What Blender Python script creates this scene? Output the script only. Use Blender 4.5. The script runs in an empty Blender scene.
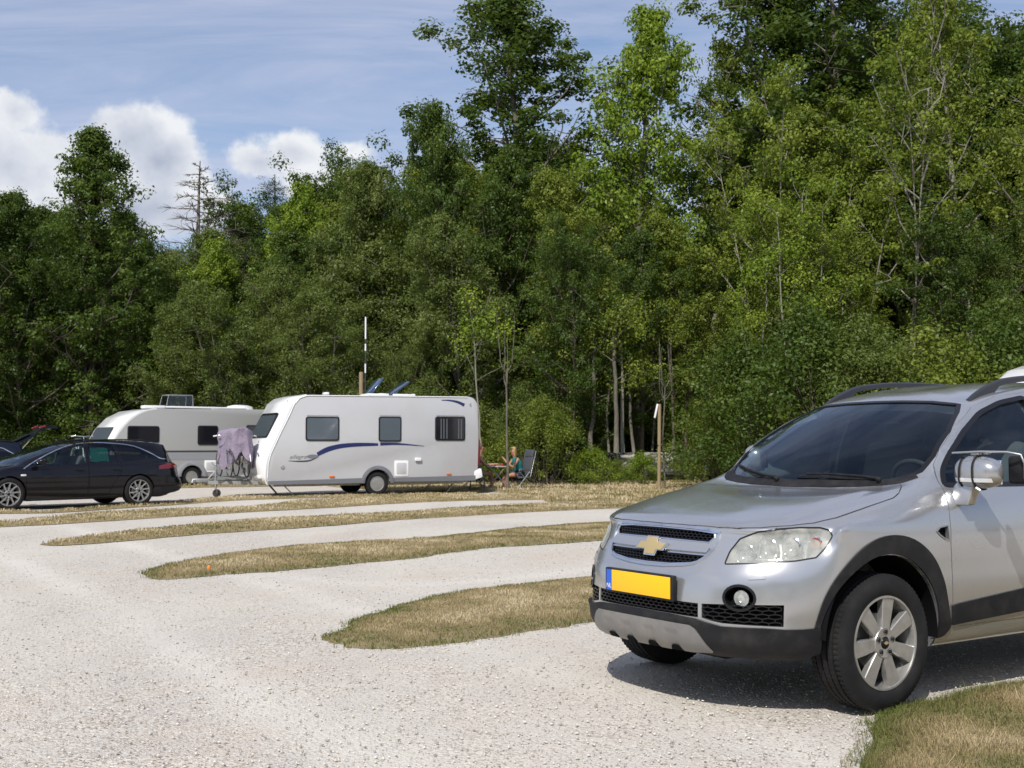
import bpy, bmesh, math, random
import numpy as np
from mathutils import Vector, Matrix, Euler, noise as mnoise
from mathutils.bvhtree import BVHTree
from mathutils.geometry import delaunay_2d_cdt

scene = bpy.context.scene
COL = scene.collection
PI = math.pi
rad = math.radians

# ------------------------------------------------------------------ object helpers
def tag(o, label=None, cat=None, group=None, kind=None):
    if label: o['label'] = label
    if cat: o['category'] = cat
    if group: o['group'] = group
    if kind: o['kind'] = kind
    return o

def empty(name, label, cat, loc=(0, 0, 0), rz=0.0, group=None):
    o = bpy.data.objects.new(name, None)
    o.empty_display_size = 0.3
    COL.objects.link(o)
    o.location = loc
    o.rotation_euler = (0, 0, rz)
    return tag(o, label, cat, group)

def link(name, me, mat=None, parent=None):
    o = bpy.data.objects.new(name, me)
    COL.objects.link(o)
    if mat is not None:
        if isinstance(mat, (list, tuple)):
            for m in mat: me.materials.append(m)
        elif not me.materials:
            me.materials.append(mat)
    if parent is not None: o.parent = parent
    return o

def smooth(me, ang=35):
    me.polygons.foreach_set('use_smooth', [True] * len(me.polygons))
    if ang is not None:
        me.set_sharp_from_angle(angle=rad(ang))
    me.update()

class MB:
    """collects shapes that become ONE mesh"""
    def __init__(s): s.v = []; s.f = []; s.m = []; s.mi = 0
    def add(s, vs, fs):
        n = len(s.v)
        s.v.extend([tuple(v) for v in vs])
        for f in fs:
            s.f.append([i + n for i in f]); s.m.append(s.mi)
        return s
    def box(s, c, size, rot=None, bev=0.0):
        sx, sy, sz = [a / 2 for a in size]
        if bev <= 0:
            vs = [Vector((x * sx, y * sy, z * sz)) for x in (-1, 1) for y in (-1, 1) for z in (-1, 1)]
            fs = [(0, 1, 3, 2), (4, 6, 7, 5), (0, 4, 5, 1), (2, 3, 7, 6), (0, 2, 6, 4), (1, 5, 7, 3)]
        else:
            bm = bmesh.new(); bmesh.ops.create_cube(bm, size=1)
            for v in bm.verts: v.co = Vector((v.co.x * size[0], v.co.y * size[1], v.co.z * size[2]))
            bmesh.ops.bevel(bm, geom=list(bm.edges), offset=min(bev, min(size) * .49), segments=3, affect='EDGES', profile=.5)
            bm.verts.index_update()
            vs = [v.co.copy() for v in bm.verts]; fs = [[v.index for v in f.verts] for f in bm.faces]; bm.free()
        if rot is not None:
            R = Euler(rot).to_matrix() if not isinstance(rot, Matrix) else rot
            vs = [R @ v for v in vs]
        c = Vector(c)
        return s.add([v + c for v in vs], fs)
    def bar(s, a, b, w, h=None, up=(0, 0, 1)):
        a = Vector(a); b = Vector(b); d = b - a
        if d.length < 1e-6: return s
        h = h or w
        d.normalize(); u = Vector(up)
        if abs(d.dot(u)) > .98: u = Vector((1, 0, 0))
        x = d.cross(u).normalized() * w / 2; y = x.cross(d).normalized() * h / 2
        vs = [p + i * x + j * y for p in (a, b) for i, j in ((-1, -1), (1, -1), (1, 1), (-1, 1))]
        return s.add(vs, [(3, 2, 1, 0), (4, 5, 6, 7), (0, 1, 5, 4), (1, 2, 6, 5), (2, 3, 7, 6), (3, 0, 4, 7)])
    def tube(s, pts, r, n=8, cap=True):
        pts = [Vector(p) for p in pts]
        rs = r if isinstance(r, (list, tuple)) else [r] * len(pts)
        vs = []; fs = []
        prev = None
        for i, p in enumerate(pts):
            d = (pts[min(i + 1, len(pts) - 1)] - pts[max(i - 1, 0)])
            if d.length < 1e-9: d = Vector((0, 0, 1))
            d.normalize()
            if prev is None:
                u = Vector((0, 0, 1)) if abs(d.z) < .9 else Vector((1, 0, 0))
                x = d.cross(u).normalized()
            else:
                x = (prev - d * prev.dot(d))
                x = x.normalized() if x.length > 1e-6 else d.orthogonal().normalized()
            prev = x
            y = d.cross(x)
            for k in range(n):
                a = 2 * PI * k / n
                vs.append(p + (x * math.cos(a) + y * math.sin(a)) * rs[i])
        for i in range(len(pts) - 1):
            for k in range(n):
                fs.append((i * n + k, i * n + (k + 1) % n, (i + 1) * n + (k + 1) % n, (i + 1) * n + k))
        if cap:
            fs.append(tuple(range(n - 1, -1, -1))); fs.append(tuple((len(pts) - 1) * n + k for k in range(n)))
        return s.add(vs, fs)
    def lathe(s, prof, n=48, M=None, closed=False):
        """prof: list of (r, h); axis = local Y (h along Y)"""
        vs = []; fs = []
        k = len(prof)
        for i in range(n):
            a = 2 * PI * i / n
            for r, h in prof: vs.append(Vector((r * math.cos(a), h, r * math.sin(a))))
        for i in range(n):
            j = (i + 1) % n
            for q in range(k if closed else k - 1):
                q2 = (q + 1) % k
                fs.append((i * k + q, i * k + q2, j * k + q2, j * k + q))
        if M is not None: vs = [M @ v for v in vs]
        return s.add(vs, fs)
    def prism(s, poly, axis, a, b):
        """poly: 2D outline; extruded along axis ('x','y','z') from a to b"""
        def P(u, v, w):
            return {'x': (w, u, v), 'y': (u, w, v), 'z': (u, v, w)}[axis]
        n = len(poly)
        vs = [P(u, v, a) for u, v in poly] + [P(u, v, b) for u, v in poly]
        fs = [tuple(range(n)), tuple(range(2 * n - 1, n - 1, -1))]
        for i in range(n):
            j = (i + 1) % n; fs.append((i, i + n, j + n, j))
        return s.add(vs, fs)
    def build(s, name, mat=None, parent=None, ang=35, fixn=True, bevel=0):
        me = bpy.data.meshes.new(name)
        me.from_pydata(s.v, [], s.f)
        if s.mi: me.polygons.foreach_set('material_index', s.m)
        if fixn:
            bm = bmesh.new(); bm.from_mesh(me); bmesh.ops.recalc_face_normals(bm, faces=bm.faces)
            if bevel:
                es = [e for e in bm.edges if len(e.link_faces) == 2 and e.calc_face_angle(0) > rad(30)]
                bmesh.ops.bevel(bm, geom=es, offset=bevel, segments=2, affect='EDGES', profile=.5, clamp_overlap=True)
            bm.to_mesh(me); bm.free()
        smooth(me, ang)
        return link(name, me, mat, parent)

def fast_mesh(name, verts, faces, mats=None, smooth_=False):
    """numpy verts (n,3), faces (m,k) all the same size"""
    verts = np.asarray(verts, dtype=np.float32); faces = np.asarray(faces, dtype=np.int32)
    me = bpy.data.meshes.new(name)
    m, k = faces.shape
    me.vertices.add(len(verts)); me.vertices.foreach_set('co', verts.ravel())
    me.loops.add(m * k); me.loops.foreach_set('vertex_index', faces.ravel())
    me.polygons.add(m)
    me.polygons.foreach_set('loop_start', np.arange(0, m * k, k, dtype=np.int32))
    me.polygons.foreach_set('loop_total', np.full(m, k, dtype=np.int32))
    if smooth_: me.polygons.foreach_set('use_smooth', np.ones(m, dtype=bool))
    me.update(calc_edges=True)
    for q in (mats or []): me.materials.append(q)
    return me

# ------------------------------------------------------------------ material helpers
def mat(name, col=(.5, .5, .5), rough=.5, metal=0., coat=0., spec=.5, emit=None):
    m = bpy.data.materials.new(name); m.use_nodes = True
    b = m.node_tree.nodes['Principled BSDF']
    b.inputs['Base Color'].default_value = (*col, 1)
    b.inputs['Roughness'].default_value = rough
    b.inputs['Metallic'].default_value = metal
    b.inputs['Specular IOR Level'].default_value = spec
    b.inputs['Coat Weight'].default_value = coat
    b.inputs['Coat Roughness'].default_value = .04
    return m

class NT:
    def __init__(s, m): s.t = m.node_tree; s.n = s.t.nodes; s.l = s.t.links
    def new(s, typ, **kw):
        o = s.n.new(typ)
        for k, v in kw.items():
            if k.startswith('_'): o.inputs[k[1:].replace('_', ' ')].default_value = v
            else: setattr(o, k, v)
        return o
    def link(s, a, b): s.l.new(a, b)
    def coords(s, scale=1.0, kind='Object'):
        tc = s.new('ShaderNodeTexCoord'); mp = s.new('ShaderNodeMapping')
        mp.inputs['Scale'].default_value = (scale,) * 3 if not isinstance(scale, tuple) else scale
        s.link(tc.outputs[kind], mp.inputs[0]); return mp.outputs[0]
    def noise(s, vec, scale=5, detail=4, rough=.5, dist=0):
        n = s.new('ShaderNodeTexNoise'); n.inputs['Scale'].default_value = scale
        n.inputs['Detail'].default_value = detail; n.inputs['Roughness'].default_value = rough
        n.inputs['Distortion'].default_value = dist
        if vec is not None: s.link(vec, n.inputs['Vector'])
        return n.outputs['Fac']
    def ramp(s, fac, stops, interp='LINEAR'):
        r = s.new('ShaderNodeValToRGB'); r.color_ramp.interpolation = interp
        e = r.color_ramp.elements
        while len(e) < len(stops): e.new(.5)
        for i, (p, c) in enumerate(stops):
            e[i].position = p; e[i].color = (*c, 1) if len(c) == 3 else c
        s.link(fac, r.inputs[0]); return r.outputs[0]
    def mix(s, fac, a, b, typ='MIX'):
        n = s.new('ShaderNodeMix'); n.data_type = 'RGBA'; n.blend_type = typ
        for i, v in ((0, fac), (6, a), (7, b)):
            if isinstance(v, (int, float)): n.inputs[i].default_value = v
            elif isinstance(v, tuple): n.inputs[i].default_value = (*v, 1) if len(v) == 3 else v
            else: s.link(v, n.inputs[i])
        return n.outputs[2]
    def math(s, op, a, b=0.0, clamp=False):
        n = s.new('ShaderNodeMath'); n.operation = op; n.use_clamp = clamp
        for i, v in ((0, a), (1, b)):
            if isinstance(v, (int, float)): n.inputs[i].default_value = v
            else: s.link(v, n.inputs[i])
        return n.outputs[0]
    def bump(s, h, strength=.3, dist=.01, target=None):
        b = s.new('ShaderNodeBump'); b.inputs['Strength'].default_value = strength
        b.inputs['Distance'].default_value = dist
        s.link(h, b.inputs['Height'])
        if target is not None: s.link(b.outputs[0], target.inputs['Normal'])
        return b.outputs[0]
    @property
    def bsdf(s): return s.n['Principled BSDF']

def dusty(m, col, amt=.25, scale=6, bump=0.0, dirt=(.35, .31, .25)):
    t = NT(m); v = t.coords(1)
    n = t.noise(v, scale, 5, .65)
    f = t.ramp(n, [(.42, (0, 0, 0)), (.75, (amt,) * 3)])
    c = t.mix(f, col, dirt)
    t.link(c, t.bsdf.inputs['Base Color'])
    r0 = t.bsdf.inputs['Roughness'].default_value
    rr = t.math('ADD', t.math('MULTIPLY', n, .25), r0 - .1, True); t.link(rr, t.bsdf.inputs['Roughness'])
    if bump: t.bump(t.noise(v, 180, 2), bump, .002, t.bsdf)
    return m

def glass_mat(name, tint=(.55, .62, .6), rough=.0, gloss=(.9, .95, 1), f0=1.5, opac=None):
    """thin sheet of glass: tinted see-through plus mirror reflection growing at grazing angles"""
    m = bpy.data.materials.new(name); m.use_nodes = True
    t = NT(m); t.n.remove(t.bsdf)
    out = t.n['Material Output']
    tr = t.new('ShaderNodeBsdfTransparent'); tr.inputs[0].default_value = (*tint, 1)
    gl = t.new('ShaderNodeBsdfGlossy'); gl.inputs[0].default_value = (*gloss, 1); gl.inputs['Roughness'].default_value = rough
    fr = t.new('ShaderNodeFresnel'); fr.inputs[0].default_value = f0
    mx = t.new('ShaderNodeMixShader')
    k = t.math('MULTIPLY', fr.outputs[0], 1.35, True)
    t.link(k, mx.inputs[0]); t.link(tr.outputs[0], mx.inputs[1]); t.link(gl.outputs[0], mx.inputs[2])
    t.link(mx.outputs[0], out.inputs[0])
    return m

# ------------------------------------------------------------------ smooth surfaces through control grids
def interp_axis(P, n, axis):
    """C1 interpolation through control points with chord-length parameters"""
    P = np.moveaxis(np.asarray(P, float), axis, 0)
    d = np.sqrt(((P[1:] - P[:-1]) ** 2).sum(-1)).reshape(len(P) - 1, -1).mean(1) + 1e-6
    t = np.concatenate([[0], np.cumsum(d)])
    N = len(P)
    s = (P[1:] - P[:-1]) / d.reshape((-1,) + (1,) * (P.ndim - 1))
    m = np.zeros_like(P)
    m[0] = s[0]; m[-1] = s[-1]
    for i in range(1, N - 1):
        w = d[i - 1] / (d[i - 1] + d[i])
        m[i] = s[i - 1] * (1 - w) + s[i] * w
    out = []
    for i in range(N - 1):
        for k in range(n):
            u = k / n; h = d[i]
            out.append((2 * u**3 - 3 * u**2 + 1) * P[i] + (u**3 - 2 * u**2 + u) * h * m[i] + (-2 * u**3 + 3 * u**2) * P[i + 1] + (u**3 - u**2) * h * m[i + 1])
    out.append(P[-1])
    return np.moveaxis(np.array(out), 0, axis)

def loft_body(G, nu=4, nv=4, bottom_z=None):
    """G[row][col] half body (y>=0): col 0 front centre .. last col rear centre, last row on the centre line. Closed mesh."""
    G = np.array(G, float)
    S = interp_axis(interp_axis(G, nv, 0), nu, 1)
    S[:, 0, 1] = 0; S[:, -1, 1] = 0
    if bottom_z is not None:
        b = S[0].copy(); b2 = b.copy(); b2[:, 1] = 0; b2[:, 2] = bottom_z
        S = np.concatenate([b2[None], S], 0)
    M = S.copy(); M[:, :, 1] *= -1
    full = np.concatenate([S, M[:, ::-1][:, 1:-1]], 1)
    R, Cn = full.shape[:2]
    fs = [(i * Cn + j, i * Cn + (j + 1) % Cn, (i + 1) * Cn + (j + 1) % Cn, (i + 1) * Cn + j) for i in range(R - 1) for j in range(Cn)]
    bm = bmesh.new()
    vs = [bm.verts.new(p) for p in full.reshape(-1, 3)]
    for f in fs:
        try: bm.faces.new([vs[i] for i in f])
        except ValueError: pass
    bmesh.ops.remove_doubles(bm, verts=bm.verts, dist=.0008)
    bmesh.ops.dissolve_degenerate(bm, dist=.0005, edges=bm.edges)
    # drop doubled faces left on the centre line
    seen = {}; dead = []
    for f in bm.faces:
        k = frozenset(v.index for v in f.verts)
        if k in seen: dead.append(f)
        seen[k] = f
    bmesh.ops.delete(bm, geom=dead, context='FACES')
    bmesh.ops.recalc_face_normals(bm, faces=bm.faces)
    return bm

class Base:
    """a closed surface that panels, trim and openings are laid out on"""
    def __init__(s, bm):
        s.bvh = BVHTree.FromBMesh(bm)
        bm.verts.ensure_lookup_table(); bm.faces.ensure_lookup_table()
        bm.normal_update()
        s.vn = [[(v.co.copy(), v.normal.copy()) for v in f.verts] for f in bm.faces]
    def hit(s, o, d):
        h, n, i, _ = s.bvh.ray_cast(o, d)
        if h is None: return None
        wsum = 0; nn = Vector()
        for co, vn in s.vn[i]:
            w = 1 / ((co - h).length + .004) ; nn += vn * w; wsum += w
        nn.normalize()
        if nn.dot(d) > 0: nn = -nn
        return h, nn

def m_side(sign=1):      # (x, z) seen from the side
    return lambda u, v: (Vector((u, 2.0 * sign, v)), Vector((0, -sign, 0)))
def m_front():           # (y, z) seen from the front
    return lambda u, v: (Vector((3.0, u, v)), Vector((-1, 0, 0)))
def m_rear():
    return lambda u, v: (Vector((-9.0, u, v)), Vector((1, 0, 0)))
def m_top():             # (x, y) seen from above
    return lambda u, v: (Vector((u, v, 4.0)), Vector((0, 0, -1)))
def m_cyl(ax, sign=1, back=False):       # (angle degrees, z) round a vertical axis at x = ax
    def f(u, v):
        a = rad(u); d = Vector((math.cos(a), sign * math.sin(a), 0))
        return Vector((ax, 0, v)) + d * 4, -d
    return f

def resample(poly, step, closed=True):
    out = []
    n = len(poly)
    for i in range(n if closed else n - 1):
        a = Vector(poly[i]); b = Vector(poly[(i + 1) % n])
        # step is (su, sv)
        k = max(1, int(math.ceil(max(abs(a.x - b.x) / step[0], abs(a.y - b.y) / step[1]))))
        for j in range(k): out.append(a.lerp(b, j / k))
    if not closed: out.append(Vector(poly[-1]))
    return out

def round_poly(poly, r, n=4):
    """round the corners of a polygon; r single or list"""
    out = []; N = len(poly)
    for i in range(N):
        p = Vector(poly[i]); a = Vector(poly[i - 1]); b = Vector(poly[(i + 1) % N])
        ri = r[i] if isinstance(r, (list, tuple)) else r
        if ri <= 0: out.append(tuple(p)); continue
        da = (a - p); db = (b - p)
        t = min(ri, da.length * .45, db.length * .45)
        A = p + da.normalized() * t; B = p + db.normalized() * t
        for k in range(n + 1):
            u = k / n
            q = A * (1 - u)**2 + p * 2 * u * (1 - u) + B * u * u
            out.append((q.x, q.y))
    return out

def smooth_line(pts, n=6, closed=False):
    P = np.array(pts, float)
    if closed:
        P2 = np.concatenate([P[-2:], P, P[:3]])
        o = interp_axis(P2, n, 0)[2 * n:(2 + len(P)) * n]
        return [tuple(q) for q in o]
    return [tuple(q) for q in interp_axis(P, n, 0)]

def patch_data(base, poly, mp, step=(.03, .03)):
    b = resample(poly, step)
    xs = [p.x for p in b]; ys = [p.y for p in b]
    pts = list(b); nb = len(b)
    iu = np.arange(min(xs) + step[0] * .5, max(xs), step[0]); iv = np.arange(min(ys) + step[1] * .5, max(ys), step[1])
    def inside(x, y):
        c = False
        j = nb - 1
        for i in range(nb):
            if (b[i].y > y) != (b[j].y > y) and x < (b[j].x - b[i].x) * (y - b[i].y) / (b[j].y - b[i].y) + b[i].x: c = not c
            j = i
        return c
    for x in iu:
        for y in iv:
            if inside(x, y) and min(((x - p.x) / step[0])**2 + ((y - p.y) / step[1])**2 for p in b) > .25:
                pts.append(Vector((x, y)))
    sc = step[1] / step[0]
    P2 = [Vector((p.x * sc, p.y)) for p in pts]
    vo, eo, fo, ov, _, _ = delaunay_2d_cdt(P2, [(i, (i + 1) % nb) for i in range(nb)], [], 1, 1e-6)
    vo = [Vector((p.x / sc, p.y)) for p in vo]
    hits = []
    for p in vo:
        h = base.hit(*mp(p.x, p.y))
        hits.append(h)
    ok = [h is not None for h in hits]
    fo = [f for f in fo if all(ok[i] for i in f)]
    used = sorted({i for f in fo for i in f}); ix = {k: i for i, k in enumerate(used)}
    return [hits[i] for i in used], [[ix[i] for i in f] for f in fo], [vo[i] for i in used]

def patch(base, poly, mp, outer=0.003, inner=-.012, step=(.03, .03), solid=True, shape=None, crown=0.0):
    """sheet (or solid slab) that follows the base surface inside the outline"""
    hs, fs, uv = patch_data(base, poly, mp, step)
    bm = bmesh.new()
    if shape is None: shape = lambda u, v: 0.0
    A = [bm.verts.new(h + n * (outer + shape(p.x, p.y))) for (h, n), p in zip(hs, uv)]
    cnt = {}
    for f in fs:
        bm.faces.new([A[i] for i in f])
        for i in range(len(f)):
            e = (f[i], f[(i + 1) % len(f)]); cnt[e] = 1
    if solid:
        B = [bm.verts.new(h + n * inner) for h, n in hs]
        for f in fs: bm.faces.new([B[i] for i in reversed(f)])
        for (i, j) in cnt:
            if (j, i) not in cnt: bm.faces.new([A[j], A[i], B[i], B[j]])
    bmesh.ops.recalc_face_normals(bm, faces=bm.faces)
    if not solid and len(bm.faces):
        bm.normal_update(); f0 = max(bm.faces, key=lambda f: f.calc_area()); i0 = None
        c = f0.calc_center_median()
        h = min(hs, key=lambda q: (q[0] - c).length)
        if f0.normal.dot(h[1]) < 0: bmesh.ops.reverse_faces(bm, faces=bm.faces)
    return bm

def strip(base, line, mp, w, outer, inner, closed=False, step=(.02, .02), metric=None):
    """narrow band along a line on the base surface (w in metres, measured on the surface)"""
    pts = resample(line, step, closed)
    H = []
    for p in pts:
        h = base.hit(*mp(p.x, p.y))
        if h: H.append(h)
    bm = bmesh.new(); n = len(H); rows = []
    for i in range(n):
        a = H[(i - 1) % n if closed else max(i - 1, 0)][0]; b = H[(i + 1) % n if closed else min(i + 1, n - 1)][0]
        d = (b - a).normalized(); nn = H[i][1]; s_ = d.cross(nn).normalized() * w / 2; h = H[i][0]
        rows.append([bm.verts.new(q) for q in (h - s_ + nn * outer, h + s_ + nn * outer, h + s_ + nn * inner, h - s_ + nn * inner)])
    for i in range(n if closed else n - 1):
        r0 = rows[i]; r1 = rows[(i + 1) % n]
        for k in range(4): bm.faces.new([r0[k], r0[(k + 1) % 4], r1[(k + 1) % 4], r1[k]])
    if not closed and n > 1:
        bm.faces.new(rows[0][::-1]); bm.faces.new(rows[-1])
    bmesh.ops.recalc_face_normals(bm, faces=bm.faces)
    return bm

def bm_link(bm, name, m=None, parent=None, ang=35, mirror=False):
    me = bpy.data.meshes.new(name)
    if mirror:
        for v in bm.verts: v.co.y *= -1
        bmesh.ops.reverse_faces(bm, faces=bm.faces)
    bm.to_mesh(me); bm.free(); smooth(me, ang)
    return link(name, me, m, parent)

def bm_join(dst, src):
    off = {}
    for v in src.verts: off[v] = dst.verts.new(v.co)
    for f in src.faces:
        try: dst.faces.new([off[v] for v in f.verts])
        except ValueError: pass
    src.free()

def _stats(me):
    bm = bmesh.new(); bm.from_mesh(me); v = abs(bm.calc_volume()); bm.free()
    return v

def boolean(o, cutters, op='DIFFERENCE', solver='EXACT'):
    """cutters: list of bmesh; each one is applied and checked, a failed cut is retried a hair off"""
    bpy.context.view_layer.update()
    vol = _stats(o.data)
    for c in cutters:
        cme = bpy.data.meshes.new('cut'); cv = abs(c.calc_volume()); c.to_mesh(cme); c.free()
        co = bpy.data.objects.new('cut', cme); COL.objects.link(co)
        md = o.modifiers.new('b', 'BOOLEAN'); md.object = co; md.operation = op
        for k, (sv, dx) in enumerate((('EXACT', 0), ('EXACT', .0011), ('FAST', .0007), ('EXACT', -.0023))):
            co.matrix_world = o.matrix_world @ Matrix.Translation((dx, dx * .7, dx * 1.3)); md.solver = sv
            bpy.context.view_layer.update()
            me = bpy.data.meshes.new_from_object(o.evaluated_get(bpy.context.evaluated_depsgraph_get()))
            v = _stats(me)
            if len(me.polygons) > 20 and vol - cv * 1.15 - 1e-4 <= v <= vol + 1e-6 + .002 * vol:
                old = o.data; o.modifiers.clear(); o.data = me; me.name = old.name; bpy.data.meshes.remove(old); vol = v
                break
            bpy.data.meshes.remove(me)
        else:
            print('boolean skipped on', o.name); o.modifiers.clear()
        bpy.data.objects.remove(co); bpy.data.meshes.remove(cme)
    return o

def mirror_y(poly): return [(u, -v) for u, v in poly]
def neg_u(poly): return [(-u, v) for u, v in poly]
# ------------------------------------------------------------------ materials
M = {}
M['silver'] = mat('silver_paint', (.47, .48, .51), .26, .68, 1.0)
def _silver():
    t = NT(M['silver']); v = t.coords(1)
    n = t.noise(v, 2.6, 2, .5); sp = t.new('ShaderNodeSeparateXYZ'); t.link(v, sp.inputs[0])
    low = t.math('MULTIPLY', t.math('SUBTRACT', .75, sp.outputs[2]), 1.1, True)     # road dust clings low down
    d = t.math('ADD', t.math('MULTIPLY', n, .28), t.math('MULTIPLY', low, .5), True)
    c = t.mix(d, (.46, .467, .485), (.37, .355, .33)); t.link(c, t.bsdf.inputs['Base Color'])
    r = t.math('ADD', t.math('MULTIPLY', n, .20), .15); t.link(r, t.bsdf.inputs['Roughness'])
    r = t.math('ADD', t.math('MULTIPLY', n, .08), .075); t.link(r, t.bsdf.inputs['Coat Roughness'])
_silver()
M['dark_paint'] = mat('dark_blue_paint', (.004, .004, .007), .14, 0, .4, .25)
M['navy_paint'] = mat('navy_paint', (.005, .008, .018), .16, 0, .4, .25)
M['plastic'] = dusty(mat('black_plastic', (.028, .028, .03), .6, 0, 0, .25), (.012, .012, .014), .06, 9, .2)
M['plastic_grey'] = dusty(mat('grey_plastic', (.2, .2, .2), .42, .35), (.205, .20, .195), .5, 8, .15)
M['gloss_black'] = mat('gloss_black', (.010, .010, .012), .30, 0, 0, .35)
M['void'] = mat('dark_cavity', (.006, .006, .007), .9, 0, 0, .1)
M['chrome'] = mat('chrome', (.75, .76, .78), .12, 1.0)
M['satin'] = mat('satin_alloy', (.36, .37, .37), .36, .75, .15)
M['alloy'] = dusty(mat('alloy_rim', (.46, .46, .45), .34, .7, .1), (.47, .465, .45), .45, 14, 0, (.20, .17, .13))
M['steel'] = mat('steel', (.35, .35, .36), .4, .9)
M['galv'] = dusty(mat('galvanised', (.42, .43, .43), .5, .7), (.40, .41, .41), .5, 12, .1, (.2, .19, .17))
M['gold'] = mat('gold_badge', (.55, .42, .20), .38, .45, .5)
M['rubber'] = dusty(mat('rubber', (.022, .022, .022), .75, 0, 0, .3), (.024, .024, .024), .5, 7, .3, (.16, .145, .125))
M['yellow'] = mat('plate_yellow', (.95, .50, .0), .35, 0, .3)
M['blue'] = mat('plate_blue', (.01, .10, .55), .35, 0, .3)
M['white'] = mat('white_plastic', (.78, .78, .77), .35, 0, .2)
M['red'] = mat('red_lens', (.16, .006, .010), .12, 0, .8)
M['amber'] = mat('amber_lens', (.75, .16, .02), .2, 0, .6)
M['bulb'] = mat('reflector', (.85, .86, .88), .10, 1.0)
M['seat'] = mat('seat_fabric', (.13, .13, .135), .85, 0, 0, .2)
M['dash'] = mat('dash_plastic', (.05, .05, .052), .7, 0, 0, .3)
M['glass'] = glass_mat('car_glass', (.66, .76, .75), .0, (.80, .90, 1.0), 1.42)
M['tint'] = glass_mat('tinted_glass', (.16, .19, .19), .0, (.85, .92, 1.0), 1.42)
M['lens'] = glass_mat('clear_lens', (.86, .88, .86), .02, (.9, .93, .95), 1.45)
def _tyre():
    m = M['tyre'] = mat('tyre', (.02, .02, .02), .8, 0, 0, .3)
    t = NT(m); v = t.coords(1)
    n = t.noise(v, 9, 5, .6)
    c = t.mix(t.ramp(n, [(.40, (0, 0, 0)), (.8, (.16,) * 3)]), (.010, .010, .011), (.10, .09, .08)); t.link(c, t.bsdf.inputs['Base Color'])
    t.bump(t.noise(v, 120, 3), .3, .002, t.bsdf)
_tyre()

M['rail'] = mat('rail_black', (.022, .022, .026), .38, 0, .15)
def _lens():
    m = M['lens']; t = NT(m); out = t.n['Material Output']; src = out.inputs[0].links[0].from_socket
    d = t.new('ShaderNodeBsdfDiffuse'); d.inputs[0].default_value = (.66, .66, .62, 1)
    mx = t.new('ShaderNodeMixShader'); n = t.noise(t.coords(1), 14, 3); f = t.math('MULTIPLY', n, .62)
    t.link(f, mx.inputs[0]); t.link(src, mx.inputs[1]); t.link(d.outputs[0], mx.inputs[2]); t.link(mx.outputs[0], out.inputs[0])
_lens()
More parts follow.
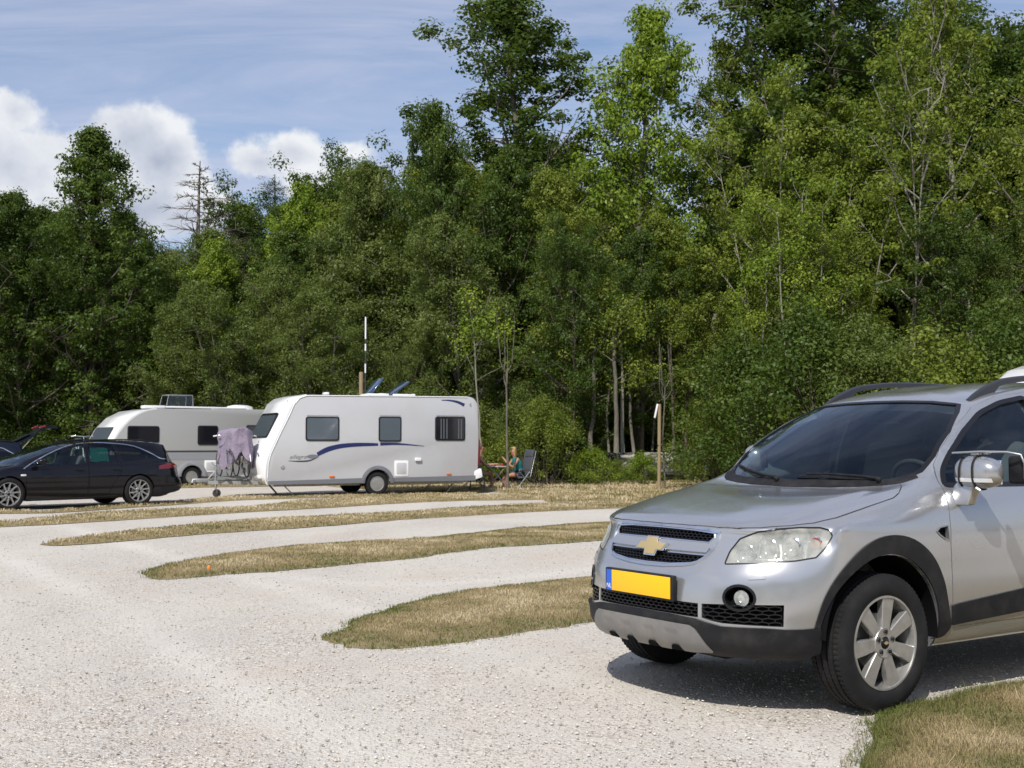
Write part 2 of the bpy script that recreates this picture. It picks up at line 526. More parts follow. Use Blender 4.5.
# ------------------------------------------------------------------ the silver SUV: control grid (x forward from front axle, y left, z up)
def suv_grid():
    xs_side = [.28, 0, -.35, -.8, -1.45, -2.15, -2.7, -3.15]
    def ring(xf, zf, ys, zs, xr, zr, nose=(0, .009, .042, .122, .238, .385), ny=(0, .20, .40, .58, .72, .83), sidez=None, shrink=1.0):
        pts = []
        for dx, y in zip(nose, ny):
            w = y / .9
            pts.append((xf - dx, y * ys / .905, zf + (zs - zf) * (0 if y < .5 else ((y - .5) / .5) ** 1.6 * .8)))
        for x in xs_side:
            z = zs
            yy = ys * (.985 if x == .28 else 1.0)
            if x < -2.6: yy = ys * (.995 if x > -3 else .975)
            pts.append((x, yy, z))
        pts.append((xr + .14, ys * .86, zr)); pts.append((xr + .02, ys * .5, zr)); pts.append((xr, 0, zr))
        return pts
    G = []
    G.append(ring(.60, .268, .78, .27, -3.50, .36))
    G.append(ring(.75, .292, .855, .30, -3.62, .38))
    G.append(ring(.828, .36, .885, .40, -3.70, .45))
    G.append(ring(.832, .47, .898, .50, -3.72, .55))
    G.append(ring(.826, .58, .905, .60, -3.72, .66))
    G.append(ring(.806, .68, .908, .70, -3.70, .76))
    G.append(ring(.765, .755, .912, .79, -3.66, .85))
    G.append(ring(.725, .815, .914, .87, -3.65, .93))
    G.append(ring(.692, .885, .908, .94, -3.64, 1.0))
    #            c0                 c1                c2               c3                c4                c5               c6              c7              c8               c9
    r9 = [(.662, 0, .925), (.656, .20, .925), (.632, .405, .922), (.565, .575, .925), (.455, .715, .932), (.30, .812, .945), (.12, .862, .965), (-.06, .882, .985), (-.37, .893, 1.00), (-.8, .895, 1.015), (-1.45, .895, 1.02), (-2.15, .895, 1.03), (-2.7, .892, 1.04), (-3.15, .875, 1.06), (-3.50, .77, 1.08), (-3.62, .45, 1.08), (-3.63, 0, 1.08)]
    r10 = [(.52, 0, .965), (.515, .19, .966), (.49, .385, .968), (.42, .545, .972), (.31, .68, .982), (.16, .775, .998), (-.01, .832, 1.018), (-.17, .858, 1.03), (-.44, .872, 1.045), (-.85, .878, 1.06), (-1.45, .88, 1.065), (-2.15, .88, 1.075), (-2.7, .877, 1.085), (-3.15, .86, 1.10), (-3.48, .755, 1.12), (-3.60, .44, 1.12), (-3.61, 0, 1.12)]
    r11 = [(.15, 0, 1.035), (.145, .185, 1.037), (.12, .37, 1.043), (.05, .535, 1.052), (-.04, .655, 1.062), (-.15, .738, 1.075), (-.27, .797, 1.085), (-.39, .832, 1.095), (-.57, .852, 1.10), (-.92, .862, 1.105), (-1.46, .865, 1.11), (-2.15, .865, 1.12), (-2.7, .862, 1.13), (-3.15, .845, 1.145), (-3.46, .74, 1.16), (-3.585, .43, 1.16), (-3.595, 0, 1.16)]
    r12 = [(-.245, 0, 1.088), (-.25, .19, 1.09), (-.285, .39, 1.098), (-.345, .555, 1.112), (-.405, .655, 1.130), (-.455, .715, 1.148), (-.515, .762, 1.165), (-.585, .795, 1.17), (-.69, .817, 1.16), (-.99, .835, 1.15), (-1.5, .843, 1.15), (-2.17, .843, 1.16), (-2.7, .84, 1.17), (-3.14, .82, 1.18), (-3.44, .72, 1.20), (-3.57, .42, 1.20), (-3.58, 0, 1.20)]
    r15 = [(-1.045, 0, 1.612), (-1.05, .15, 1.611), (-1.065, .30, 1.607), (-1.085, .43, 1.60), (-1.105, .51, 1.59), (-1.125, .555, 1.582), (-1.17, .583, 1.585), (-1.27, .60, 1.613), (-1.42, .61, 1.645), (-1.66, .615, 1.680), (-2.0, .615, 1.70), (-2.4, .61, 1.70), (-2.8, .605, 1.68), (-3.1, .595, 1.65), (-3.36, .54, 1.605), (-3.43, .33, 1.60), (-3.44, 0, 1.605)]
    r12a, r15a = np.array(r12), np.array(r15)
    def mid(t, bow):
        P = r12a * (1 - t) + r15a * t
        for j in range(len(P)):
            if j <= 6: P[j][0] += bow * .9; P[j][2] += bow * .6
            if j >= 6: P[j][1] += bow
        P[0][1] = 0; P[-1][1] = 0
        return P.tolist()
    G += [r9, r10, r11, r12, mid(.33, .030), mid(.68, .030), mid(.93, .010), r15]
    xl = [-1.40, -1.41, -1.43, -1.46, -1.49, -1.53, -1.58, -1.66, -1.77, -1.93, -2.15, -2.45, -2.72, -2.92, -3.06, -3.12, -3.14]
    def zc(x): return 1.755 - .075 * ((x + 2.25) / .85) ** 2 * (1 if x > -2.25 else .8)
    for t in (.12, .5, 1.0):
        row = []
        for j in range(17):
            x, y, z = r15[j]
            X = x + (xl[j] - x) * t
            row.append((X, y * (1 - t), z + (zc(xl[j]) - z) * (1 - (1 - t) ** 2.2)))
        G.append(row)
    return G
# ------------------------------------------------------------------ wheels (axis = local Y, outer face towards +Y at y=0)
def tyre_mesh(R, W, r0, n=96, grooves=4, blocks=True, name='tyre'):
    """tread blocks are real geometry: every second angular step is cut back a little"""
    h = R - r0
    side_out = [(r0 - .004, -.018), (r0 + .008, -.006), (r0 + h * .35, .004), (r0 + h * .62, .001), (R - .030, -.007), (R - .012, -.016)]
    b = MB()
    tread = []
    gw = .009; span = W - .036; k = grooves
    y0 = -.018
    segs = k + 1; sw = (span - gw * k) / segs
    y = y0
    for i in range(segs):
        crown = .004 * (1 - abs((i - segs / 2 + .5) / (segs / 2)) ** 2)
        tread.append((R - .004 + crown, y, 1)); tread.append((R - .004 + crown, y - sw, 1))
        if i < k:
            tread.append((R - .013, y - sw - .001, 0)); tread.append((R - .013, y - sw - gw + .001, 0))
        y -= sw + gw
    prof = [(r, yy, 0) for r, yy in side_out] + tread + [(r, -W - yy, 0) for r, yy in reversed(side_out)] 
    vs = []; fs = []; K = len(prof); N = n * 3 if blocks else n
    for i in range(N):
        ph = i % 3
        for q, (r, yy, t) in enumerate(prof):
            a = 2 * PI * (i + (.35 if t and yy < -W / 2 else 0)) / N
            rr = r
            if blocks and t:
                if ph == 2 and (yy > -.05 or yy < -W + .05): rr = r - .005
                elif ph == 2: rr = r - .0025
            vs.append((rr * math.cos(a), yy, rr * math.sin(a)))
    for i in range(N):
        j = (i + 1) % N
        for q in range(K - 1): fs.append((i * K + q, i * K + q + 1, j * K + q + 1, j * K + q))
    b.add(vs, fs)
    return b

def paddle(b, ang, r1, r2, w1, w2, y1, y2, th, sweep=0.0, bev=.004):
    """one flat spoke from hub to rim"""
    n = 6; top = []; bot = []
    vs = []; fs = []
    ca, sa = math.cos(ang), math.sin(ang)
    for i in range(n + 1):
        t = i / n; r = r1 + (r2 - r1) * t; w = w1 + (w2 - w1) * t ** .8; y = y1 + (y2 - y1) * t ** 1.5
        off = sweep * t * t
        for s, yy in ((-1, y - th), (-1, y - bev), (-.90, y), (.90, y), (1, y - bev), (1, y - th)):
            lx, lz = r, s * w / 2 + off
            vs.append((lx * ca - lz * sa, yy, lx * sa + lz * ca))
    for i in range(n):
        for k in range(6):
            k2 = (k + 1) % 6
            fs.append((i * 6 + k, i * 6 + k2, (i + 1) * 6 + k2, (i + 1) * 6 + k))
    fs.append(tuple(range(5, -1, -1))); fs.append(tuple(n * 6 + k for k in range(6)))
    b.add(vs, fs)

def wheel(parent, R, W, rr, spokes=7, style='paddle', loc=(0, 0, 0), side=1, rot=0.0, detail=True, matr=None, badge=False):
    """a wheel part: empty-free, the tyre is the part and rim / disc are its sub-parts"""
    ty = tyre_mesh(R, W, rr, 80 if detail else 40, 4 if detail else 2, detail).build('wheel', M['tyre'], parent, 50)
    rim = MB()
    rim.lathe([(rr + .004, -.004), (rr + .006, -.012), (rr - .004, -.018), (rr - .008, -.03), (rr - .02, -.06), (rr - .026, -W + .05), (rr - .008, -W + .02), (rr + .002, -W + .012)], 64)
    rim.lathe([(rr + .004, -.004), (rr - .006, -.004), (rr - .010, -.014), (rr - .016, -.06)], 64)
    for i in range(spokes):
        a = 2 * PI * i / spokes + rot
        if style == 'paddle':
            paddle(rim, a, .055, rr - .006, .052, .088, -.014, -.010, .034)
        elif style == 'thin':
            paddle(rim, a, .04, rr - .004, .020, .034, -.012, -.008, .022, sweep=.035)
        else:
            paddle(rim, a, .05, rr - .01, .05, .06, -.02, -.014, .02)
    rim.lathe([(.0, -.020), (.030, -.020), (.032, -.012), (.074, -.010), (.080, -.018), (.082, -.05), (0, -.05)], 40)
    if style == 'cover':
        rim.lathe([(0, -.012), (rr * .45, -.008), (rr * .75, -.014), (rr * .98, -.020)], 40)
    if detail:
        rim.mi = 1
        for i in range(5):
            a = 2 * PI * i / 5 + .35
            Mx = Matrix.Translation((.056 * math.cos(a), 0, .056 * math.sin(a)))
            rim.lathe([(0, -.004), (.0085, -.004), (.0105, -.010), (.0105, -.02)], 6, Mx)
            rim.lathe([(.016, -.0085), (.013, -.014)], 16, Mx)
    r = rim.build('rim', [matr or M['alloy'], M['gloss_black']], ty, 40)
    bk = MB()
    bk.lathe([(0, -.085), (.14, -.085), (.145, -.105), (0, -.105)], 40)
    bk.build('brake_disc', M['steel'] if detail else M['void'], ty, 40)
    iv = MB(); iv.lathe([(0, -.13), (rr - .03, -.13)], 32); iv.build('inner_wheel', M['void'], ty)
    if detail:
        cp = MB(); cp.lathe([(0, -.006), (.022, -.007), (.028, -.012), (.030, -.02)], 24); cap = cp.build('centre_cap', M['gloss_black'], ty, 40)
        if badge:
            e = MB(); s = .16
            e.prism([(x * s, z * s) for x, z in bowtie()], 'y', -.0065, -.003); e.build('badge', M['gold'], ty, 30)
    ty.location = loc; ty.rotation_euler = (0, 0, 0 if side > 0 else PI)
    return ty

def bowtie():
    return [(-.112, -.020), (-.092, .020), (-.050, .020), (-.046, .048), (.034, .048), (.038, .020), (.112, .020), (.092, -.020), (.048, -.020), (.044, -.048), (-.036, -.048), (-.042, -.020)]
# ------------------------------------------------------------------ the silver SUV
def hexgrid(base, poly, mp, cell=(2.3, .028), bar=.0035, outer=-.012, inner=-.022, step=None):
    """honeycomb mesh clipped to an outline, laid out in (angle, z) on the base surface"""
    b = MB()
    xs = [p[0] for p in poly]; zs = [p[1] for p in poly]
    def inside(x, y):
        c = False; j = len(poly) - 1
        for i in range(len(poly)):
            if (poly[i][1] > y) != (poly[j][1] > y) and x < (poly[j][0] - poly[i][0]) * (y - poly[i][1]) / (poly[j][1] - poly[i][1]) + poly[i][0]: c = not c
            j = i
        return c
    W, Hh = cell
    r = 0; z = min(zs) - Hh
    while z < max(zs) + Hh:
        x = min(xs) - W + (W / 2 if r % 2 else 0)
        while x < max(xs) + W:
            hexp = [(x, z + Hh * .42), (x + W / 2, z + Hh * .22), (x + W / 2, z - Hh * .22), (x, z - Hh * .42)]
            for k in range(3):
                p, q = hexp[k], hexp[k + 1]
                if inside(*p) and inside(*q):
                    A = base.hit(*mp(*p)); B = base.hit(*mp(*q))
                    if A and B:
                        b.bar(A[0] + A[1] * (outer + inner) / 2, B[0] + B[1] * (outer + inner) / 2, bar, outer - inner, up=A[1])
            x += W
        z += Hh * .64; r += 1
    return b

def sym(half):
    """outline given for u>=0 from top centre to bottom centre -> closed outline both sides"""
    return half + [(-u, v) for u, v in reversed(half) if abs(u) > 1e-6]

def window_frame(base, poly, mp, w, mt, parent, name='window_trim', outer=.004, inner=-.01, mirror=False):
    return bm_link(strip(base, poly, mp, w, outer, inner, closed=True), name, mt, parent, 40)

def build_suv():
    root = empty('parked_suv', 'silver off-road car with yellow number plate parked in the foreground', 'car', (1.37, 6.83, 0), rad(213.4))
    g = suv_grid()
    bm = loft_body(g, 6, 6, bottom_z=.29)
    base = Base(bm)
    CY = m_cyl(-.2)
    F = m_front(); T = m_top()
    # outlines -------------------------------------------------
    head = [(28.9, .748), (29.9, .81), (32.6, .872), (37.8, .908), (44, .926), (50, .934), (56, .934), (58.6, .922), (59.3, .895), (57.2, .84), (54.2, .79), (48.4, .773), (41, .762)]
    head = round_poly(head, .3, 2)
    ws = sym([(0, 1.128), (.30, 1.130), (.50, 1.138), (.655, 1.155), (.715, 1.20), (.722, 1.285), (.676, 1.424), (.600, 1.530), (.552, 1.578), (.40, 1.596), (.2, 1.604), (0, 1.606)])
    rw = sym([(0, 1.57), (.4, 1.555), (.5, 1.50), (.62, 1.27), (.55, 1.22), (0, 1.215)])
    win1 = round_poly([(-.585, 1.125), (-.64, 1.21), (-.72, 1.29), (-.90, 1.41), (-1.14, 1.525), (-1.35, 1.590), (-1.585, 1.625), (-1.575, 1.12)], [.02, .05, .05, .05, .05, .05, .03, .02], 3)
    win2 = round_poly([(-1.665, 1.12), (-1.675, 1.632), (-2.1, 1.640), (-2.42, 1.625), (-2.50, 1.13)], .03, 3)
    win3 = round_poly([(-2.60, 1.145), (-2.53, 1.615), (-2.85, 1.585), (-3.17, 1.36), (-3.22, 1.20)], .05, 3)
    gu = sym([(0, .905), (8, .904), (16, .902), (24.0, .893), (24.2, .87), (22.6, .846), (12, .848), (0, .850)])
    gl = sym([(0, .783), (12, .784), (22.5, .783), (21, .757), (18, .742), (10, .729), (0, .726)])
    ic = sym([(0, .553), (12, .552), (22.0, .550), (22.0, .480), (12, .484), (0, .486)])
    isd = [(23.1, .550), (30, .556), (38, .560), (45.2, .562), (45.0, .456), (39.6, .458), (29, .462), (25.6, .470), (23.1, .480)]
    fog = [(33.6 + 4.15 * math.cos(a), .590 + .060 * math.sin(a)) for a in [2 * PI * i / 24 for i in range(24)]]
    bon = sym([(0, .6735), (.2, .6665), (.395, .645)][0:0]) if False else None
    bonh = [(.664, 0), (.658, .2), (.636, .39), (.605, .50), (.545, .60), (.45, .70), (.345, .765), (.22, .795), (.05, .807), (-.10, .812), (-.20, .810), (-.275, .787), (-.36, .735), (-.405, .69), (-.37, .60), (-.315, .45), (-.285, .30), (-.268, .12), (-.265, 0)]
    bonnet = bonh + [(x, -y) for x, y in reversed(bonh) if y > 1e-6]
    vent = [(-.412, .893), (-.438, .912), (-.505, .920), (-.512, .842), (-.478, .850), (-.436, .872)]
    doorF = [(-.556, 1.08), (-.549, 1.05), (-.532, .96), (-.527, .833), (-.541, .685), (-.553, .519), (-.565, .405), (-.62, .385), (-1.20, .385), (-1.60, .385), (-1.615, .45), (-1.62, 1.10), (-1.622, 1.655), (-1.36, 1.628), (-1.13, 1.560), (-.885, 1.445), (-.69, 1.315), (-.61, 1.235), (-.566, 1.15)]
    doorR = [(-1.63, .45), (-1.64, .385), (-2.20, .385), (-2.25, .50), (-2.30, .66), (-2.42, .82), (-2.555, .93), (-2.585, 1.10), (-2.50, 1.648), (-2.1, 1.668), (-1.632, 1.662), (-1.63, 1.10)]
    # body shell -----------------------------------------------
    body = bm_link(bm, 'body', M['silver'], root, 30)
    def P(poly, mp, o, i, st=(.03, .03)): return patch(base, poly, mp, o, i, st)
    cut = []
    # cabin cavity
    gi = [[list(p) for p in row] for row in g]
    cav = []
    for r in (3, 5, 7, 9, 11, 12, 13, 14, 15, 16, 17, 18, 19):
        row = []
        for j, p in enumerate(gi[r]):
            x, y, z = p
            yy = y - (.085 if r < 12 else .05)
            if j in (0, 16): yy = 0
            if r < 12:
                x = max(min(x, -.42 if y < .8 else -.42), -3.42)
                if j < 9: yy = min(y, .76) * (1 if y < .7 else 1)
                if j in (0, 16): yy = 0
            else:
                x = x - (.06 if j < 7 else 0) + (.07 if j > 13 else 0)
                if r >= 15: z -= .035
                if r == 12: z -= .02; x = min(x, -.42)
            row.append((x, max(yy, 0), z if r != 3 else .42))
        cav.append(row)
    c1 = loft_body(cav, 1, 1, bottom_z=.42)
    cut.append(c1)
    for wx in (-.02, -2.727):
        for s in (1, -1):
            b = bmesh.new()
            bmesh.ops.create_cone(b, cap_ends=True, segments=48, radius1=.425, radius2=.425, depth=.62, matrix=Matrix.Translation((wx, s * .89, .365)) @ Matrix.Rotation(PI / 2, 4, 'X'))
            cut.append(b)
    cut.append(P(ws, F, .1, -.14))
    cut.append(P(rw, m_rear(), .1, -.14))
    hl_in = .075
    cut.append(P(head, CY, .03, -hl_in, (1.2, .02)))
    cut.append(P(head, m_cyl(-.2, -1), .03, -hl_in, (1.2, .02)))
    for pl, d in ((gu, .045), (gl, .045), (ic, .06)):
        cut.append(P(pl, CY, .02, -d, (1.5, .02)))
    for s in (1, -1):
        cy = m_cyl(-.2, s)
        cut.append(P(isd, cy, .02, -.05, (1.5, .02)))
        cut.append(P(fog, cy, .02, -.07, (1.0, .015)))
        sd = m_side(s)
        for w_ in (win1, win2, win3): cut.append(P(w_, sd, .1, -.16, (.06, .06)))
        cut.append(P(vent, sd, .02, -.03, (.03, .03)))
    def grow(bmx): return bmx
    # shut lines as real narrow grooves
    for s in (1, -1):
        sd = m_side(s)
        cut.append(strip(base, doorF, sd, .006, .01, -.016, True, (.03, .03)))
        cut.append(strip(base, doorR, sd, .006, .01, -.016, True, (.03, .03)))
    cut.append(strip(base, bonnet, T, .006, .01, -.018, True, (.025, .025)))
    boolean(body, cut)
    smooth(body.data, 30)
    # inside of the openings
    def sheet(poly, mp, off, name, m, st=(.03, .03), par=None):
        return bm_link(patch(base, poly, mp, off, 0, st, solid=False), name, m, par or body)
    def bshape(x, y):
        yl = .62 + .02 * math.cos(x * 3) - (max(0, x - .40) * .55)
        t = max(0, min(1, (yl + .035 - abs(y)) / .05)); t = t * t * (3 - 2 * t)
        e = max(0, min(1, (x + .27) / .06)) * max(0, min(1, (.655 - x) / .08))
        return .011 * t * e
    # bonnet and doors as skins lying a hair above the body ------
    bo = bm_link(patch(base, [(x * .9999, y * .9965) for x, y in bonnet], T, .003, -.004, (.022, .022), shape=bshape), 'bonnet', M['silver'], root, 40)
    for s in (1, -1):
        sd = m_side(s)
        for nm, poly, wn in (('front_door', doorF, [win1]), ('rear_door', doorR, [win2])):
            d = bm_link(patch(base, poly, sd, .003, -.003, (.03, .03)), 'door', M['silver'], root, 40)
            boolean(d, [patch(base, w_, sd, .1, -.1, (.06, .06)) for w_ in wn]); smooth(d.data, 40)
            hx, hz = (-1.44, .995) if nm == 'front_door' else (-2.36, 1.0)
            h = base.hit(Vector((hx, 2 * s, hz)), Vector((0, -s, 0)))
            b = MB(); b.box(h[0] + h[1] * .028, (.19, .022, .026), bev=.009)
            for q in (-.08, .08): b.box(h[0] + h[1] * .012 + Vector((q, 0, 0)), (.03, .03, .022), bev=.006)
            b.build('handle', M['silver'], d)
            # black trim and glass
            for w_ in wn:
                bm_link(strip(base, w_, sd, .030, .0065, -.012, True), 'window_trim', M['gloss_black'], d, 40)
                sheet(w_, sd, -.012, 'window', M['tint'] if nm == 'rear_door' else M['glass'], (.05, .05), d)
        sheet(win3, sd, -.012, 'window', M['tint'], (.05, .05), root)
        bm_link(strip(base, win3, sd, .028, .0065, -.012, True), 'window_trim', M['gloss_black'], root, 40)
        # door pillar trim
        bm_link(patch(base, [(-1.578, 1.125), (-1.588, 1.628), (-1.616, 1.630), (-1.612, 1.125)], sd, .0058, -.002, (.03, .04)), 'pillar_trim', M['gloss_black'], root, 40)
        bm_link(patch(base, [(-1.636, 1.125), (-1.638, 1.634), (-1.668, 1.636), (-1.662, 1.125)], sd, .0058, -.002, (.03, .04)), 'pillar_trim', M['gloss_black'], root, 40)
        # arch cladding, door cladding, sill
        ao = [(.424, .452), (.412, .50), (.382, .590), (.31, .706), (.20, .81), (.07, .868), (-.088, .887), (-.264, .842), (-.393, .748), (-.466, .635), (-.505, .52), (-.530, .44), (-.545, .39), (-.50, .345), (-.40, .335)]
        ao = smooth_line(ao, 4)
        ai = [(-.02 + .428 * math.cos(a), .365 + .428 * math.sin(a)) for a in [rad(-4 + (184 - 4 + 8) * (1 - i / 44)) for i in range(45)]]
        ai = [p for p in ai if not (p[0] > .35 and p[1] < .44)]
        arch = ao + ai
        def arch_shape(u, v):
            r = math.hypot(u + .02, v - .365)
            return .012 * max(0, min(1, (.545 - r) / .03)) 
        bm_link(patch(base, arch, sd, .010, -.004, (.022, .022), crown=0), 'arch_cladding', M['plastic'], root, 40)
        ar = [(-2.727 + (x + .02) * -1, z) for x, z in ao]
        ar = [(-2.727 - (x + .02), z) for x, z in [(.44, .40), (.43, .47), (.385, .590), (.31, .706), (.20, .81), (.07, .868), (-.088, .887), (-.264, .842), (-.393, .748), (-.440, .665), (-.465, .60), (-.475, .5), (-.50, .40), (-.46, .36), (-.43, .345)]]
        ar = smooth_line(ar, 4)
        ari = [(-2.727 - (x + .02), z) for x, z in ai]
        bm_link(patch(base, ar + ari, sd, .010, -.004, (.022, .022)), 'arch_cladding', M['plastic'], root, 40)
        bm_link(patch(base, [(-.555, .395), (-.545, .497), (-.60, .506), (-1.22, .553), (-1.61, .56), (-1.61, .43), (-1.2, .425), (-.6, .398)], sd, .013, -.004, (.03, .025)), 'door_cladding', M['plastic'], root, 40)
        bm_link(patch(base, [(-1.637, .43), (-1.637, .56), (-2.24, .57), (-2.22, .50), (-2.20, .43)], sd, .013, -.004, (.03, .025)), 'door_cladding', M['plastic'], root, 40)
        for wx in (-.02, -2.727):
            b = MB(); n = 40; vs = []
            for i in range(n + 1):
                a = rad(4 + 180 * i / n)
                for y in (.885, .58): vs.append((wx + .424 * math.cos(a), s * y, .365 + .424 * math.sin(a)))
            vs += [(wx, s * .58, .365)]
            fs = [(2 * i, 2 * i + 1, 2 * i + 3, 2 * i + 2) for i in range(n)] + [(2 * i + 1, 2 * n + 2, 2 * i + 3) for i in range(n)]
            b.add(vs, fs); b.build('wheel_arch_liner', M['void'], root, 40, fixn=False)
        # fender vent
        b = hexgrid(base, vent, sd, (.028, .024), .003, -.010, -.018)
        bm_link(strip(base, vent, sd, .007, .005, -.01, True, (.02, .02)), 'vent_trim', M['satin'], root)
        bm_link(patch(base, vent, sd, -.02, 0, (.03, .03), solid=False), 'side_vent', M['void'], root)
        # headlight --------------------------------------------
        cy = m_cyl(-.2, s)
        hb = bm_link(patch(base, head, cy, -.068, 0, (1.2, .02), solid=False), 'headlight', M['satin'], root)
        bm_link(patch(base, head, cy, -.0015, -.004, (1.0, .014)), 'lens', M['lens'], hb)
        bm_link(strip(base, head, cy, .007, .001, -.05, True, (.7, .01)), 'seal', M['gloss_black'], hb)
        rb = MB(); rg = MB(); ob = MB()
        for (a, z, r_, dd) in ((34.3, .822, .050, .060), (41.2, .846, .050, .058), (48.6, .856, .044, .052), (55.0, .872, .022, .036)):
            h = base.hit(*cy(a, z))
            if not h: continue
            fwd = Vector((.96, s * .28, .0)).normalized() if a < 50 else Vector((.8, s * .6, 0)).normalized()
            c = h[0] - h[1] * dd
            q = Vector((0, 1, 0)).rotation_difference(fwd).to_matrix().to_4x4(); q.translation = c
            (rb if a < 50 else ob).lathe([(0.0, .0), (r_ * .45, .004), (r_ * .8, .018), (r_, .036), (r_ + .003, .038), (r_ + .003, .0)], 28, q)
            rg.lathe([(0, .024), (.008, .022), (.011, .014), (.011, 0)], 14, q)
            rg.lathe([(r_ + .004, .034), (r_ + .010, .030), (r_ + .010, .02)], 28, q)
        rb.build('reflector', M['bulb'], hb, 40); ob.build('indicator', M['amber'], hb, 40); rg.build('bulb', M['chrome'], hb, 40)
        # fins between the lamps
        fb = MB()
        for a in (31.2, 37.8, 45.0, 52.0):
            p0 = base.hit(*cy(a, .79)); p1 = base.hit(*cy(a + 1.2, .905))
            if p0 and p1: fb.bar(p0[0] - p0[1] * .055, p1[0] - p1[1] * .052, .010, .03, up=p0[1])
        for zz in (.776, .79):
            for a in range(31, 53, 2):
                p0 = base.hit(*cy(a, zz)); p1 = base.hit(*cy(a + 2, zz + .001))
                fb.bar(p0[0] - p0[1] * .05, p1[0] - p1[1] * .05, .006, .02, up=p0[1])
        fb.build('inner_trim', M['chrome'], hb)
        # fog lamp ---------------------------------------------
        fg = bm_link(patch(base, [((u - 33.6) * 1.02 + 33.6, (v - .59) * 1.02 + .59) for u, v in fog], cy, -.062, 0, (1.0, .015), solid=False), 'fog_lamp', M['void'], root)
        bm_link(strip(base, fog, cy, .013, .006, -.062, True, (1, .02)), 'bezel', M['gloss_black'], fg)
        h = base.hit(*cy(34.4, .590)); c = h[0] - h[1] * .045
        q = Vector((0, 1, 0)).rotation_difference(Vector((.93, s * .36, 0)).normalized()).to_matrix().to_4x4(); q.translation = c
        b = MB(); b.lathe([(0, .0), (.02, .004), (.036, .016), (.040, .028)], 28, q); b.build('reflector', M['bulb'], fg, 40)
        b = MB(); b.lathe([(0, .036), (.025, .034), (.040, .027)], 28, q); b.build('lens', M['lens'], fg, 40)
        # washer cover
        wsh = round_poly([(35.8, .719), (40.5, .724), (40.4, .685), (35.9, .679)], .5, 2)
        bm_link(patch(base, wsh, cy, .005, -.002, (1, .012)), 'washer_cover', M['silver'], root, 40)
        # side intake
        bm_link(patch(base, isd, cy, -.045, 0, (1.5, .02), solid=False), 'side_intake', M['void'], root)
        hexgrid(base, isd, cy, (3.3, .030), .005, -.006, -.020).build('intake_grille', M['gloss_black'], root)
        # bumper line between wing and bumper
        # mirror
        build_mirror(root, s)
    # grille ---------------------------------------------------
    for pl, nm in ((gu, 'upper_grille'), (gl, 'lower_grille')):
        gsh = bm_link(patch(base, pl, CY, -.040, 0, (1.5, .02), solid=False), nm, M['void'], root)
        hexgrid(base, pl, CY, (1.75, .021), .0038, -.008, -.020).build('honeycomb', M['gloss_black'], gsh)
        bm_link(strip(base, pl, CY, .006, .003, -.02, True, (1, .02)), 'grille_trim', M['chrome'], gsh)
    cs = sym([(0, .9135), (14, .912), (22, .907), (25.9, .899), (25.7, .86), (24.6, .815), (22.2, .768), (19.8, .742), (16, .728), (8, .716), (0, .7125)])
    bm_link(strip(base, cs, CY, .012, .009, -.004, True, (1, .012)), 'chrome_surround', M['chrome'], root, 50)
    bar_ = sym([(0, .842), (12, .840), (22.6, .839), (23.6, .815), (22.8, .792), (12, .792), (0, .791)])
    bm_link(patch(base, bar_, CY, .012, -.004, (1.5, .012), shape=lambda u, v: .004 * math.cos((v - .816) / .026 * 1.4)), 'grille_bar', M['silver'], root, 50)
    h = base.hit(*F(0, .806))
    for nm, sc, d0, d1, m_ in (('badge_edge', 1.15, .014, .026, M['chrome']), ('badge', 1.0, .02, .031, M['gold'])):
        b = MB()
        tilt = Matrix.Rotation(rad(-24), 4, 'Y')
        pts = [(y * sc, z * sc) for y, z in bowtie()]
        # seen from in front the left of the badge is at -y
        b.prism(pts, 'x', d0, d1)
        b.v = [tuple((tilt @ Vector(v)) + Vector((h[0].x, .0, h[0].z - .006))) for v in b.v]
        b.build(nm, m_, root, 30, bevel=.002)
    # number plate ---------------------------------------------
    pb = MB(); pb.box((.833, 0, .612), (.03, .555, .132), bev=.006); pl = pb.build('plate_holder', M['plastic'], root, 30)
    b = MB(); b.box((.850, .022, .614), (.006, .476, .110), bev=.002); b.build('number_plate', M['yellow'], pl, 30)
    b = MB(); b.box((.850, -.238, .614), (.0062, .044, .110)); b.build('country_band', M['blue'], pl, 30)
    cu = bpy.data.curves.new('nl', 'FONT'); cu.body = 'NL'; cu.size = .034; cu.align_x = 'CENTER'; cu.extrude = .0004; cu.space_character = .95
    to = bpy.data.objects.new('nl', cu); COL.objects.link(to); bpy.context.view_layer.update()
    me = bpy.data.meshes.new_from_object(to.evaluated_get(bpy.context.evaluated_depsgraph_get())); bpy.data.objects.remove(to)
    me.transform(Matrix.Translation((.8542, -.238, .572)) @ Matrix.Rotation(PI / 2, 4, 'Z') @ Matrix.Rotation(PI / 2, 4, 'X'))
    link('country_letters', me, M['white'], pl)
    # lower intake ---------------------------------------------
    ish = bm_link(patch(base, ic, CY, -.055, 0, (1.5, .02), solid=False), 'lower_intake', M['void'], root)
    hexgrid(base, ic, CY, (2.2, .026), .0045, -.004, -.020).build('honeycomb', M['gloss_black'], ish)
    # front cladding -------------------------------------------
    lo = sym([(0, .485), (12, .483), (21, .474), (24.4, .461), (28.9, .447), (40, .449), (45.5, .444), (50, .446), (54.6, .452), (54.9, .40), (54.9, .33), (50, .300), (40, .296), (27, .300), (20, .312), (0, .312)])
    bm_link(patch(base, lo, CY, .014, -.004, (1.5, .018), shape=lambda u, v: .010 * math.exp(-((v - .455) / .022) ** 2) * (1 if abs(u) < 44 else .2)), 'bumper_cladding', M['plastic'], root, 50)
    sk = sym([(0, .445), (10, .444), (20.0, .440), (21.6, .425), (23.2, .392), (26.0, .325), (20, .318), (10, .317), (0, .317)])
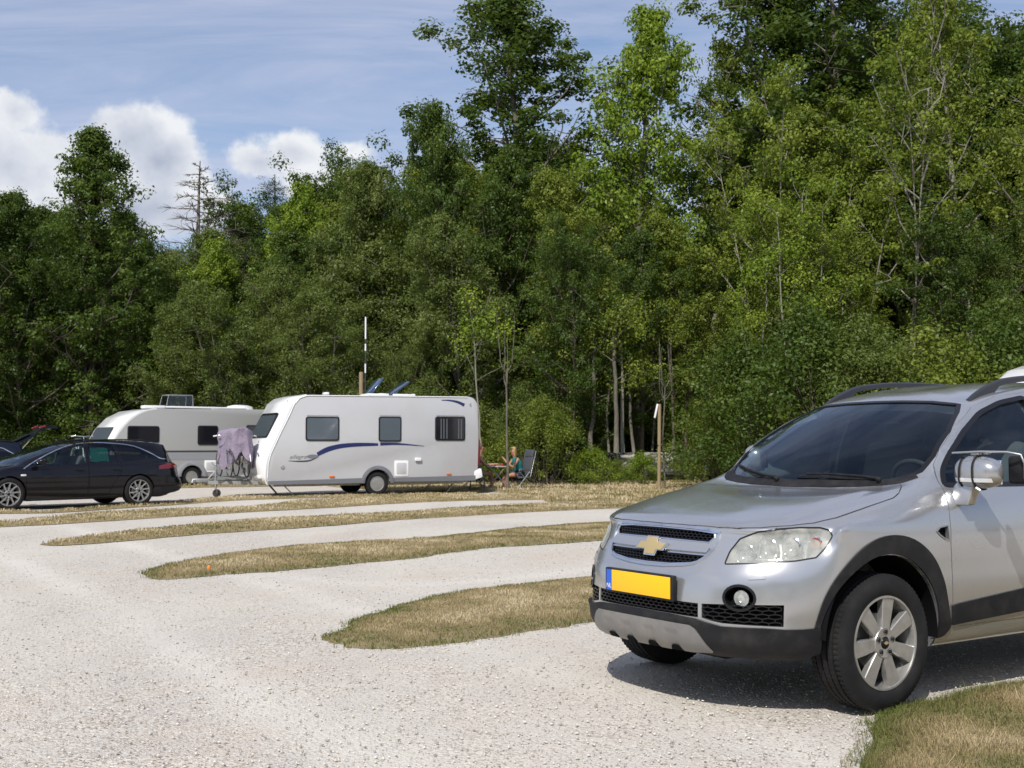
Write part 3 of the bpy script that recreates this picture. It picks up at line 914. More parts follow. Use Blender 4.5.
    skid = patch(base, sk, CY, .024, -.004, (1.0, .012), shape=lambda u, v: -.007 * (1 if (abs(abs(u) - 5.2) < 2.0 or abs(abs(u) - 14.2) < 2.0) and v < .405 else 0))
    skp = bm_link(skid, 'skid_plate', M['plastic_grey'], root, 35)
    for a in (-14.5, -5, 5, 14.5):
        bm_link(patch(base, [(a - 1.2, .340), (a + 1.0, .340), (a + 2.2, .320), (a - 2.2, .320)], CY, .0265, .01, (1, .01)), 'skid_slot', M['void'], skp, 35)
    # windscreen -----------------------------------------------
    bm_link(patch(base, ws, F, -.004, 0, (.05, .05), solid=False), 'windscreen', M['glass'], root)
    bm_link(strip(base, ws, F, .028, .002, -.012, True, (.03, .03)), 'windscreen_seal', M['gloss_black'], root, 50)
    cowl = [(-.27, 0), (-.29, .30), (-.33, .47), (-.38, .62), (-.43, .69), (-.50, .735), (-.52, .70), (-.44, .60), (-.39, .47), (-.355, .30), (-.335, 0)]
    cowl = cowl + [(x, -y) for x, y in reversed(cowl[1:-1])] if False else [(x, -y) for x, y in reversed(cowl[1:6])] + cowl[0:6] + cowl[6:] + [(x, -y) for x, y in reversed(cowl[6:10])]
    bm_link(patch(base, cowl, T, .004, -.004, (.03, .03)), 'cowl', M['plastic'], root, 50)
    bm_link(patch(base, rw, m_rear(), -.004, 0, (.05, .05), solid=False), 'rear_window', M['tint'], root)
    bm_link(strip(base, rw, m_rear(), .03, .002, -.012, True, (.03, .03)), 'rear_window_seal', M['gloss_black'], root, 50)
    # wipers
    def wiper(p):
        b = MB(); pts = []
        for y, z in p:
            h = base.hit(*F(y, z)); pts.append(h[0] + h[1] * .022)
        b.tube([pts[0] + Vector((0.02, 0, -.012)), pts[0]], .013, 8)
        b.tube(pts, [.010, .008, .007, .006, .005][:len(pts)], 6)
        q = []
        y0, z0 = p[1]; y1, z1 = p[-1]
        for t in (-.25, 0, .25, .5, .75, 1.0, 1.25):
            y = y0 + (y1 - y0) * t; z = z0 + (z1 - z0) * t - .003
            h = base.hit(*F(y, max(z, 1.122))); q.append(h[0] + h[1] * .008)
        b.tube(q, [.004, .006, .007, .007, .007, .006, .004], 5)
        b.build('wiper', M['plastic'], root, 40)
    wiper([(.56, 1.140), (.45, 1.152), (.25, 1.162), (.08, 1.160)])
    wiper([(-.12, 1.133), (-.28, 1.150), (-.45, 1.175), (-.60, 1.20)])
    # roof rails -----------------------------------------------
    for s in (1, -1):
        b = MB(); top = []
        X0, X1 = -1.20, -3.12
        n = 34; vs = []; fs = []
        for i in range(n + 1):
            x = X0 + (X1 - X0) * (i / n)
            h = base.hit(Vector((x, s * .545, 4)), Vector((0, 0, -1)))
            t = i / n
            lift = .060 * min(1, (t / .16)) ** .75 * min(1, ((1 - t) / .14)) ** .8
            ph = max(0, lift)
            zb = h[0].z + (max(0, lift - .030) if .13 < t < .88 and not (.46 < t < .50) else -.01)
            zt = h[0].z + .006 + ph
            w = .020
            for dy, zz in ((-w, zb), (-w, zt - .008), (-w * .5, zt), (w * .5, zt), (w, zt - .008), (w, zb)):
                vs.append((x, s * .545 + dy, zz))
        for i in range(n):
            for k in range(6):
                fs.append((i * 6 + k, i * 6 + (k + 1) % 6, (i + 1) * 6 + (k + 1) % 6, (i + 1) * 6 + k))
        fs.append(tuple(range(6))); fs.append(tuple(n * 6 + k for k in range(6)))
        b.add(vs, fs); b.build('roof_rail', M['rail'], root, 50)
    # rear lamps, rear plate, tailgate line, rear bumper
    for s in (1, -1):
        tl = [(148, .86), (148, 1.14), (160, 1.16), (163, 1.0), (158, .86)]
        mp = m_cyl(-2.4, s)
        bm_link(patch(base, [(145, .86), (140, 1.0), (143, 1.16), (155, 1.17), (156, 1.0), (154, .86)], mp, .010, -.004, (2, .03)), 'rear_lamp', M['red'], root, 40)
    bm_link(patch(base, sym([(0, .60), (50, .60), (58, .56), (58, .40), (0, .40)])[0:0] or [(128, .62), (232, .62), (236, .5), (232, .40), (128, .40), (124, .5)], m_cyl(-2.4), .016, -.004, (4, .03)), 'rear_cladding', M['plastic'], root, 40)
    b = MB(); b.box((-3.70, 0, .83), (.03, .53, .12), bev=.005); rp = b.build('rear_plate', M['yellow'], root)
    # wheels ---------------------------------------------------
    for x in (0, -2.707):
        for s in (1, -1):
            wheel(root, .347, .215, .232, 7, 'paddle', (x - .025, s * .90, .347), s, rad(98), True, None, True)
    # underside
    b = MB(); b.box((-1.35, 0, .33), (2.3, 1.1, .16), bev=.03); b.box((.2, 0, .31), (.9, .9, .10), bev=.03); b.box((-3.1, 0, .36), (.7, .9, .14), bev=.03)
    b.tube([(0, -.75, .36), (0, .75, .36)], .04, 10); b.tube([(-2.707, -.75, .36), (-2.707, .75, .36)], .05, 10)
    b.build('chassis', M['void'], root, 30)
    # cabin ----------------------------------------------------
    b = MB()
    b.box((-.64, 0, .97), (.46, 1.42, .24), bev=.09)
    b.box((-.74, .38, 1.06), (.26, .40, .12), bev=.05)
    b.box((-1.0, 0, .70), (.9, .26, .34), bev=.05)
    b.build('dashboard', M['dash'], root, 40)
    b = MB(); b.prism([(.44, .40), (-.2, .40), (-.2, .43), (.44, .43)], 'x', 0, 0) if False else None
    b = MB(); Q = Matrix.Translation((-.98, .37, 1.075)) @ Matrix.Rotation(rad(-64), 4, 'Z').inverted() @ Matrix.Identity(4)
    Q = Matrix.Translation((-.98, .37, 1.08)) @ Matrix.Rotation(rad(24), 4, 'Y') @ Matrix.Rotation(rad(90), 4, 'Z')
    ring = [(.185 * math.cos(2 * PI * i / 32), 0, .185 * math.sin(2 * PI * i / 32)) for i in range(33)]
    b.tube([Q @ Vector(p) for p in ring], .015, 8, False)
    for a in (20, 160, 270):
        b.bar(Q @ Vector((0, 0, 0)), Q @ Vector((.18 * math.cos(rad(a)), 0, .18 * math.sin(rad(a)))), .035, .015)
    b.box(Q @ Vector((0, 0, 0)), (.05, .11, .11), bev=.02)
    b.tube([Q @ Vector((0, 0, 0)), (-.72, .37, .98)], .03, 8)
    b.build('steering_wheel', M['dash'], root, 50)
    for (sx, sy, w) in ((-1.45, .37, .50), (-1.45, -.37, .50), (-2.35, .30, 1.15)):
        if w > 1: sy = 0
        b = MB()
        b.box((sx + .12, sy, .72), (.54, w, .20), bev=.07)
        b.box((sx - .20, sy, 1.04), (.17, w * .94, .66), (0, rad(-14), 0), bev=.07)
        for yy in ([0] if w < 1 else [-.36, .36]):
            b.box((sx - .30, sy + yy, 1.44), (.10, .27, .19), (0, rad(-10), 0), bev=.045)
            for q in (-.06, .06): b.tube([(sx - .27, sy + yy + q, 1.30), (sx - .30, sy + yy + q, 1.40)], .008, 6)
        b.build('seat', M['seat'], root, 40)
    b = MB(); b.box((-1.12, .0, 1.50), (.035, .25, .07), (0, rad(20), 0), bev=.015); b.tube([(-1.06, 0, 1.57), (-1.11, 0, 1.53)], .012, 6); b.build('rear_view_mirror', M['dash'], root)
    return root

def build_mirror(root, s):
    """door mirror with a clipped-on towing mirror"""
    bm = bmesh.new(); bmesh.ops.create_uvsphere(bm, u_segments=28, v_segments=18, radius=1)
    for v in bm.verts:
        x, y, z = v.co
        # fuller than an ellipsoid, flat at the back
        def sq(a, p): return math.copysign(abs(a) ** p, a)
        X = sq(x, .8) * .085; Y = sq(y, .75) * .142; Z = sq(z, .75) * .088
        if X < -.03: X = -.03 - (-.03 - X) * .25
        Z += -.10 * Y * (1 if Y > 0 else .35) * -.15
        if Z > 0: Z *= 1.0 - .22 * (Y / .142 if Y > 0 else 0)
        v.co = Vector((X, Y, Z))
    bmesh.ops.rotate(bm, verts=bm.verts, cent=(0, 0, 0), matrix=Matrix.Rotation(rad(-8), 3, 'Z'))
    bmesh.ops.translate(bm, verts=bm.verts, vec=(-.69, 1.055, 1.222))
    mb = Base(bm)
    shift = Vector((.035, -.052, -.022))
    fold = Matrix.Identity(4)
    if s < 0:
        shift = Vector((-.19, -.10, .035))
        fold = Matrix.Translation((-.66, .93, 0)) @ Matrix.Rotation(rad(62), 4, 'Z') @ Matrix.Translation((.66, -.93, 0))
    def fin(b, foot=False):
        b.v = [(Vector(v) + (Vector((-.13 if s < 0 else 0, -.03 if s < 0 else 0, 0)) if foot else shift)) for v in b.v]
        if not foot: b.v = [fold @ v for v in b.v]
        b.v = [(v.x, v.y * s, v.z) for v in b.v]
        return b
    for v in bm.verts: v.co = fold @ (v.co + shift)
    if s < 0:
        for v in bm.verts: v.co.y *= -1
        bmesh.ops.reverse_faces(bm, faces=bm.faces)
    h = bm_link(bm, 'door_mirror', M['silver'], root, 60)
    b = MB()
    n = 6; vs = []; fs = []
    for (z, x0, x1, y0, y1) in ((1.022, -.665, -.605, .87, .965), (1.06, -.675, -.61, .86, .975), (1.12, -.70, -.61, .87, .99), (1.155, -.715, -.625, .89, 1.01)):
        vs += [(x0, y0, z), (x1, y0, z), (x1, y1, z), (x0, y1, z)]
    for i in range(3):
        for k in range(4): fs.append((i * 4 + k, i * 4 + (k + 1) % 4, (i + 1) * 4 + (k + 1) % 4, (i + 1) * 4 + k))
    fs += [(0, 1, 2, 3), (12, 13, 14, 15)]
    b.add(vs, fs); fin(b, True).build('mirror_foot', M['silver'], h, 50, bevel=.008)
    # indicator strip
    def mh(y, z):
        return mb.hit(Vector((1, y, z)), Vector((-1, 0, 0)))
    b = MB(); P0 = []
    for i in range(13):
        y = .945 + .245 * i / 12
        r = [mh(y, 1.172 + .0), mh(y, 1.192)]
        if all(r): P0.append([q[0] + q[1] * .004 for q in r])
    vs = [p for r in P0 for p in r]; fs = [(2 * i, 2 * i + 1, 2 * i + 3, 2 * i + 2) for i in range(len(P0) - 1)]
    b.add(vs, fs); fin(b).build('indicator', M['white'], h, 60)
    b = MB(); b.box((-.718, 1.055, 1.22), (.012, .23, .13), bev=.01); fin(b).build('mirror_glass', M['chrome'], h)
    if s < 0: return
    # towing mirror: strap, arm, head
    t = MB()
    for yy, tl in ((1.075, 0), (.985, .035)):
        pts = []
        for i in range(24):
            a = 2 * PI * i / 24
            d = Vector((math.cos(a), tl * math.sin(a) * 3, math.sin(a))).normalized()
            q = mb.hit(Vector((-.69, yy, 1.222)) + d * 1.0, -d)
            if q: pts.append(q[0] + q[1] * .004)
        t.tube(pts + pts[:1], .006, 5, False)
    fin(t).build('strap', M['plastic'], h, 60)
    t = MB()
    t.tube([(-.60, .955, 1.322), (-.64, 1.10, 1.330), (-.69, 1.22, 1.328), (-.71, 1.285, 1.315), (-.72, 1.30, 1.27), (-.72, 1.30, 1.19)], .006, 8)
    t.box((-.65, 1.065, 1.322), (.03, .05, .022), bev=.005); t.box((-.665, 1.12, 1.325), (.03, .03, .02), bev=.005)
    t.tube([(-.62, 1.08, 1.14), (-.63, 1.10, 1.125)], .010, 6)
    fin(t).build('arm', M['satin'], h, 50)
    t = MB(); t.box((-.755, 1.285, 1.235), (.035, .21, .145), (0, 0, rad(-6)), bev=.017); fin(t).build('towing_mirror', M['plastic'], h, 50)
    t = MB(); t.box((-.776, 1.285, 1.235), (.004, .18, .118), (0, 0, rad(-6))); fin(t).build('towing_mirror_glass', M['chrome'], h, 50)
# ------------------------------------------------------------------ low estate cars (remapped control grid)
def remap_grid(ws=1.0, tail=1.0, hgt=1.0):
    g = suv_grid()
    zx = [.20, .27, .50, .70, .90, 1.0, 1.15, 1.20, 1.60, 1.70, 1.77]
    zz = [.16, .19, .36, .53, .695, .79, .925, .95, 1.33, 1.405, 1.455]
    xx = [-3.72, -3.63, -3.44, -3.15, -2.7, -2.15, -1.45, -1.045, -.5, -.25, .3, .84]
    xz = [-4.02, -3.97, -3.62, -3.42, -3.02, -2.42, -1.72, -1.12, -.22, .10, .48, .93]
    out = []
    for r in g:
        out.append([(float(np.interp(x, xx, xz)) * (1 if x > -2 else tail), y * .99, float(np.interp(z, zx, zz)) * hgt) for x, y, z in r])
    return out

def build_estate(name, label, loc, rz, paint, tail=1.0, hatch_open=False, shade=None, group=None, spokes=10):
    root = empty(name, label, 'car', loc, rz, group)
    g = remap_grid(tail=tail)
    bm = loft_body(g, 4, 4, bottom_z=.17)
    base = Base(bm); body = bm_link(bm, 'body', paint, root, 30)
    wb = -2.83 * tail
    R = .335
    w1 = round_poly([(-.40, .90), (-1.02, 1.19), (-1.52, 1.335), (-1.66, 1.355), (-1.64, .935)], .03, 2)
    w2 = round_poly([(-1.72, .935), (-1.74, 1.36), (-2.28, 1.345), (-2.38, .955)], .03, 2)
    w3 = round_poly([(-2.46, .965), (-2.37, 1.335), (-2.78, 1.285), (-3.18, 1.11), (-3.32, 1.04)], .03, 2)
    if tail < .95:
        w3 = [(-2.44, .965), (-2.37, 1.30), (-2.62, 1.25), (-2.95, 1.06), (-2.98, 1.0)]
    ws = sym([(0, .925), (.4, .925), (.62, .95), (.67, 1.0), (.64, 1.12), (.55, 1.285), (.48, 1.325), (0, 1.345)])
    rw = sym([(0, 1.30), (.46, 1.28), (.60, 1.02), (0, 1.0)])
    cav = []
    for r in (4, 7, 9, 11, 12, 13, 14, 15, 16, 17, 18, 19):
        row = []
        for j, (x, y, z) in enumerate(g[r]):
            yy = 0 if j in (0, 16) else max(0, y - (.08 if r < 12 else .045))
            if r < 12: x = max(min(x, -.25), -3.75 * tail); yy = min(yy, .80)
            else:
                x += -.05 if j < 7 else (.06 if j > 13 else 0)
                if r >= 15: z -= .03
            row.append((x, yy, z))
        cav.append(row)
    cut = [loft_body(cav, 1, 1, bottom_z=.38)]
    for wx in (0, wb):
        for s in (1, -1):
            b = bmesh.new()
            bmesh.ops.create_cone(b, cap_ends=True, segments=40, radius1=R + .035, radius2=R + .035, depth=.55, matrix=Matrix.Translation((wx, s * .90, R)) @ Matrix.Rotation(PI / 2, 4, 'X'))
            cut.append(b)
    cut.append(patch(base, ws, m_front(), .08, -.12, (.06, .06)))
    cut.append(patch(base, rw, m_rear(), .08, -.12, (.06, .06)))
    dF = [(-.34, .88), (-.36, .30), (-1.66, .28), (-1.68, .90), (-1.69, 1.385), (-1.50, 1.365), (-1.0, 1.225)]
    dR = [(-1.69, .28), (-2.14 * (.9 if tail < 1 else 1), .30), (-2.24, .52), (-2.40, .74), (-2.43, .92), (-2.335, 1.375), (-1.70, 1.388)]
    for s in (1, -1):
        for w_ in (w1, w2, w3): cut.append(patch(base, w_, m_side(s), .08, -.14, (.06, .06)))
        for d_ in (dF, dR): bm_link(strip(base, d_, m_side(s), .007, .0016, -.004, True, (.05, .05)), 'door_seam', M['void'], root, 60)
    bonnet = [(.78, 0), (.76, .3), (.66, .55), (.40, .74), (.1, .79), (-.10, .74), (.02, .5), (.07, .2), (.08, 0)]
    bonnet += [(x, -y) for x, y in reversed(bonnet[1:-1])]
    bm_link(strip(base, bonnet, m_top(), .007, .0016, -.004, True, (.05, .05)), 'bonnet_seam', M['void'], root, 60)
    boolean(body, cut); smooth(body.data, 30)
    for s in (1, -1):
        sd = m_side(s)
        for w_, gm in ((w1, 'glass'), (w2, 'glass' if shade else 'tint'), (w3, 'tint')):
            bm_link(patch(base, w_, sd, -.008, 0, (.08, .08), solid=False), 'window', M[gm], root, 40)
        top = [(-.30, .845), (-.42, .915), (-1.02, 1.212), (-1.50, 1.355), (-1.75, 1.383), (-2.30, 1.370), (-2.78, 1.312), (-3.20, 1.13), (-3.36, 1.04), (-3.55, 1.02)]
        if tail > .95: bm_link(strip(base, smooth_line(top, 3), sd, .020, .006, -.004, False, (.05, .05)), 'chrome_strip', M['chrome'], root, 40)
        else: bm_link(strip(base, round_poly([(x, z) for x, z in w3], .02, 2), sd, .022, .006, -.004, True, (.05, .05)), 'chrome_strip', M['chrome'], root, 40)
        for hx in (-1.50, -2.34):
            h = base.hit(Vector((hx, 2 * s, .80)), Vector((0, -s, 0))); b = MB()
            b.box(h[0] + h[1] * .022, (.18, .03, .024), bev=.01); b.build('door_handle', paint, root)
        # crease along the flank
        bm_link(strip(base, [(-.45, .66), (-1.6, .70), (-2.7, .74), (-3.4, .78)], sd, .02, .004, -.004, False, (.05, .05)), 'flank_crease', paint, root, 60)
        bm_link(strip(base, [(-.30, .20), (-1.2, .205), (-2.35 * tail, .22)], sd, .06, .008, -.004, False, (.05, .05)), 'sill_trim', M['plastic'], root, 60)
        cyb = m_cyl(-2.6 * tail, s)
        bm_link(patch(base, [(128, .80), (129, .875), (140, .925), (156, .930), (160, .88), (156, .84), (140, .815)], cyb, .006, -.004, (2, .03)), 'rear_lamp', M['red'], root, 40)
        cyf = m_cyl(-.1, s)
        hl = bm_link(patch(base, [(27, .60), (30, .67), (45, .725), (62, .745), (58, .68), (45, .62)], cyf, .004, -.004, (2, .02)), 'headlight', M['bulb'], root, 40)
        b = MB(); b.box((-.17, 0, 0), (0.001, .001, .001)) if False else None
        h = base.hit(Vector((-.29, 2 * s, .715)), Vector((0, -s, 0)))
        b = MB(); b.box(h[0], (.11, .012, .035), bev=.005); b.build('side_repeater', M['white'], root)
        mm = MB(); mm.box((-.60, s * 1.02, .985), (.15, .20, .125), (0, 0, s * rad(12)), bev=.05); mm.tube([(-.56, s * .86, .93), (-.60, s * .98, .96)], .022, 8)
        mm.build('door_mirror', paint, root, 50)
        for wx in (0, wb):
            wheel(root, R, .225, .235, spokes, 'thin', (wx, s * .905, R), s, rad(18), True, M['alloy'])
            b = MB(); n = 30; vs = []
            for i in range(n + 1):
                a = PI * i / n
                for y in (.885, .60): vs.append((wx + (R + .034) * math.cos(a), s * y, R + (R + .034) * math.sin(a)))
            vs += [(wx, s * .60, R)]
            b.add(vs, [(2 * i, 2 * i + 1, 2 * i + 3, 2 * i + 2) for i in range(n)] + [(2 * i + 1, 2 * n + 2, 2 * i + 3) for i in range(n)])
            b.build('wheel_arch_liner', M['void'], root, 40, fixn=False)
    bm_link(patch(base, ws, m_front(), -.004, 0, (.08, .08), solid=False), 'windscreen', M['glass'], root, 40)
    if not hatch_open:
        bm_link(patch(base, rw, m_rear(), -.004, 0, (.08, .08), solid=False), 'rear_window', M['tint'], root, 40)
    bm_link(patch(base, sym([(0, .68), (22, .67), (20, .50), (0, .46)]), m_cyl(-.1), .006, -.004, (2, .03)), 'grille', M['gloss_black'], root, 40)
    bm_link(patch(base, sym([(0, .40), (40, .38), (45, .25), (0, .22)]), m_cyl(-.1), .006, -.004, (2, .03)), 'lower_intake', M['plastic'], root, 40)
    bm_link(patch(base, [(120, .22), (240, .22), (236, .40), (180, .42), (124, .40)], m_cyl(-2.6 * tail), .008, -.004, (3, .04)), 'rear_cladding', M['plastic'], root, 40)
    b = MB(); b.box((.925, 0, .46), (.03, .52, .11), bev=.004); b.build('number_plate', M['yellow'], root)
    # roof rails and fin
    for s in (1, -1):
        pts = []
        for i in range(13):
            x = -1.45 - 1.75 * tail * i / 12
            h = base.hit(Vector((x, s * .54, 4)), Vector((0, 0, -1)))
            pts.append(h[0] + Vector((0, 0, .038 if 0 < i < 12 else .0)))
        b = MB(); b.tube(pts, .014, 8); b.build('roof_rail', M['gloss_black'], root)
    b = MB(); b.box((-1.3, 0, .22), (2.4, 1.2, .1), bev=.02); b.box((-3.3 * tail, 0, .26), (.6, .9, .1), bev=.02); b.build('chassis', M['void'], root)
    # seats
    for sx, w in ((-1.40, .48), (-1.40, -.48), (-2.35, 1.15)):
        sy = .36 if w == .48 else (-.36 if w < 0 else 0); w = abs(w)
        b = MB(); b.box((sx + .1, sy, .55), (.5, w, .18), bev=.06); b.box((sx - .2, sy, .84), (.15, w, .55), (0, rad(-16), 0), bev=.06)
        for yy in ([0] if w < 1 else [-.33, .33]): b.box((sx - .28, sy + yy, 1.17), (.09, .25, .16), (0, rad(-12), 0), bev=.04)
        b.build('seat', M['seat'], root, 40)
    b = MB(); b.box((-.45, 0, .84), (.5, 1.35, .18), bev=.07); b.build('dashboard', M['dash'], root)
    b = MB()
    Q = Matrix.Translation((-.86, .36, .90)) @ Matrix.Rotation(rad(24), 4, 'Y') @ Matrix.Rotation(rad(90), 4, 'Z')
    b.tube([Q @ Vector((.18 * math.cos(2 * PI * i / 24), 0, .18 * math.sin(2 * PI * i / 24))) for i in range(25)], .015, 6, False); b.tube([Q @ Vector((0, 0, 0)), (-.6, .36, .84)], .03, 6); b.bar(Q @ Vector((-.17, 0, 0)), Q @ Vector((.17, 0, 0)), .05, .02)
    b.build('steering_wheel', M['dash'], root)
    if hatch_open:
        # the tailgate raised on its hinges above the roof edge
        b = MB(); hx = -3.35 * tail; hz = 1.36
        pts = []
        prof = [(0, 0), (-.20, .09), (-.42, .22), (-.60, .36), (-.72, .43), (-.86, .45), (-1.02, .44)]
        vs = []; fs = []; n = len(prof)
        for k, th in ((0, 0), (1, -.06)):
            for i, (x, z) in enumerate(prof):
                w = .52 + .14 * min(1, i / 3)
                for y in (-w, -w * .5, 0, w * .5, w):
                    vs.append((hx + x, y, hz + z + th + .03 * (1 - (y / w) ** 2)))
        for k in range(2):
            for i in range(n - 1):
                for j in range(4):
                    a = k * n * 5 + i * 5 + j
                    fs.append((a, a + 1, a + 6, a + 5) if k else (a, a + 5, a + 6, a + 1))
        for i in range(n - 1):
            for j in (0, 4):
                a = i * 5 + j; c = a + n * 5; fs.append((a, a + 5, c + 5, c))
        for i in (0, n - 1):
            for j in range(4):
                a = i * 5 + j; c = a + n * 5; fs.append((a, a + 1, c + 1, c))
        b.add(vs, fs); tg = b.build('tailgate', paint, root, 40)
        for s in (1, -1):
            b = MB(); b.box((hx - .66, s * .60, hz + .43), (.16, .17, .05), (0, rad(20), 0), bev=.02); b.build('rear_lamp', M['red'], tg)
            b = MB(); b.tube([(hx - .45, s * .55, hz + .18), (hx - .05, s * .60, hz - .30)], .012, 8); b.build('gas_strut', M['steel'], tg)
        b = MB()
        b.add([(hx - .06, -.44, hz + .075), (hx - .06, .44, hz + .075), (hx - .40, .50, hz + .255), (hx - .40, -.50, hz + .255)], [(0, 1, 2, 3)]); b.build('rear_window', M['gloss_black'], tg)
    if shade:
        n = 14; vs = []; fs = []
        for i in range(n + 1):
            for j in range(5):
                t = i / n; vs.append((-1.80 - .40 * t, .735 + .010 * math.sin(t * 25) - .10 * j / 4, .98 + .29 * j / 4 - .012 * math.sin(t * 7)))
        for i in range(n):
            for j in range(4): a = i * 5 + j; fs.append((a, a + 1, a + 6, a + 5))
        b = MB(); b.add(vs, fs); o = b.build('sun_shade', shade, root, 60, fixn=False)
    return root
# ------------------------------------------------------------------ caravans (x forward along the drawbar, origin on the ground under the rear wall, y left)
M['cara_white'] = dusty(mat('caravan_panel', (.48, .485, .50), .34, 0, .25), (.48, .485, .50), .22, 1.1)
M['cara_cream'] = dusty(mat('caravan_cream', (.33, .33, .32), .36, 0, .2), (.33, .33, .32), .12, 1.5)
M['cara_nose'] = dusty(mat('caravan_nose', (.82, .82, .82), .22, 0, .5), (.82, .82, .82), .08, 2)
M['cara_grey'] = mat('caravan_grey', (.27, .28, .30), .4, 0, .2)
M['cara_dark'] = mat('caravan_dark', (.05, .05, .06), .4, 0, .2)
M['cara_blue'] = mat('caravan_blue', (.012, .018, .10), .35, 0, .3)
M['acrylic'] = mat('acrylic_window', (.085, .105, .125), .10, 0, .6)
M['acrylic2'] = mat('acrylic_window_black', (.010, .010, .014), .06, 0, .6)
M['curtain'] = mat('curtain', (.09, .10, .11), .7)
M['cara_skirt'] = mat('caravan_skirt', (.16, .165, .18), .45)
M['solar'] = mat('solar_glass', (.03, .06, .12), .12, .2, .8)

def extrude_profile(prof, w, bev=.03, name='body', m=None, parent=None):
    b = MB(); b.prism(prof, 'y', -w / 2, w / 2)
    return b.build(name, m, parent, 32, bevel=bev)

def wall_window(parent, x0, x1, z0, z1, W, side=1, m='acrylic', blind=True):
    y = side * (W / 2)
    b = MB(); b.prism(round_poly([(x0, z0), (x1, z0), (x1, z1), (x0, z1)], .07, 4), 'y', y - .01 * side, y + .022 * side)
    f = b.build('window', M['gloss_black'], parent, 40, bevel=.006)
    b = MB(); i = .035
    b.prism(round_poly([(x0 + i, z0 + i), (x1 - i, z0 + i), (x1 - i, z1 - i), (x0 + i, z1 - i)], .05, 4), 'y', y + .01 * side, y + .026 * side)
    b.build('pane', M[m], f, 40)
    return f

def build_caravan(name, label, F, B, prof, nose, W, kind, group='touring caravans on the pitches'):
    """F, B: ground points of the lower front and rear ends of the near wall"""
    d = Vector((F[0] - B[0], F[1] - B[1], 0)); L = d.length; d.normalize()
    rz = math.atan2(d.y, d.x)
    left = Vector((-d.y, d.x, 0))
    # near wall is the caravan's left side (y = +W/2)
    loc = Vector((B[0], B[1], 0)) - left * (W / 2)
    root = empty(name, label, 'caravan', loc, rz, group)
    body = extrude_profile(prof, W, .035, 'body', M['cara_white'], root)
    # nose cap: slightly proud skin over the front profile
    b = MB(); n = len(nose); vs = []; fs = []
    ys = [-W / 2 + .05, -W / 2 + .18, 0, W / 2 - .18, W / 2 - .05]
    for (x, z, t) in nose:
        for y in ys: vs.append((x + t * (1 if abs(y) < W / 2 - .1 else .15) , y, z + t * .3))
    m_ = len(ys)
    for i in range(n - 1):
        for j in range(m_ - 1): a = i * m_ + j; fs.append((a, a + 1, a + m_ + 1, a + m_))
    for (x, z, t) in nose:
        for y in ys: vs.append((x - .05, y, z - .02))
    o = n * m_
    for i in range(n - 1):
        for j in range(m_ - 1): a = o + i * m_ + j; fs.append((a, a + m_, a + m_ + 1, a + 1))
        for j in (0, m_ - 1): a = i * m_ + j; fs.append((a, a + m_, a + m_ + o, a + o))
    for i in (0, n - 1):
        for j in range(m_ - 1): a = i * m_ + j; fs.append((a, a + 1, a + 1 + o, a + o))
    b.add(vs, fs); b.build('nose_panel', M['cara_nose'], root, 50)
    return root, L, body

def chassis(root, L, W, wx, drawbar=1.45, zb=.38, colour='cara_dark'):
    b = MB()
    for s in (1, -1):
        b.bar((0.3, s * .75, zb - .04), (L - .3, s * .75, zb - .04), .05, .14)
        b.bar((L - .4, s * .72, zb - .02), (L + drawbar - .25, s * .06, zb + .0), .05, .09)
    b.bar((wx, -W / 2 + .2, .30), (wx, W / 2 - .2, .30), .07)
    b.bar((.6, -.75, zb - .05), (.6, .75, zb - .05), .05); b.bar((L - .6, -.75, zb - .05), (L - .6, .75, zb - .05), .05)
    b.build('chassis', M['galv'], root, 30)
    b = MB(); b.box((L + drawbar - .12, 0, zb + .05), (.34, .09, .10), bev=.02); b.tube([(L + drawbar - .02, 0, zb + .07), (L + drawbar + .12, 0, zb + .07), (L + drawbar + .14, 0, zb + .0)], .04, 10)
    b.tube([(L + drawbar - .25, 0, zb + .08), (L + drawbar - .48, 0, zb + .33)], .018, 8)
    b.build('hitch', M['galv'], root, 40)
    j = MB(); jx = L + drawbar - .42
    j.tube([(jx, .13, .12), (jx, .13, zb + .42)], .026, 10); j.tube([(jx, .13, zb + .42), (jx + .07, .13, zb + .45), (jx + .10, .13, zb + .52)], .010, 6)
    j.box((jx, .08, zb + .03), (.06, .10, .08), bev=.01)
    for q in (-.045, .045): j.bar((jx - .02, .13 + q, .20), (jx - .03, .13 + q, .10), .03, .008)
    jw = j.build('jockey_stand', M['galv'], root, 40)
    b = MB(); b.lathe([(0, -.03), (.07, -.03), (.098, -.028), (.105, -.01), (.105, .01), (.098, .028), (.07, .03), (0, .03)], 28, Matrix.Translation((jx - .03, .13, .105))); b.build('jockey_wheel', M['rubber'], jw, 40)
    # corner steadies
    for x, dx in ((.55, -.28), (L - .55, .28)):
        for s in (1, -1):
            b = MB(); b.bar((x, s * .72, zb - .06), (x - dx, s * .80, .03), .05, .03); b.box((x - dx, s * .80, .015), (.14, .10, .03), bev=.005)
            b.build('corner_steady', M['galv'], root, 30)
    for s in (1, -1):
        wheel(root, .315, .185, .19, 9, 'cover', (wx, s * (W / 2 - .02), .315), s, 0.2, False, M['alloy'])

def arch_trim(root, wx, W, r0, r1, m, z=.33, s=1, skirt=None):
    n = 20
    out = [(wx + r1 * math.cos(PI * i / n), z + r1 * math.sin(PI * i / n)) for i in range(n + 1)]
    inn = [(wx + r0 * math.cos(PI * i / n), z + r0 * math.sin(PI * i / n)) for i in range(n, -1, -1)]
    b = MB(); b.prism(out + inn, 'y', s * (W / 2 - .02), s * (W / 2 + .03)); b.build('wheel_arch', m, root, 40, bevel=.006)

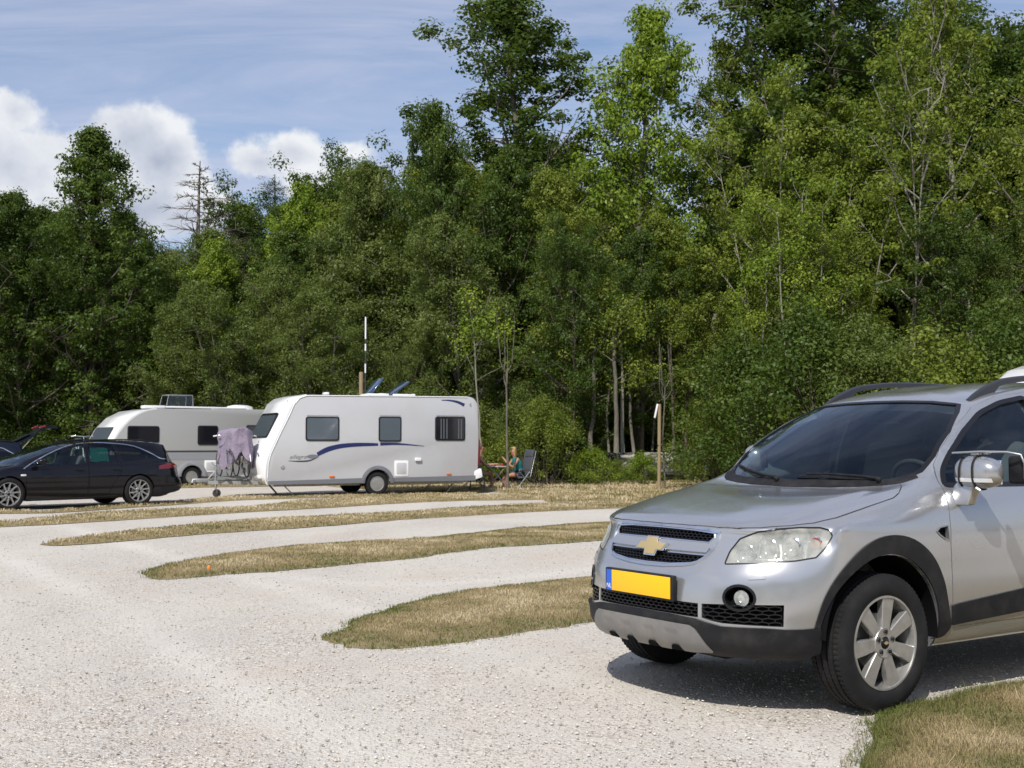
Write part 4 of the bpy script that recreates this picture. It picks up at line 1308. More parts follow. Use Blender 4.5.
def slab_line(pts, w):
    """closed outline of a tapering brush stroke; w = list of widths"""
    P = [Vector((a, b)) for a, b in pts]; A = []; Bq = []
    for i, p in enumerate(P):
        d = (P[min(i + 1, len(P) - 1)] - P[max(i - 1, 0)]).normalized(); n = Vector((-d.y, d.x)) * w[i] / 2
        A.append((p.x + n.x, p.y + n.y)); Bq.append((p.x - n.x, p.y - n.y))
    return A + Bq[::-1]

def text_mesh(body, size, Mx, name, m, parent, shear=0.0, extrude=.001):
    cu = bpy.data.curves.new('t', 'FONT'); cu.body = body; cu.size = size; cu.extrude = extrude; cu.shear = shear
    to = bpy.data.objects.new('t', cu); COL.objects.link(to); bpy.context.view_layer.update()
    me = bpy.data.meshes.new_from_object(to.evaluated_get(bpy.context.evaluated_depsgraph_get())); bpy.data.objects.remove(to)
    me.transform(Mx); return link(name, me, m, parent)

def caravan_one():
    W = 2.2; L = 5.92
    side = [(.10, .40), (5.86, .36), (5.92, .45), (5.90, .85), (5.84, 1.10), (5.60, 1.62), (5.36, 2.10), (5.24, 2.38), (5.10, 2.54), (4.88, 2.62), (.30, 2.66), (.12, 2.62), (.0, 2.46), (-.03, 1.6), (.0, .62)]
    side = round_poly(side, [.04, .04, .05, .1, .1, .1, .1, .1, .1, .1, .1, .1, .1, .2, .1], 3)
    nose = [(5.90, .34, .03), (5.93, .5, .12), (5.91, .85, .16), (5.84, 1.12, .16), (5.60, 1.63, .14), (5.37, 2.10, .12), (5.25, 2.39, .10), (5.10, 2.55, .06), (4.88, 2.63, .02)]
    root, L, body = build_caravan('near_caravan'[5:], 'white caravan with navy swoosh on its side and two tilted roof hatches', (-6.2, 30.3), (-.93, 33.0), side, nose, W, 1)
    wx = 2.93
    b = MB()
    n = 16
    cutc = bmesh.new(); bmesh.ops.create_cone(cutc, cap_ends=True, segments=40, radius1=.37, radius2=.37, depth=.5, matrix=Matrix.Translation((wx, W / 2, .33)) @ Matrix.Rotation(PI / 2, 4, 'X'))
    cutc2 = bmesh.new(); bmesh.ops.create_cone(cutc2, cap_ends=True, segments=40, radius1=.37, radius2=.37, depth=.5, matrix=Matrix.Translation((wx, -W / 2, .33)) @ Matrix.Rotation(PI / 2, 4, 'X'))
    boolean(body, [cutc, cutc2]); smooth(body.data, 32)
    for s in (1, -1):
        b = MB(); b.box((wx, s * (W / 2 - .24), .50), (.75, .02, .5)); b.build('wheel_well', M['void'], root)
    chassis(root, L, W, wx, 1.45, .38)
    for s in (1, -1):
        wall_window(root, 4.00, 4.90, 1.44, 2.06, W, s); wall_window(root, 2.27, 2.91, 1.42, 2.08, W, s) if s > 0 else None
        wall_window(root, .40, 1.29, 1.45, 2.10, W, s, 'acrylic2')
        arch_trim(root, wx, W, .36, .46, M['cara_skirt'], .33, s)
        b = MB(); b.prism([(.08, .36), (wx - .44, .36), (wx - .44, .47), (.08, .50)], 'y', s * (W / 2 - .02), s * (W / 2 + .012)); b.build('side_skirt', M['cara_skirt'], root)
        b = MB(); b.prism([(wx + .44, .34), (5.86, .33), (5.86, .42), (wx + .44, .47)], 'y', s * (W / 2 - .02), s * (W / 2 + .012)); b.build('side_skirt', M['cara_skirt'], root)
        b = MB(); b.box((4.19, s * (W / 2 + .015), .52), (.14, .03, .045), bev=.01); b.build('side_marker', M['amber'], root)
        b = MB(); b.box((.88, s * (W / 2 + .015), .55), (.14, .03, .045), bev=.01); b.build('side_marker', M['amber'], root)
        # awning rail and edge trim
        e = [(5.87, .5), (5.86, .85), (5.80, 1.10), (5.56, 1.62), (5.32, 2.10), (5.20, 2.38), (5.06, 2.53), (4.86, 2.60), (2.5, 2.625), (.32, 2.635)]
        b = MB(); b.tube([(x, s * (W / 2 + .004), z) for x, z in e], .014, 6); b.build('awning_rail', M['cara_nose'], root, 60)
    for x0, x1, z in ((4.0, 4.9, 2.085), (2.27, 2.91, 2.105), (.40, 1.29, 2.125)):
        b = MB(); b.tube([(x0 + .03, W / 2 + .03, z), (x1 - .03, W / 2 + .03, z)], .014, 6); b.build('window_hinge', M['cara_grey'], root)
    # curtain strips seen in the rear window
    b = MB()
    for q in (.52, .60, .95, 1.04, 1.12): b.box((q, W / 2 + .0262, 1.77), (.035, .002, .54))
    b.build('curtain', M['curtain'], root)
    y = W / 2
    def deco(poly, name, m, t=.004):
        b = MB(); b.prism(poly, 'y', y - .01, y + t); return b.build(name, m, root, 30)
    sw = smooth_line([(4.58, 1.09), (4.30, 1.22), (4.0, 1.295), (3.6, 1.335), (3.2, 1.345), (2.92, 1.345)], 4)
    wd = [.05 + .09 * math.sin(min(1, (i + 3) / 8) * PI * .5) * (1 - i / len(sw)) ** .6 for i in range(len(sw))]
    deco(slab_line(sw, wd), 'side_stripe', M['cara_blue'])
    sw = smooth_line([(2.86, 1.355), (2.4, 1.36), (2.0, 1.335), (1.6, 1.30)], 4)
    deco(slab_line(sw, [.07 * (1 - i / len(sw)) + .008 for i in range(len(sw))]), 'side_stripe', M['cara_blue'])
    sw = smooth_line([(1.10, 2.545), (.85, 2.54), (.62, 2.50), (.42, 2.42)], 4)
    deco(slab_line(sw, [.02 + .075 * (i / len(sw)) for i in range(len(sw))]), 'top_stripe', M['cara_blue'])
    deco([(.28, 2.42), (.22, 2.50), (.20, 2.36)], 'side_emblem', M['cara_grey'])
    sw = smooth_line([(5.34, .93), (5.05, .915), (4.78, .935), (4.60, 1.0)], 4)
    deco(slab_line(sw, [.012 + .03 * math.sin(PI * i / len(sw)) for i in range(len(sw))]), 'name_underline', M['cara_dark'])
    deco([(4.70 + .16 * math.cos(a), 1.035 + .055 * math.sin(a)) for a in [2 * PI * i / 20 for i in range(20)]], 'name_emblem', M['cara_skirt'])
    Mx = Matrix.Translation((5.32, y + .002, .985)) @ Matrix.Rotation(PI, 4, 'Z') @ Matrix.Rotation(PI / 2, 4, 'X') @ Matrix.Scale(1.25, 4, (1, 0, 0))
    text_mesh('allegra', .14, Mx, 'name_letters', M['cara_skirt'], root, .35, .002)
    b = MB(); b.prism(round_poly([(2.06, .50), (2.46, .50), (2.46, .92), (2.06, .92)], .04), 'y', y - .01, y + .012); h = b.build('service_hatch', M['white'], root, 30, bevel=.004)
    b = MB(); b.prism(round_poly([(2.12, .56), (2.40, .56), (2.40, .86), (2.12, .86)], .03), 'y', y, y + .018); b.build('hatch_door', M['cara_white'], h, 30, bevel=.004)
    b = MB(); b.box((1.79, y + .03, .945), (.17, .07, .09), bev=.015); b.build('outside_lamp', M['white'], root)
    b = MB(); b.lathe([(0, .02), (.045, .018), (.055, 0)], 20, Matrix.Translation((5.49, y, .77))); b.build('gas_cap', M['cara_grey'], root)
    # front window, grab handles, badge
    n1 = Vector((5.70, 1.46)); n2 = Vector((5.38, 2.10)); off = Vector((.11, .05))
    b = MB(); vs = []
    a = n1 + off; c = n2 + off
    for y0, y1, wm, nm, t in ((-.82, .82, 'gloss_black', 'front_window', .03),):
        dd = (c - a).normalized(); nn = Vector((dd.y, -dd.x))
        rect = round_poly([(y0, 0), (y1, 0), (y1 * .92, (c - a).length), (y0 * .92, (c - a).length)], .09, 4)
        def plane(rect, o0, o1):
            k = len(rect); vs = []
            for o in (o0, o1):
                for u, v in rect: q = a + dd * v + nn * o; vs.append((q.x, u, q.y))
            fs = [tuple(range(k)), tuple(range(2 * k - 1, k - 1, -1))] + [(i, i + k, (i + 1) % k + k, (i + 1) % k) for i in range(k)]
            return vs, fs
        b.add(*plane(rect, -.05, .035)); fw = b.build('front_window', M['gloss_black'], root, 40)
        b = MB(); b.add(*plane([(u * .93, v * .86 + .03) for u, v in rect], .03, .042)); b.build('pane', M['acrylic'], fw, 40)
    for s in (1, -1):
        b = MB(); b.tube([(5.98, s * .86, 1.02), (6.05, s * .86, 1.06), (6.03, s * .72, 1.12), (5.96, s * .70, 1.10)], .015, 6); b.build('grab_handle', M['cara_dark'], root)
    b = MB(); b.lathe([(0, .0), (.07, 0), (.07, -.02)], 20, Matrix.Translation((5.335, .0, 2.42)) @ Matrix.Rotation(rad(-35), 4, 'Y') @ Matrix.Rotation(-PI / 2, 4, 'Z')); b.v = [(x, yy + .85, z) for x, yy, z in b.v]; b.build('nose_badge', M['cara_blue'], root)
    b = MB(); b.box((6.02, .80, .52), (.10, .34, .10), bev=.03); b.build('front_lamp', M['white'], root)
    # rear lamp cluster and bumper
    for s in (1, -1):
        b = MB(); b.box((-.05, s * (W / 2 - .10), 1.12), (.06, .16, .70), bev=.02); b.build('rear_lamp', M['red'], root)
    b = MB(); b.prism(round_poly([(-.14, .45), (.12, .38), (.12, .62), (-.10, .70)], .05), 'y', -W / 2 + .02, W / 2 + .01); b.build('rear_bumper', M['cara_nose'], root, 40, bevel=.02)
    # roof: two hatches propped open, vents
    for x in (3.0, 2.30):
        b = MB(); wdt = .55
        b.box((x - .22, .45, 2.675), (.60, .62, .06), bev=.02); hb = b.build('roof_hatch', M['white'], root)
        b = MB(); b.box((0, 0, 0), (.64, .60, .045), bev=.018)
        ang = rad(52) if x > 2.9 else rad(36)
        R = Matrix.Translation((x - .18 + .02, .45, 2.86)) @ Matrix.Rotation(ang, 4, 'Y')
        b.v = [tuple(R @ Vector(v)) for v in b.v]; b.build('hatch_lid', M['solar'], hb, 40)
        b = MB(); b.tube([(x - .1, .45, 2.70), (x - .25, .45, 2.86)], .010, 6); b.build('hatch_stay', M['white'], hb)
    for x, sx in ((2.65, .25), (1.75, .1), (4.2, .12)):
        b = MB(); b.box((x, .6, 2.68), (sx, .25, .07), bev=.025); b.build('roof_vent', M['white'], root)
    return root

def caravan_two():
    W = 2.2
    side = [(.05, .36), (5.20, .34), (5.45, .60), (5.50, .95), (5.38, 1.35), (5.12, 1.80), (4.78, 2.16), (4.40, 2.38), (4.0, 2.46), (.30, 2.50), (.06, 2.46), (.0, 2.3), (-.02, .7)]
    side = round_poly(side, [.05, .1, .2, .2, .3, .3, .3, .3, .3, .1, .1, .1, .1], 4)
    nose = [(5.40, .55, .08), (5.49, .95, .12), (5.38, 1.35, .13), (5.13, 1.80, .13), (4.79, 2.16, .12), (4.41, 2.38, .08), (4.0, 2.47, .02)]
    F = (-12.55, 36.4); B = (-7.9, 39.9)
    root, L, body = build_caravan('caravan', 'cream grey caravan half hidden behind the black estate car', F, B, side, nose, W, 2)
    body.data.materials[0] = M['cara_cream']
    wx = 2.83
    cutters = []
    for s in (1, -1):
        c = bmesh.new(); bmesh.ops.create_cone(c, cap_ends=True, segments=40, radius1=.37, radius2=.37, depth=.5, matrix=Matrix.Translation((wx, s * W / 2, .33)) @ Matrix.Rotation(PI / 2, 4, 'X')); cutters.append(c)
    boolean(body, cutters); smooth(body.data, 32)
    for s in (1, -1):
        b = MB(); b.box((wx, s * (W / 2 - .24), .50), (.75, .02, .5)); b.build('wheel_well', M['void'], root)
        wall_window(root, 3.92, 4.92, 1.40, 1.92, W, s, 'acrylic2'); wall_window(root, 1.98, 2.66, 1.33, 1.95, W, s, 'acrylic2'); wall_window(root, .45, 1.0, 1.45, 1.98, W, s, 'acrylic2')
        arch_trim(root, wx, W, .36, .50, M['cara_grey'], .33, s)
        for z0, z1, m_ in ((1.10, 1.155, 'cara_dark'), (.86, 1.07, 'cara_grey')):
            b = MB(); b.prism([(0.0, z0), (5.40, z0), (5.36, z1), (0.0, z1)], 'y', s * (W / 2 - .01), s * (W / 2 + .006)); b.build('side_stripe', M[m_], root)
        b = MB(); b.prism([(.05, .33), (wx - .48, .33), (wx - .48, .44), (.05, .46)], 'y', s * (W / 2 - .02), s * (W / 2 + .012)); b.build('side_skirt', M['cara_grey'], root)
        b = MB(); b.prism([(wx + .48, .33), (5.2, .33), (5.2, .46), (wx + .48, .44)], 'y', s * (W / 2 - .02), s * (W / 2 + .012)); b.build('side_skirt', M['cara_grey'], root)
    chassis(root, L, W, wx, 1.3, .36)
    y = W / 2
    b = MB(); b.prism(round_poly([(2.02, .46), (2.42, .46), (2.42, .84), (2.02, .84)], .04), 'y', y - .01, y + .014); h = b.build('service_hatch', M['white'], root, 30, bevel=.004)
    b = MB(); b.prism(round_poly([(2.08, .52), (2.36, .52), (2.36, .78), (2.08, .78)], .03), 'y', y, y + .020); b.build('hatch_door', M['cara_white'], h, 30, bevel=.004)
    # big front window in the nose
    a = Vector((5.40 + .09, 1.32)); c = Vector((5.11 + .09, 1.86)); dd = (c - a).normalized(); nn = Vector((dd.y, -dd.x))
    rect = round_poly([(-.88, -.30), (.88, -.30), (.84, (c - a).length), (-.84, (c - a).length)], .10, 4)
    for nm, sc, o0, o1, m_ in (('front_window', 1, -.12, .05, 'cara_dark'), ('pane', .93, .0, .06, 'acrylic')):
        k = len(rect); vs = []
        for o in (o0, o1):
            for u, v in rect: q = a + dd * ((v - .1) * sc + .1) + nn * o; vs.append((q.x, u * sc, q.y))
        b = MB(); b.add(vs, [tuple(range(k)), tuple(range(2 * k - 1, k - 1, -1))] + [(i, i + k, (i + 1) % k + k, (i + 1) % k) for i in range(k)])
        ob = b.build(nm, M[m_], root if nm == 'front_window' else fw, 40)
        if nm == 'front_window': fw = ob
    # roof: rails, raised rooflight, satellite dome
    b = MB(); b.box((4.0, .75, 2.52), (.70, .30, .10), bev=.03); b.box((2.6, .80, 2.53), (3.4, .10, .06), bev=.02); b.build('roof_rail_box', M['white'], root)
    b = MB(); b.box((3.05, .35, 2.53), (.95, .75, .07), bev=.02); hb = b.build('rooflight', M['white'], root)
    b = MB(); b.add([(3.50, -.02, 2.58), (2.62, -.02, 2.58), (2.62, .0, 2.93), (3.42, .0, 2.93)], [(0, 1, 2, 3)])
    b.add([(3.50, .60, 2.58), (2.62, .60, 2.58), (2.62, .55, 2.93), (3.42, .55, 2.93)], [(0, 1, 2, 3)]); b.add([(2.62, -.02, 2.58), (2.62, .60, 2.58), (2.62, .55, 2.93), (2.62, 0, 2.93)], [(0, 1, 2, 3)])
    b.build('smoked_lid', glass_mat('smoked_acrylic', (.55, .6, .6)), hb)
    b = MB(); b.tube([(3.50, -.02, 2.58), (3.42, 0, 2.93), (2.62, 0, 2.93), (2.62, -.02, 2.58)], .012, 6); b.tube([(3.50, .6, 2.58), (3.42, .55, 2.93), (2.62, .55, 2.93), (2.62, .6, 2.58)], .012, 6); b.tube([(3.42, 0, 2.93), (3.42, .55, 2.93)], .012, 6); b.build('lid_frame', M['cara_grey'], hb)
    b = MB(); b.lathe([(0, .16), (.20, .145), (.34, .10), (.38, .0)], 28, Matrix.Translation((.95, .45, 2.50)) @ Matrix.Rotation(PI / 2, 4, 'X') @ Matrix.Scale(1.25, 4, (1, 0, 0))); b.build('satellite_dome', M['white'], root, 50)
    b = MB(); b.box((1.6, .45, 2.52), (.5, .5, .08), bev=.03); b.build('roof_vent', M['white'], root)
    for s in (1, -1):
        b = MB(); b.box((-.03, s * (W / 2 - .12), .95), (.05, .16, .5), bev=.02); b.build('rear_lamp', M['red'], root)
    return root

def caravan_three():
    """only the top of its sloping nose shows above the silver car's roof"""
    W = 2.2
    side = [(.05, .38), (5.6, .36), (5.8, .60), (5.82, 1.0), (5.70, 1.45), (5.40, 1.95), (5.05, 2.36), (4.85, 2.52), (4.55, 2.62), (.25, 2.64), (.05, 2.55), (-.02, .7)]
    side = round_poly(side, .15, 3)
    nose = [(5.79, .60, .08), (5.82, 1.0, .12), (5.71, 1.45, .12), (5.41, 1.95, .12), (5.06, 2.36, .10), (4.86, 2.52, .06), (4.55, 2.62, .02)]
    root, L, body = build_caravan('caravan', 'pale caravan nose peeping over the silver car roof', (7.95, 17.1), (13.38, 19.4), side, nose, W, 3)
    for s in (1, -1):
        wall_window(root, 3.9, 4.7, 1.45, 2.05, W, s); wall_window(root, .6, 1.6, 1.45, 2.05, W, s)
        arch_trim(root, 2.9, W, .36, .46, M['cara_skirt'], .33, s)
    a = Vector((5.46 + .10, 1.90)); c = Vector((5.16 + .10, 2.27)); dd = (c - a).normalized(); nn = Vector((dd.y, -dd.x))
    rect = round_poly([(-.8, -.25), (.8, -.25), (.76, (c - a).length), (-.76, (c - a).length)], .10, 4); k = len(rect); vs = []
    for o in (-.1, .05):
        for u, v in rect: q = a + dd * v + nn * o; vs.append((q.x, u, q.y))
    b = MB(); b.add(vs, [tuple(range(k)), tuple(range(2 * k - 1, k - 1, -1))] + [(i, i + k, (i + 1) % k + k, (i + 1) % k) for i in range(k)]); b.build('front_window', M['acrylic'], root, 40)
    chassis(root, L, W, 2.9, 1.3, .36)
    return root

# ------------------------------------------------------------------ bicycles on the drawbar carriers
def build_bicycle(label, loc, rz, frame_m, lean=0.0, group='bicycles carried on the caravan drawbars'):
    """bicycle along local x, wheels on z=0"""
    root = empty('bicycle', label, 'bicycle', loc, rz, group); root.rotation_euler = (lean, 0, rz)
    for x in (.53, -.53):
        b = MB(); b.tube([(.33 * math.cos(2 * PI * i / 32), 0, .33 * math.sin(2 * PI * i / 32)) for i in range(33)], .018, 6, False)
        w = b.build('wheel', M['rubber'], root, 60); w.location = (x, 0, .35)
        b = MB(); b.tube([(.305 * math.cos(2 * PI * i / 32), 0, .305 * math.sin(2 * PI * i / 32)) for i in range(33)], .009, 5, False)
        for i in range(14):
            a = 2 * PI * i / 14; b.bar((0, 0, 0), (.305 * math.cos(a), 0, .305 * math.sin(a)), .003)
        b.tube([(0, -.045, 0), (0, .045, 0)], .018, 8)
        b.build('rim', M['chrome'], w, 60)
    b = MB(); bb = (-.08, 0, .30); st = (-.20, 0, .86); ht = (.36, 0, .88); hb = (.39, 0, .72)
    b.tube([bb, st], .015, 8); b.tube([bb, hb], .018, 8); b.tube([st, ht], .015, 8); b.tube([ht, hb], .018, 8)
    for s in (1, -1):
        b.tube([(-.53, s * .05, .35), (-.08, s * .02, .30)], .010, 6); b.tube([(-.53, s * .05, .35), (-.20, s * .01, .80)], .009, 6)
        b.tube([(.39, s * .04, .70), (.53, s * .05, .35)], .011, 6)
    b.build('frame', frame_m, root, 60)
    b = MB(); b.tube([(.36, 0, .88), (.33, 0, 1.04)], .014, 8); b.tube([(.22, -.31, 1.06), (.30, -.24, 1.07), (.36, 0, 1.05), (.30, .24, 1.07), (.22, .31, 1.06)], .012, 8)
    h = b.build('handlebar', M['chrome'], root, 60)
    for s in (1, -1):
        b = MB(); b.tube([(.28, s * .26, 1.07), (.18, s * .33, 1.055)], .018, 8); b.build('grip', M['white'], h, 60)
    b = MB(); b.tube([st, (-.225, 0, .95)], .012, 8); b.box((-.23, 0, .98), (.27, .15, .05), bev=.022); b.build('saddle', M['cara_dark'], root, 50)
    b = MB(); b.lathe([(0, .04), (.09, .04), (.09, .03), (0, .03)], 24, Matrix.Translation(bb)); b.bar((-.08, .06, .30), (.06, .07, .20), .02); b.bar((-.08, -.06, .30), (-.22, -.07, .40), .02); b.box((.06, .11, .20), (.09, .08, .02)); b.box((-.22, -.11, .40), (.09, .08, .02)); b.build('crank', M['steel'], root, 50)
    b = MB()
    for x in (.53, -.53):
        pts = [(x + .38 * math.cos(a), 0, .35 + .38 * math.sin(a)) for a in [rad(10 + i * 14) for i in range(12)]]
        b.tube(pts, .014, 6)
    b.build('mudguard', frame_m, root, 60)
    return root

def bikes_and_cover(c1):
    """two bicycles on the drawbar of the near caravan under a lilac cover"""
    Mw = Matrix.Translation(c1.location) @ Matrix.Rotation(c1.rotation_euler.z, 4, 'Z')
    b = MB()
    b.bar((6.25, -.55, .50), (6.25, .75, .50), .05, .04); b.bar((6.72, -.55, .50), (6.72, .75, .50), .05, .04)
    for y in (-.25, .25): b.bar((6.05, y, .47), (6.95, y, .47), .05)
    b.tube([(6.08, .0, .47), (6.08, .0, 1.35)], .022, 8); b.tube([(6.08, .0, 1.30), (6.75, .0, 1.20)], .018, 8)
    b.build('bicycle_rack', M['galv'], c1, 40)
    for x, fm, lb in ((6.28, 'cara_nose', 'white bicycle under the lilac cover, close to the caravan nose'), (6.72, 'cara_dark', 'dark bicycle under the lilac cover, on the outer carrier rail')):
        p = Mw @ Vector((x, .08, .50))
        build_bicycle(lb, p, c1.rotation_euler.z + PI / 2, M[fm])
    # draped cover: closed cloth hood with folds
    root_m = MB(); N = 44; rows = 12; vs = []; fs = []
    for r in range(rows + 1):
        t = r / rows
        for k in range(N):
            a = 2 * PI * k / N
            ca, sa = math.cos(a), math.sin(a)
            ex, ey = .34, .80
            q = (abs(ca) ** 2.6 + abs(sa) ** 2.6) ** (-1 / 2.6)
            f = min(1, t * 3.2) ** .6
            fold = .055 * t * math.sin(a * 7 + 1.3) + .03 * t * math.sin(a * 13 + t * 3)
            x = (ex * f + fold) * ca * q; y = (ey * f + fold) * sa * q
            z = 1.62 - .06 * math.cos(2 * a) * f - (0 if t < .3 else (t - .3) / .7 * (.80 + .12 * math.sin(a * 3 + .5) + .07 * math.sin(a * 8)))
            if t < .3: z += .03 * (1 - t / .3) + .05 * math.sin(a * 2 + 1) * t
            vs.append((6.44 + x, .08 + y, z + .10))
    for r in range(rows):
        for k in range(N): fs.append((r * N + k, r * N + (k + 1) % N, (r + 1) * N + (k + 1) % N, (r + 1) * N + k))
    fs.append(tuple(range(N)))
    root_m.add(vs, fs)
    m = mat('lilac_cover', (.30, .26, .32), .75); t = NT(m); n = t.noise(t.coords(1), 6, 4); t.link(t.mix(n, (.31, .25, .33), (.20, .175, .235)), t.bsdf.inputs['Base Color']); t.bump(t.noise(t.coords(1), 9, 3, .5, 1.0), .6, .05, t.bsdf)
    o = root_m.build('bicycle_cover', m, None, 70)
    o.matrix_world = Mw
    tag(o, 'faded lilac cloth cover draped over bicycles on the caravan drawbar', 'cover')
    bm = bmesh.new(); bm.from_mesh(o.data)
    for v in bm.verts: v.co += Vector((mnoise.noise(v.co * 5) * .05 + mnoise.noise(Vector((v.co.x * 9, v.co.y * 9, v.co.z * 1.5))) * .05, mnoise.noise(v.co * 4 + Vector((5, 0, 0))) * .05, mnoise.noise(v.co * 4) * .03))
    bm.to_mesh(o.data); bm.free()

# ------------------------------------------------------------------ ground, gravel, dry grass
CAM_H, FOC, YH = 1.345, 1200.0, 444.5
_a = math.atan(60.5 / 1200)
def gp(px, py, z=0.0):
    """point of the ground plane that the survey photo shows at (px, py)"""
    u = (px - 512) / FOC; v = (384 - py) / FOC
    d = (u, math.cos(_a) - v * math.sin(_a), math.sin(_a) + v * math.cos(_a))
    t = (z - CAM_H) / d[2]
    return (d[0] * t, d[1] * t)
def at(px, Y): return ((px - 512) / FOC * Y * 1.0, Y)

def poly_inside(P, poly):
    x, y = P[:, 0], P[:, 1]; c = np.zeros(len(P), bool); n = len(poly)
    for i in range(n):
        x1, y1 = poly[i]; x2, y2 = poly[(i + 1) % n]
        if y1 == y2: continue
        k = ((y1 > y) != (y2 > y)) & (x < (x2 - x1) * (y - y1) / (y2 - y1) + x1)
        c ^= k
    return c
def poly_dist(P, poly):
    d = np.full(len(P), 1e9); n = len(poly)
    for i in range(n):
        a = np.array(poly[i]); b = np.array(poly[(i + 1) % n]); ab = b - a
        t = np.clip(((P - a) @ ab) / (ab @ ab + 1e-12), 0, 1)
        q = a + t[:, None] * ab
        d = np.minimum(d, np.hypot(*(P - q).T))
    return d

def vnoise(P, s, seed=0):
    """cheap smooth value noise on an (n,2) array"""
    rs = np.random.RandomState(seed); T = rs.rand(64, 64)
    q = P * s + 100.0; i = np.floor(q).astype(int); f = q - i; f = f * f * (3 - 2 * f)
    a = T[i[:, 0] % 64, i[:, 1] % 64]; b = T[(i[:, 0] + 1) % 64, i[:, 1] % 64]
    c = T[i[:, 0] % 64, (i[:, 1] + 1) % 64]; d = T[(i[:, 0] + 1) % 64, (i[:, 1] + 1) % 64]
    return (a * (1 - f[:, 0]) + b * f[:, 0]) * (1 - f[:, 1]) + (c * (1 - f[:, 0]) + d * f[:, 0]) * f[:, 1]

def m_gravel():
    m = mat('limestone_gravel', (.55, .52, .48), .9, 0, 0, .25); t = NT(m)
    v = t.coords(1, 'Object')
    wv = t.new('ShaderNodeTexVoronoi'); wv.inputs['Scale'].default_value = 62; t.link(v, wv.inputs['Vector'])
    w2 = t.new('ShaderNodeTexVoronoi'); w2.inputs['Scale'].default_value = 135; t.link(v, w2.inputs['Vector'])
    sep = t.new('ShaderNodeSeparateColor'); t.link(wv.outputs['Color'], sep.inputs[0])
    sep2 = t.new('ShaderNodeSeparateColor'); t.link(w2.outputs['Color'], sep2.inputs[0])
    st = t.ramp(sep.outputs[0], [(0, (.22, .18, .145)), (.14, (.38, .325, .275)), (.40, (.53, .48, .41)), (.8, (.60, .56, .49)), (1, (.69, .66, .60))])
    st2 = t.ramp(sep2.outputs[1], [(0, (.38, .34, .30)), (.5, (.51, .47, .42)), (1, (.62, .585, .54))])
    big = t.noise(v, .35, 4, .6); mid = t.noise(v, 1.6, 5, .65)
    k = t.ramp(mid, [(.40, (0, 0, 0)), (.62, (1, 1, 1))])
    c = t.mix(k, st, st2)
    fine = t.ramp(t.noise(t.coords((.30, .12, 1)), 1.0, 5, .6, .8), [(.40, (0, 0, 0)), (.58, (1, 1, 1))])          # worn, dusty wheel tracks: fine crushed stone
    c = t.mix(t.math('MULTIPLY', fine, .72), c, (.60, .56, .49))
    warm = t.ramp(t.noise(v, .55, 3, .5, .6), [(.55, (0, 0, 0)), (.72, (1, 1, 1))])
    c = t.mix(t.math('MULTIPLY', warm, .38), c, (.52, .42, .32))
    dk = t.ramp(sep2.outputs[2], [(.955, (0, 0, 0)), (.965, (1, 1, 1))], 'LINEAR')
    c = t.mix(t.math('MULTIPLY', dk, .7), c, (.16, .14, .12))
    ta = t.new('ShaderNodeAttribute', attribute_name='track')
    c = t.mix(t.math('MULTIPLY', ta.outputs['Fac'], .65, True), c, (.67, .635, .565))
    t.link(c, t.bsdf.inputs['Base Color'])
    h = t.math('ADD', t.math('MULTIPLY', wv.outputs['Distance'], -1.0), t.math('MULTIPLY', w2.outputs['Distance'], -.5))
    t.bump(h, .6, .009, t.bsdf)
    return m

def m_soil():
    m = mat('dry_turf_base', (.2, .15, .08), .95, 0, 0, .1); t = NT(m); v = t.coords(1)
    n = t.noise(v, 3.0, 6, .65); n2 = t.noise(v, 45, 4, .7)
    c = t.mix(t.ramp(n, [(.35, (0, 0, 0)), (.65, (1, 1, 1))]), (.36, .28, .16), (.24, .20, .10))
    c = t.mix(t.math('MULTIPLY', n2, .6), c, (.27, .22, .13))
    t.link(c, t.bsdf.inputs['Base Color']); t.bump(n2, .8, .03, t.bsdf)
    return m

def m_forest_floor():
    m = mat('forest_floor', (.05, .05, .03), .95, 0, 0, .1); t = NT(m); v = t.coords(1)
    n = t.noise(v, .8, 6, .65)
    c = t.mix(t.ramp(n, [(.35, (0, 0, 0)), (.65, (1, 1, 1))]), (.055, .075, .025), (.085, .065, .04))
    t.link(c, t.bsdf.inputs['Base Color']); t.bump(t.noise(v, 12, 5), .8, .06, t.bsdf)
    return m

def m_blades():
    m = bpy.data.materials.new('grass_blades'); m.use_nodes = True; t = NT(m); t.n.remove(t.bsdf)
    at_ = t.new('ShaderNodeAttribute', attribute_name='tone')
    c = t.ramp(at_.outputs['Fac'], [(0, (.060, .115, .022)), (.26, (.13, .165, .042)), (.46, (.29, .245, .115)), (.72, (.50, .40, .225)), (1, (.70, .60, .40))])
    d = t.new('ShaderNodeBsdfDiffuse'); tr = t.new('ShaderNodeBsdfTranslucent'); t.link(c, d.inputs[0]); t.link(c, tr.inputs[0])
    mx = t.new('ShaderNodeMixShader'); mx.inputs[0].default_value = .3; t.link(d.outputs[0], mx.inputs[1]); t.link(tr.outputs[0], mx.inputs[2])
    t.link(mx.outputs[0], t.n['Material Output'].inputs[0]); return m

GR = {}
def wobble(poly, amp, step, seed):
    """break a smooth outline up the way turf meets gravel"""
    out = []; rs = random.Random(seed)
    pts = resample(poly, (step, step))
    n = len(pts)
    for i, p in enumerate(pts):
        d = (pts[(i + 1) % n] - pts[i - 1]); nn = Vector((-d.y, d.x)); nn.normalize() if nn.length else None
        a = mnoise.noise(Vector((p.x * 2.2, p.y * 2.2, seed))) * amp + mnoise.noise(Vector((p.x * 9, p.y * 9, seed))) * amp * .6 + mnoise.noise(Vector((p.x * 26, p.y * 26, seed))) * amp * .35
        q = p + nn * a; out.append((q.x, q.y))
    return out

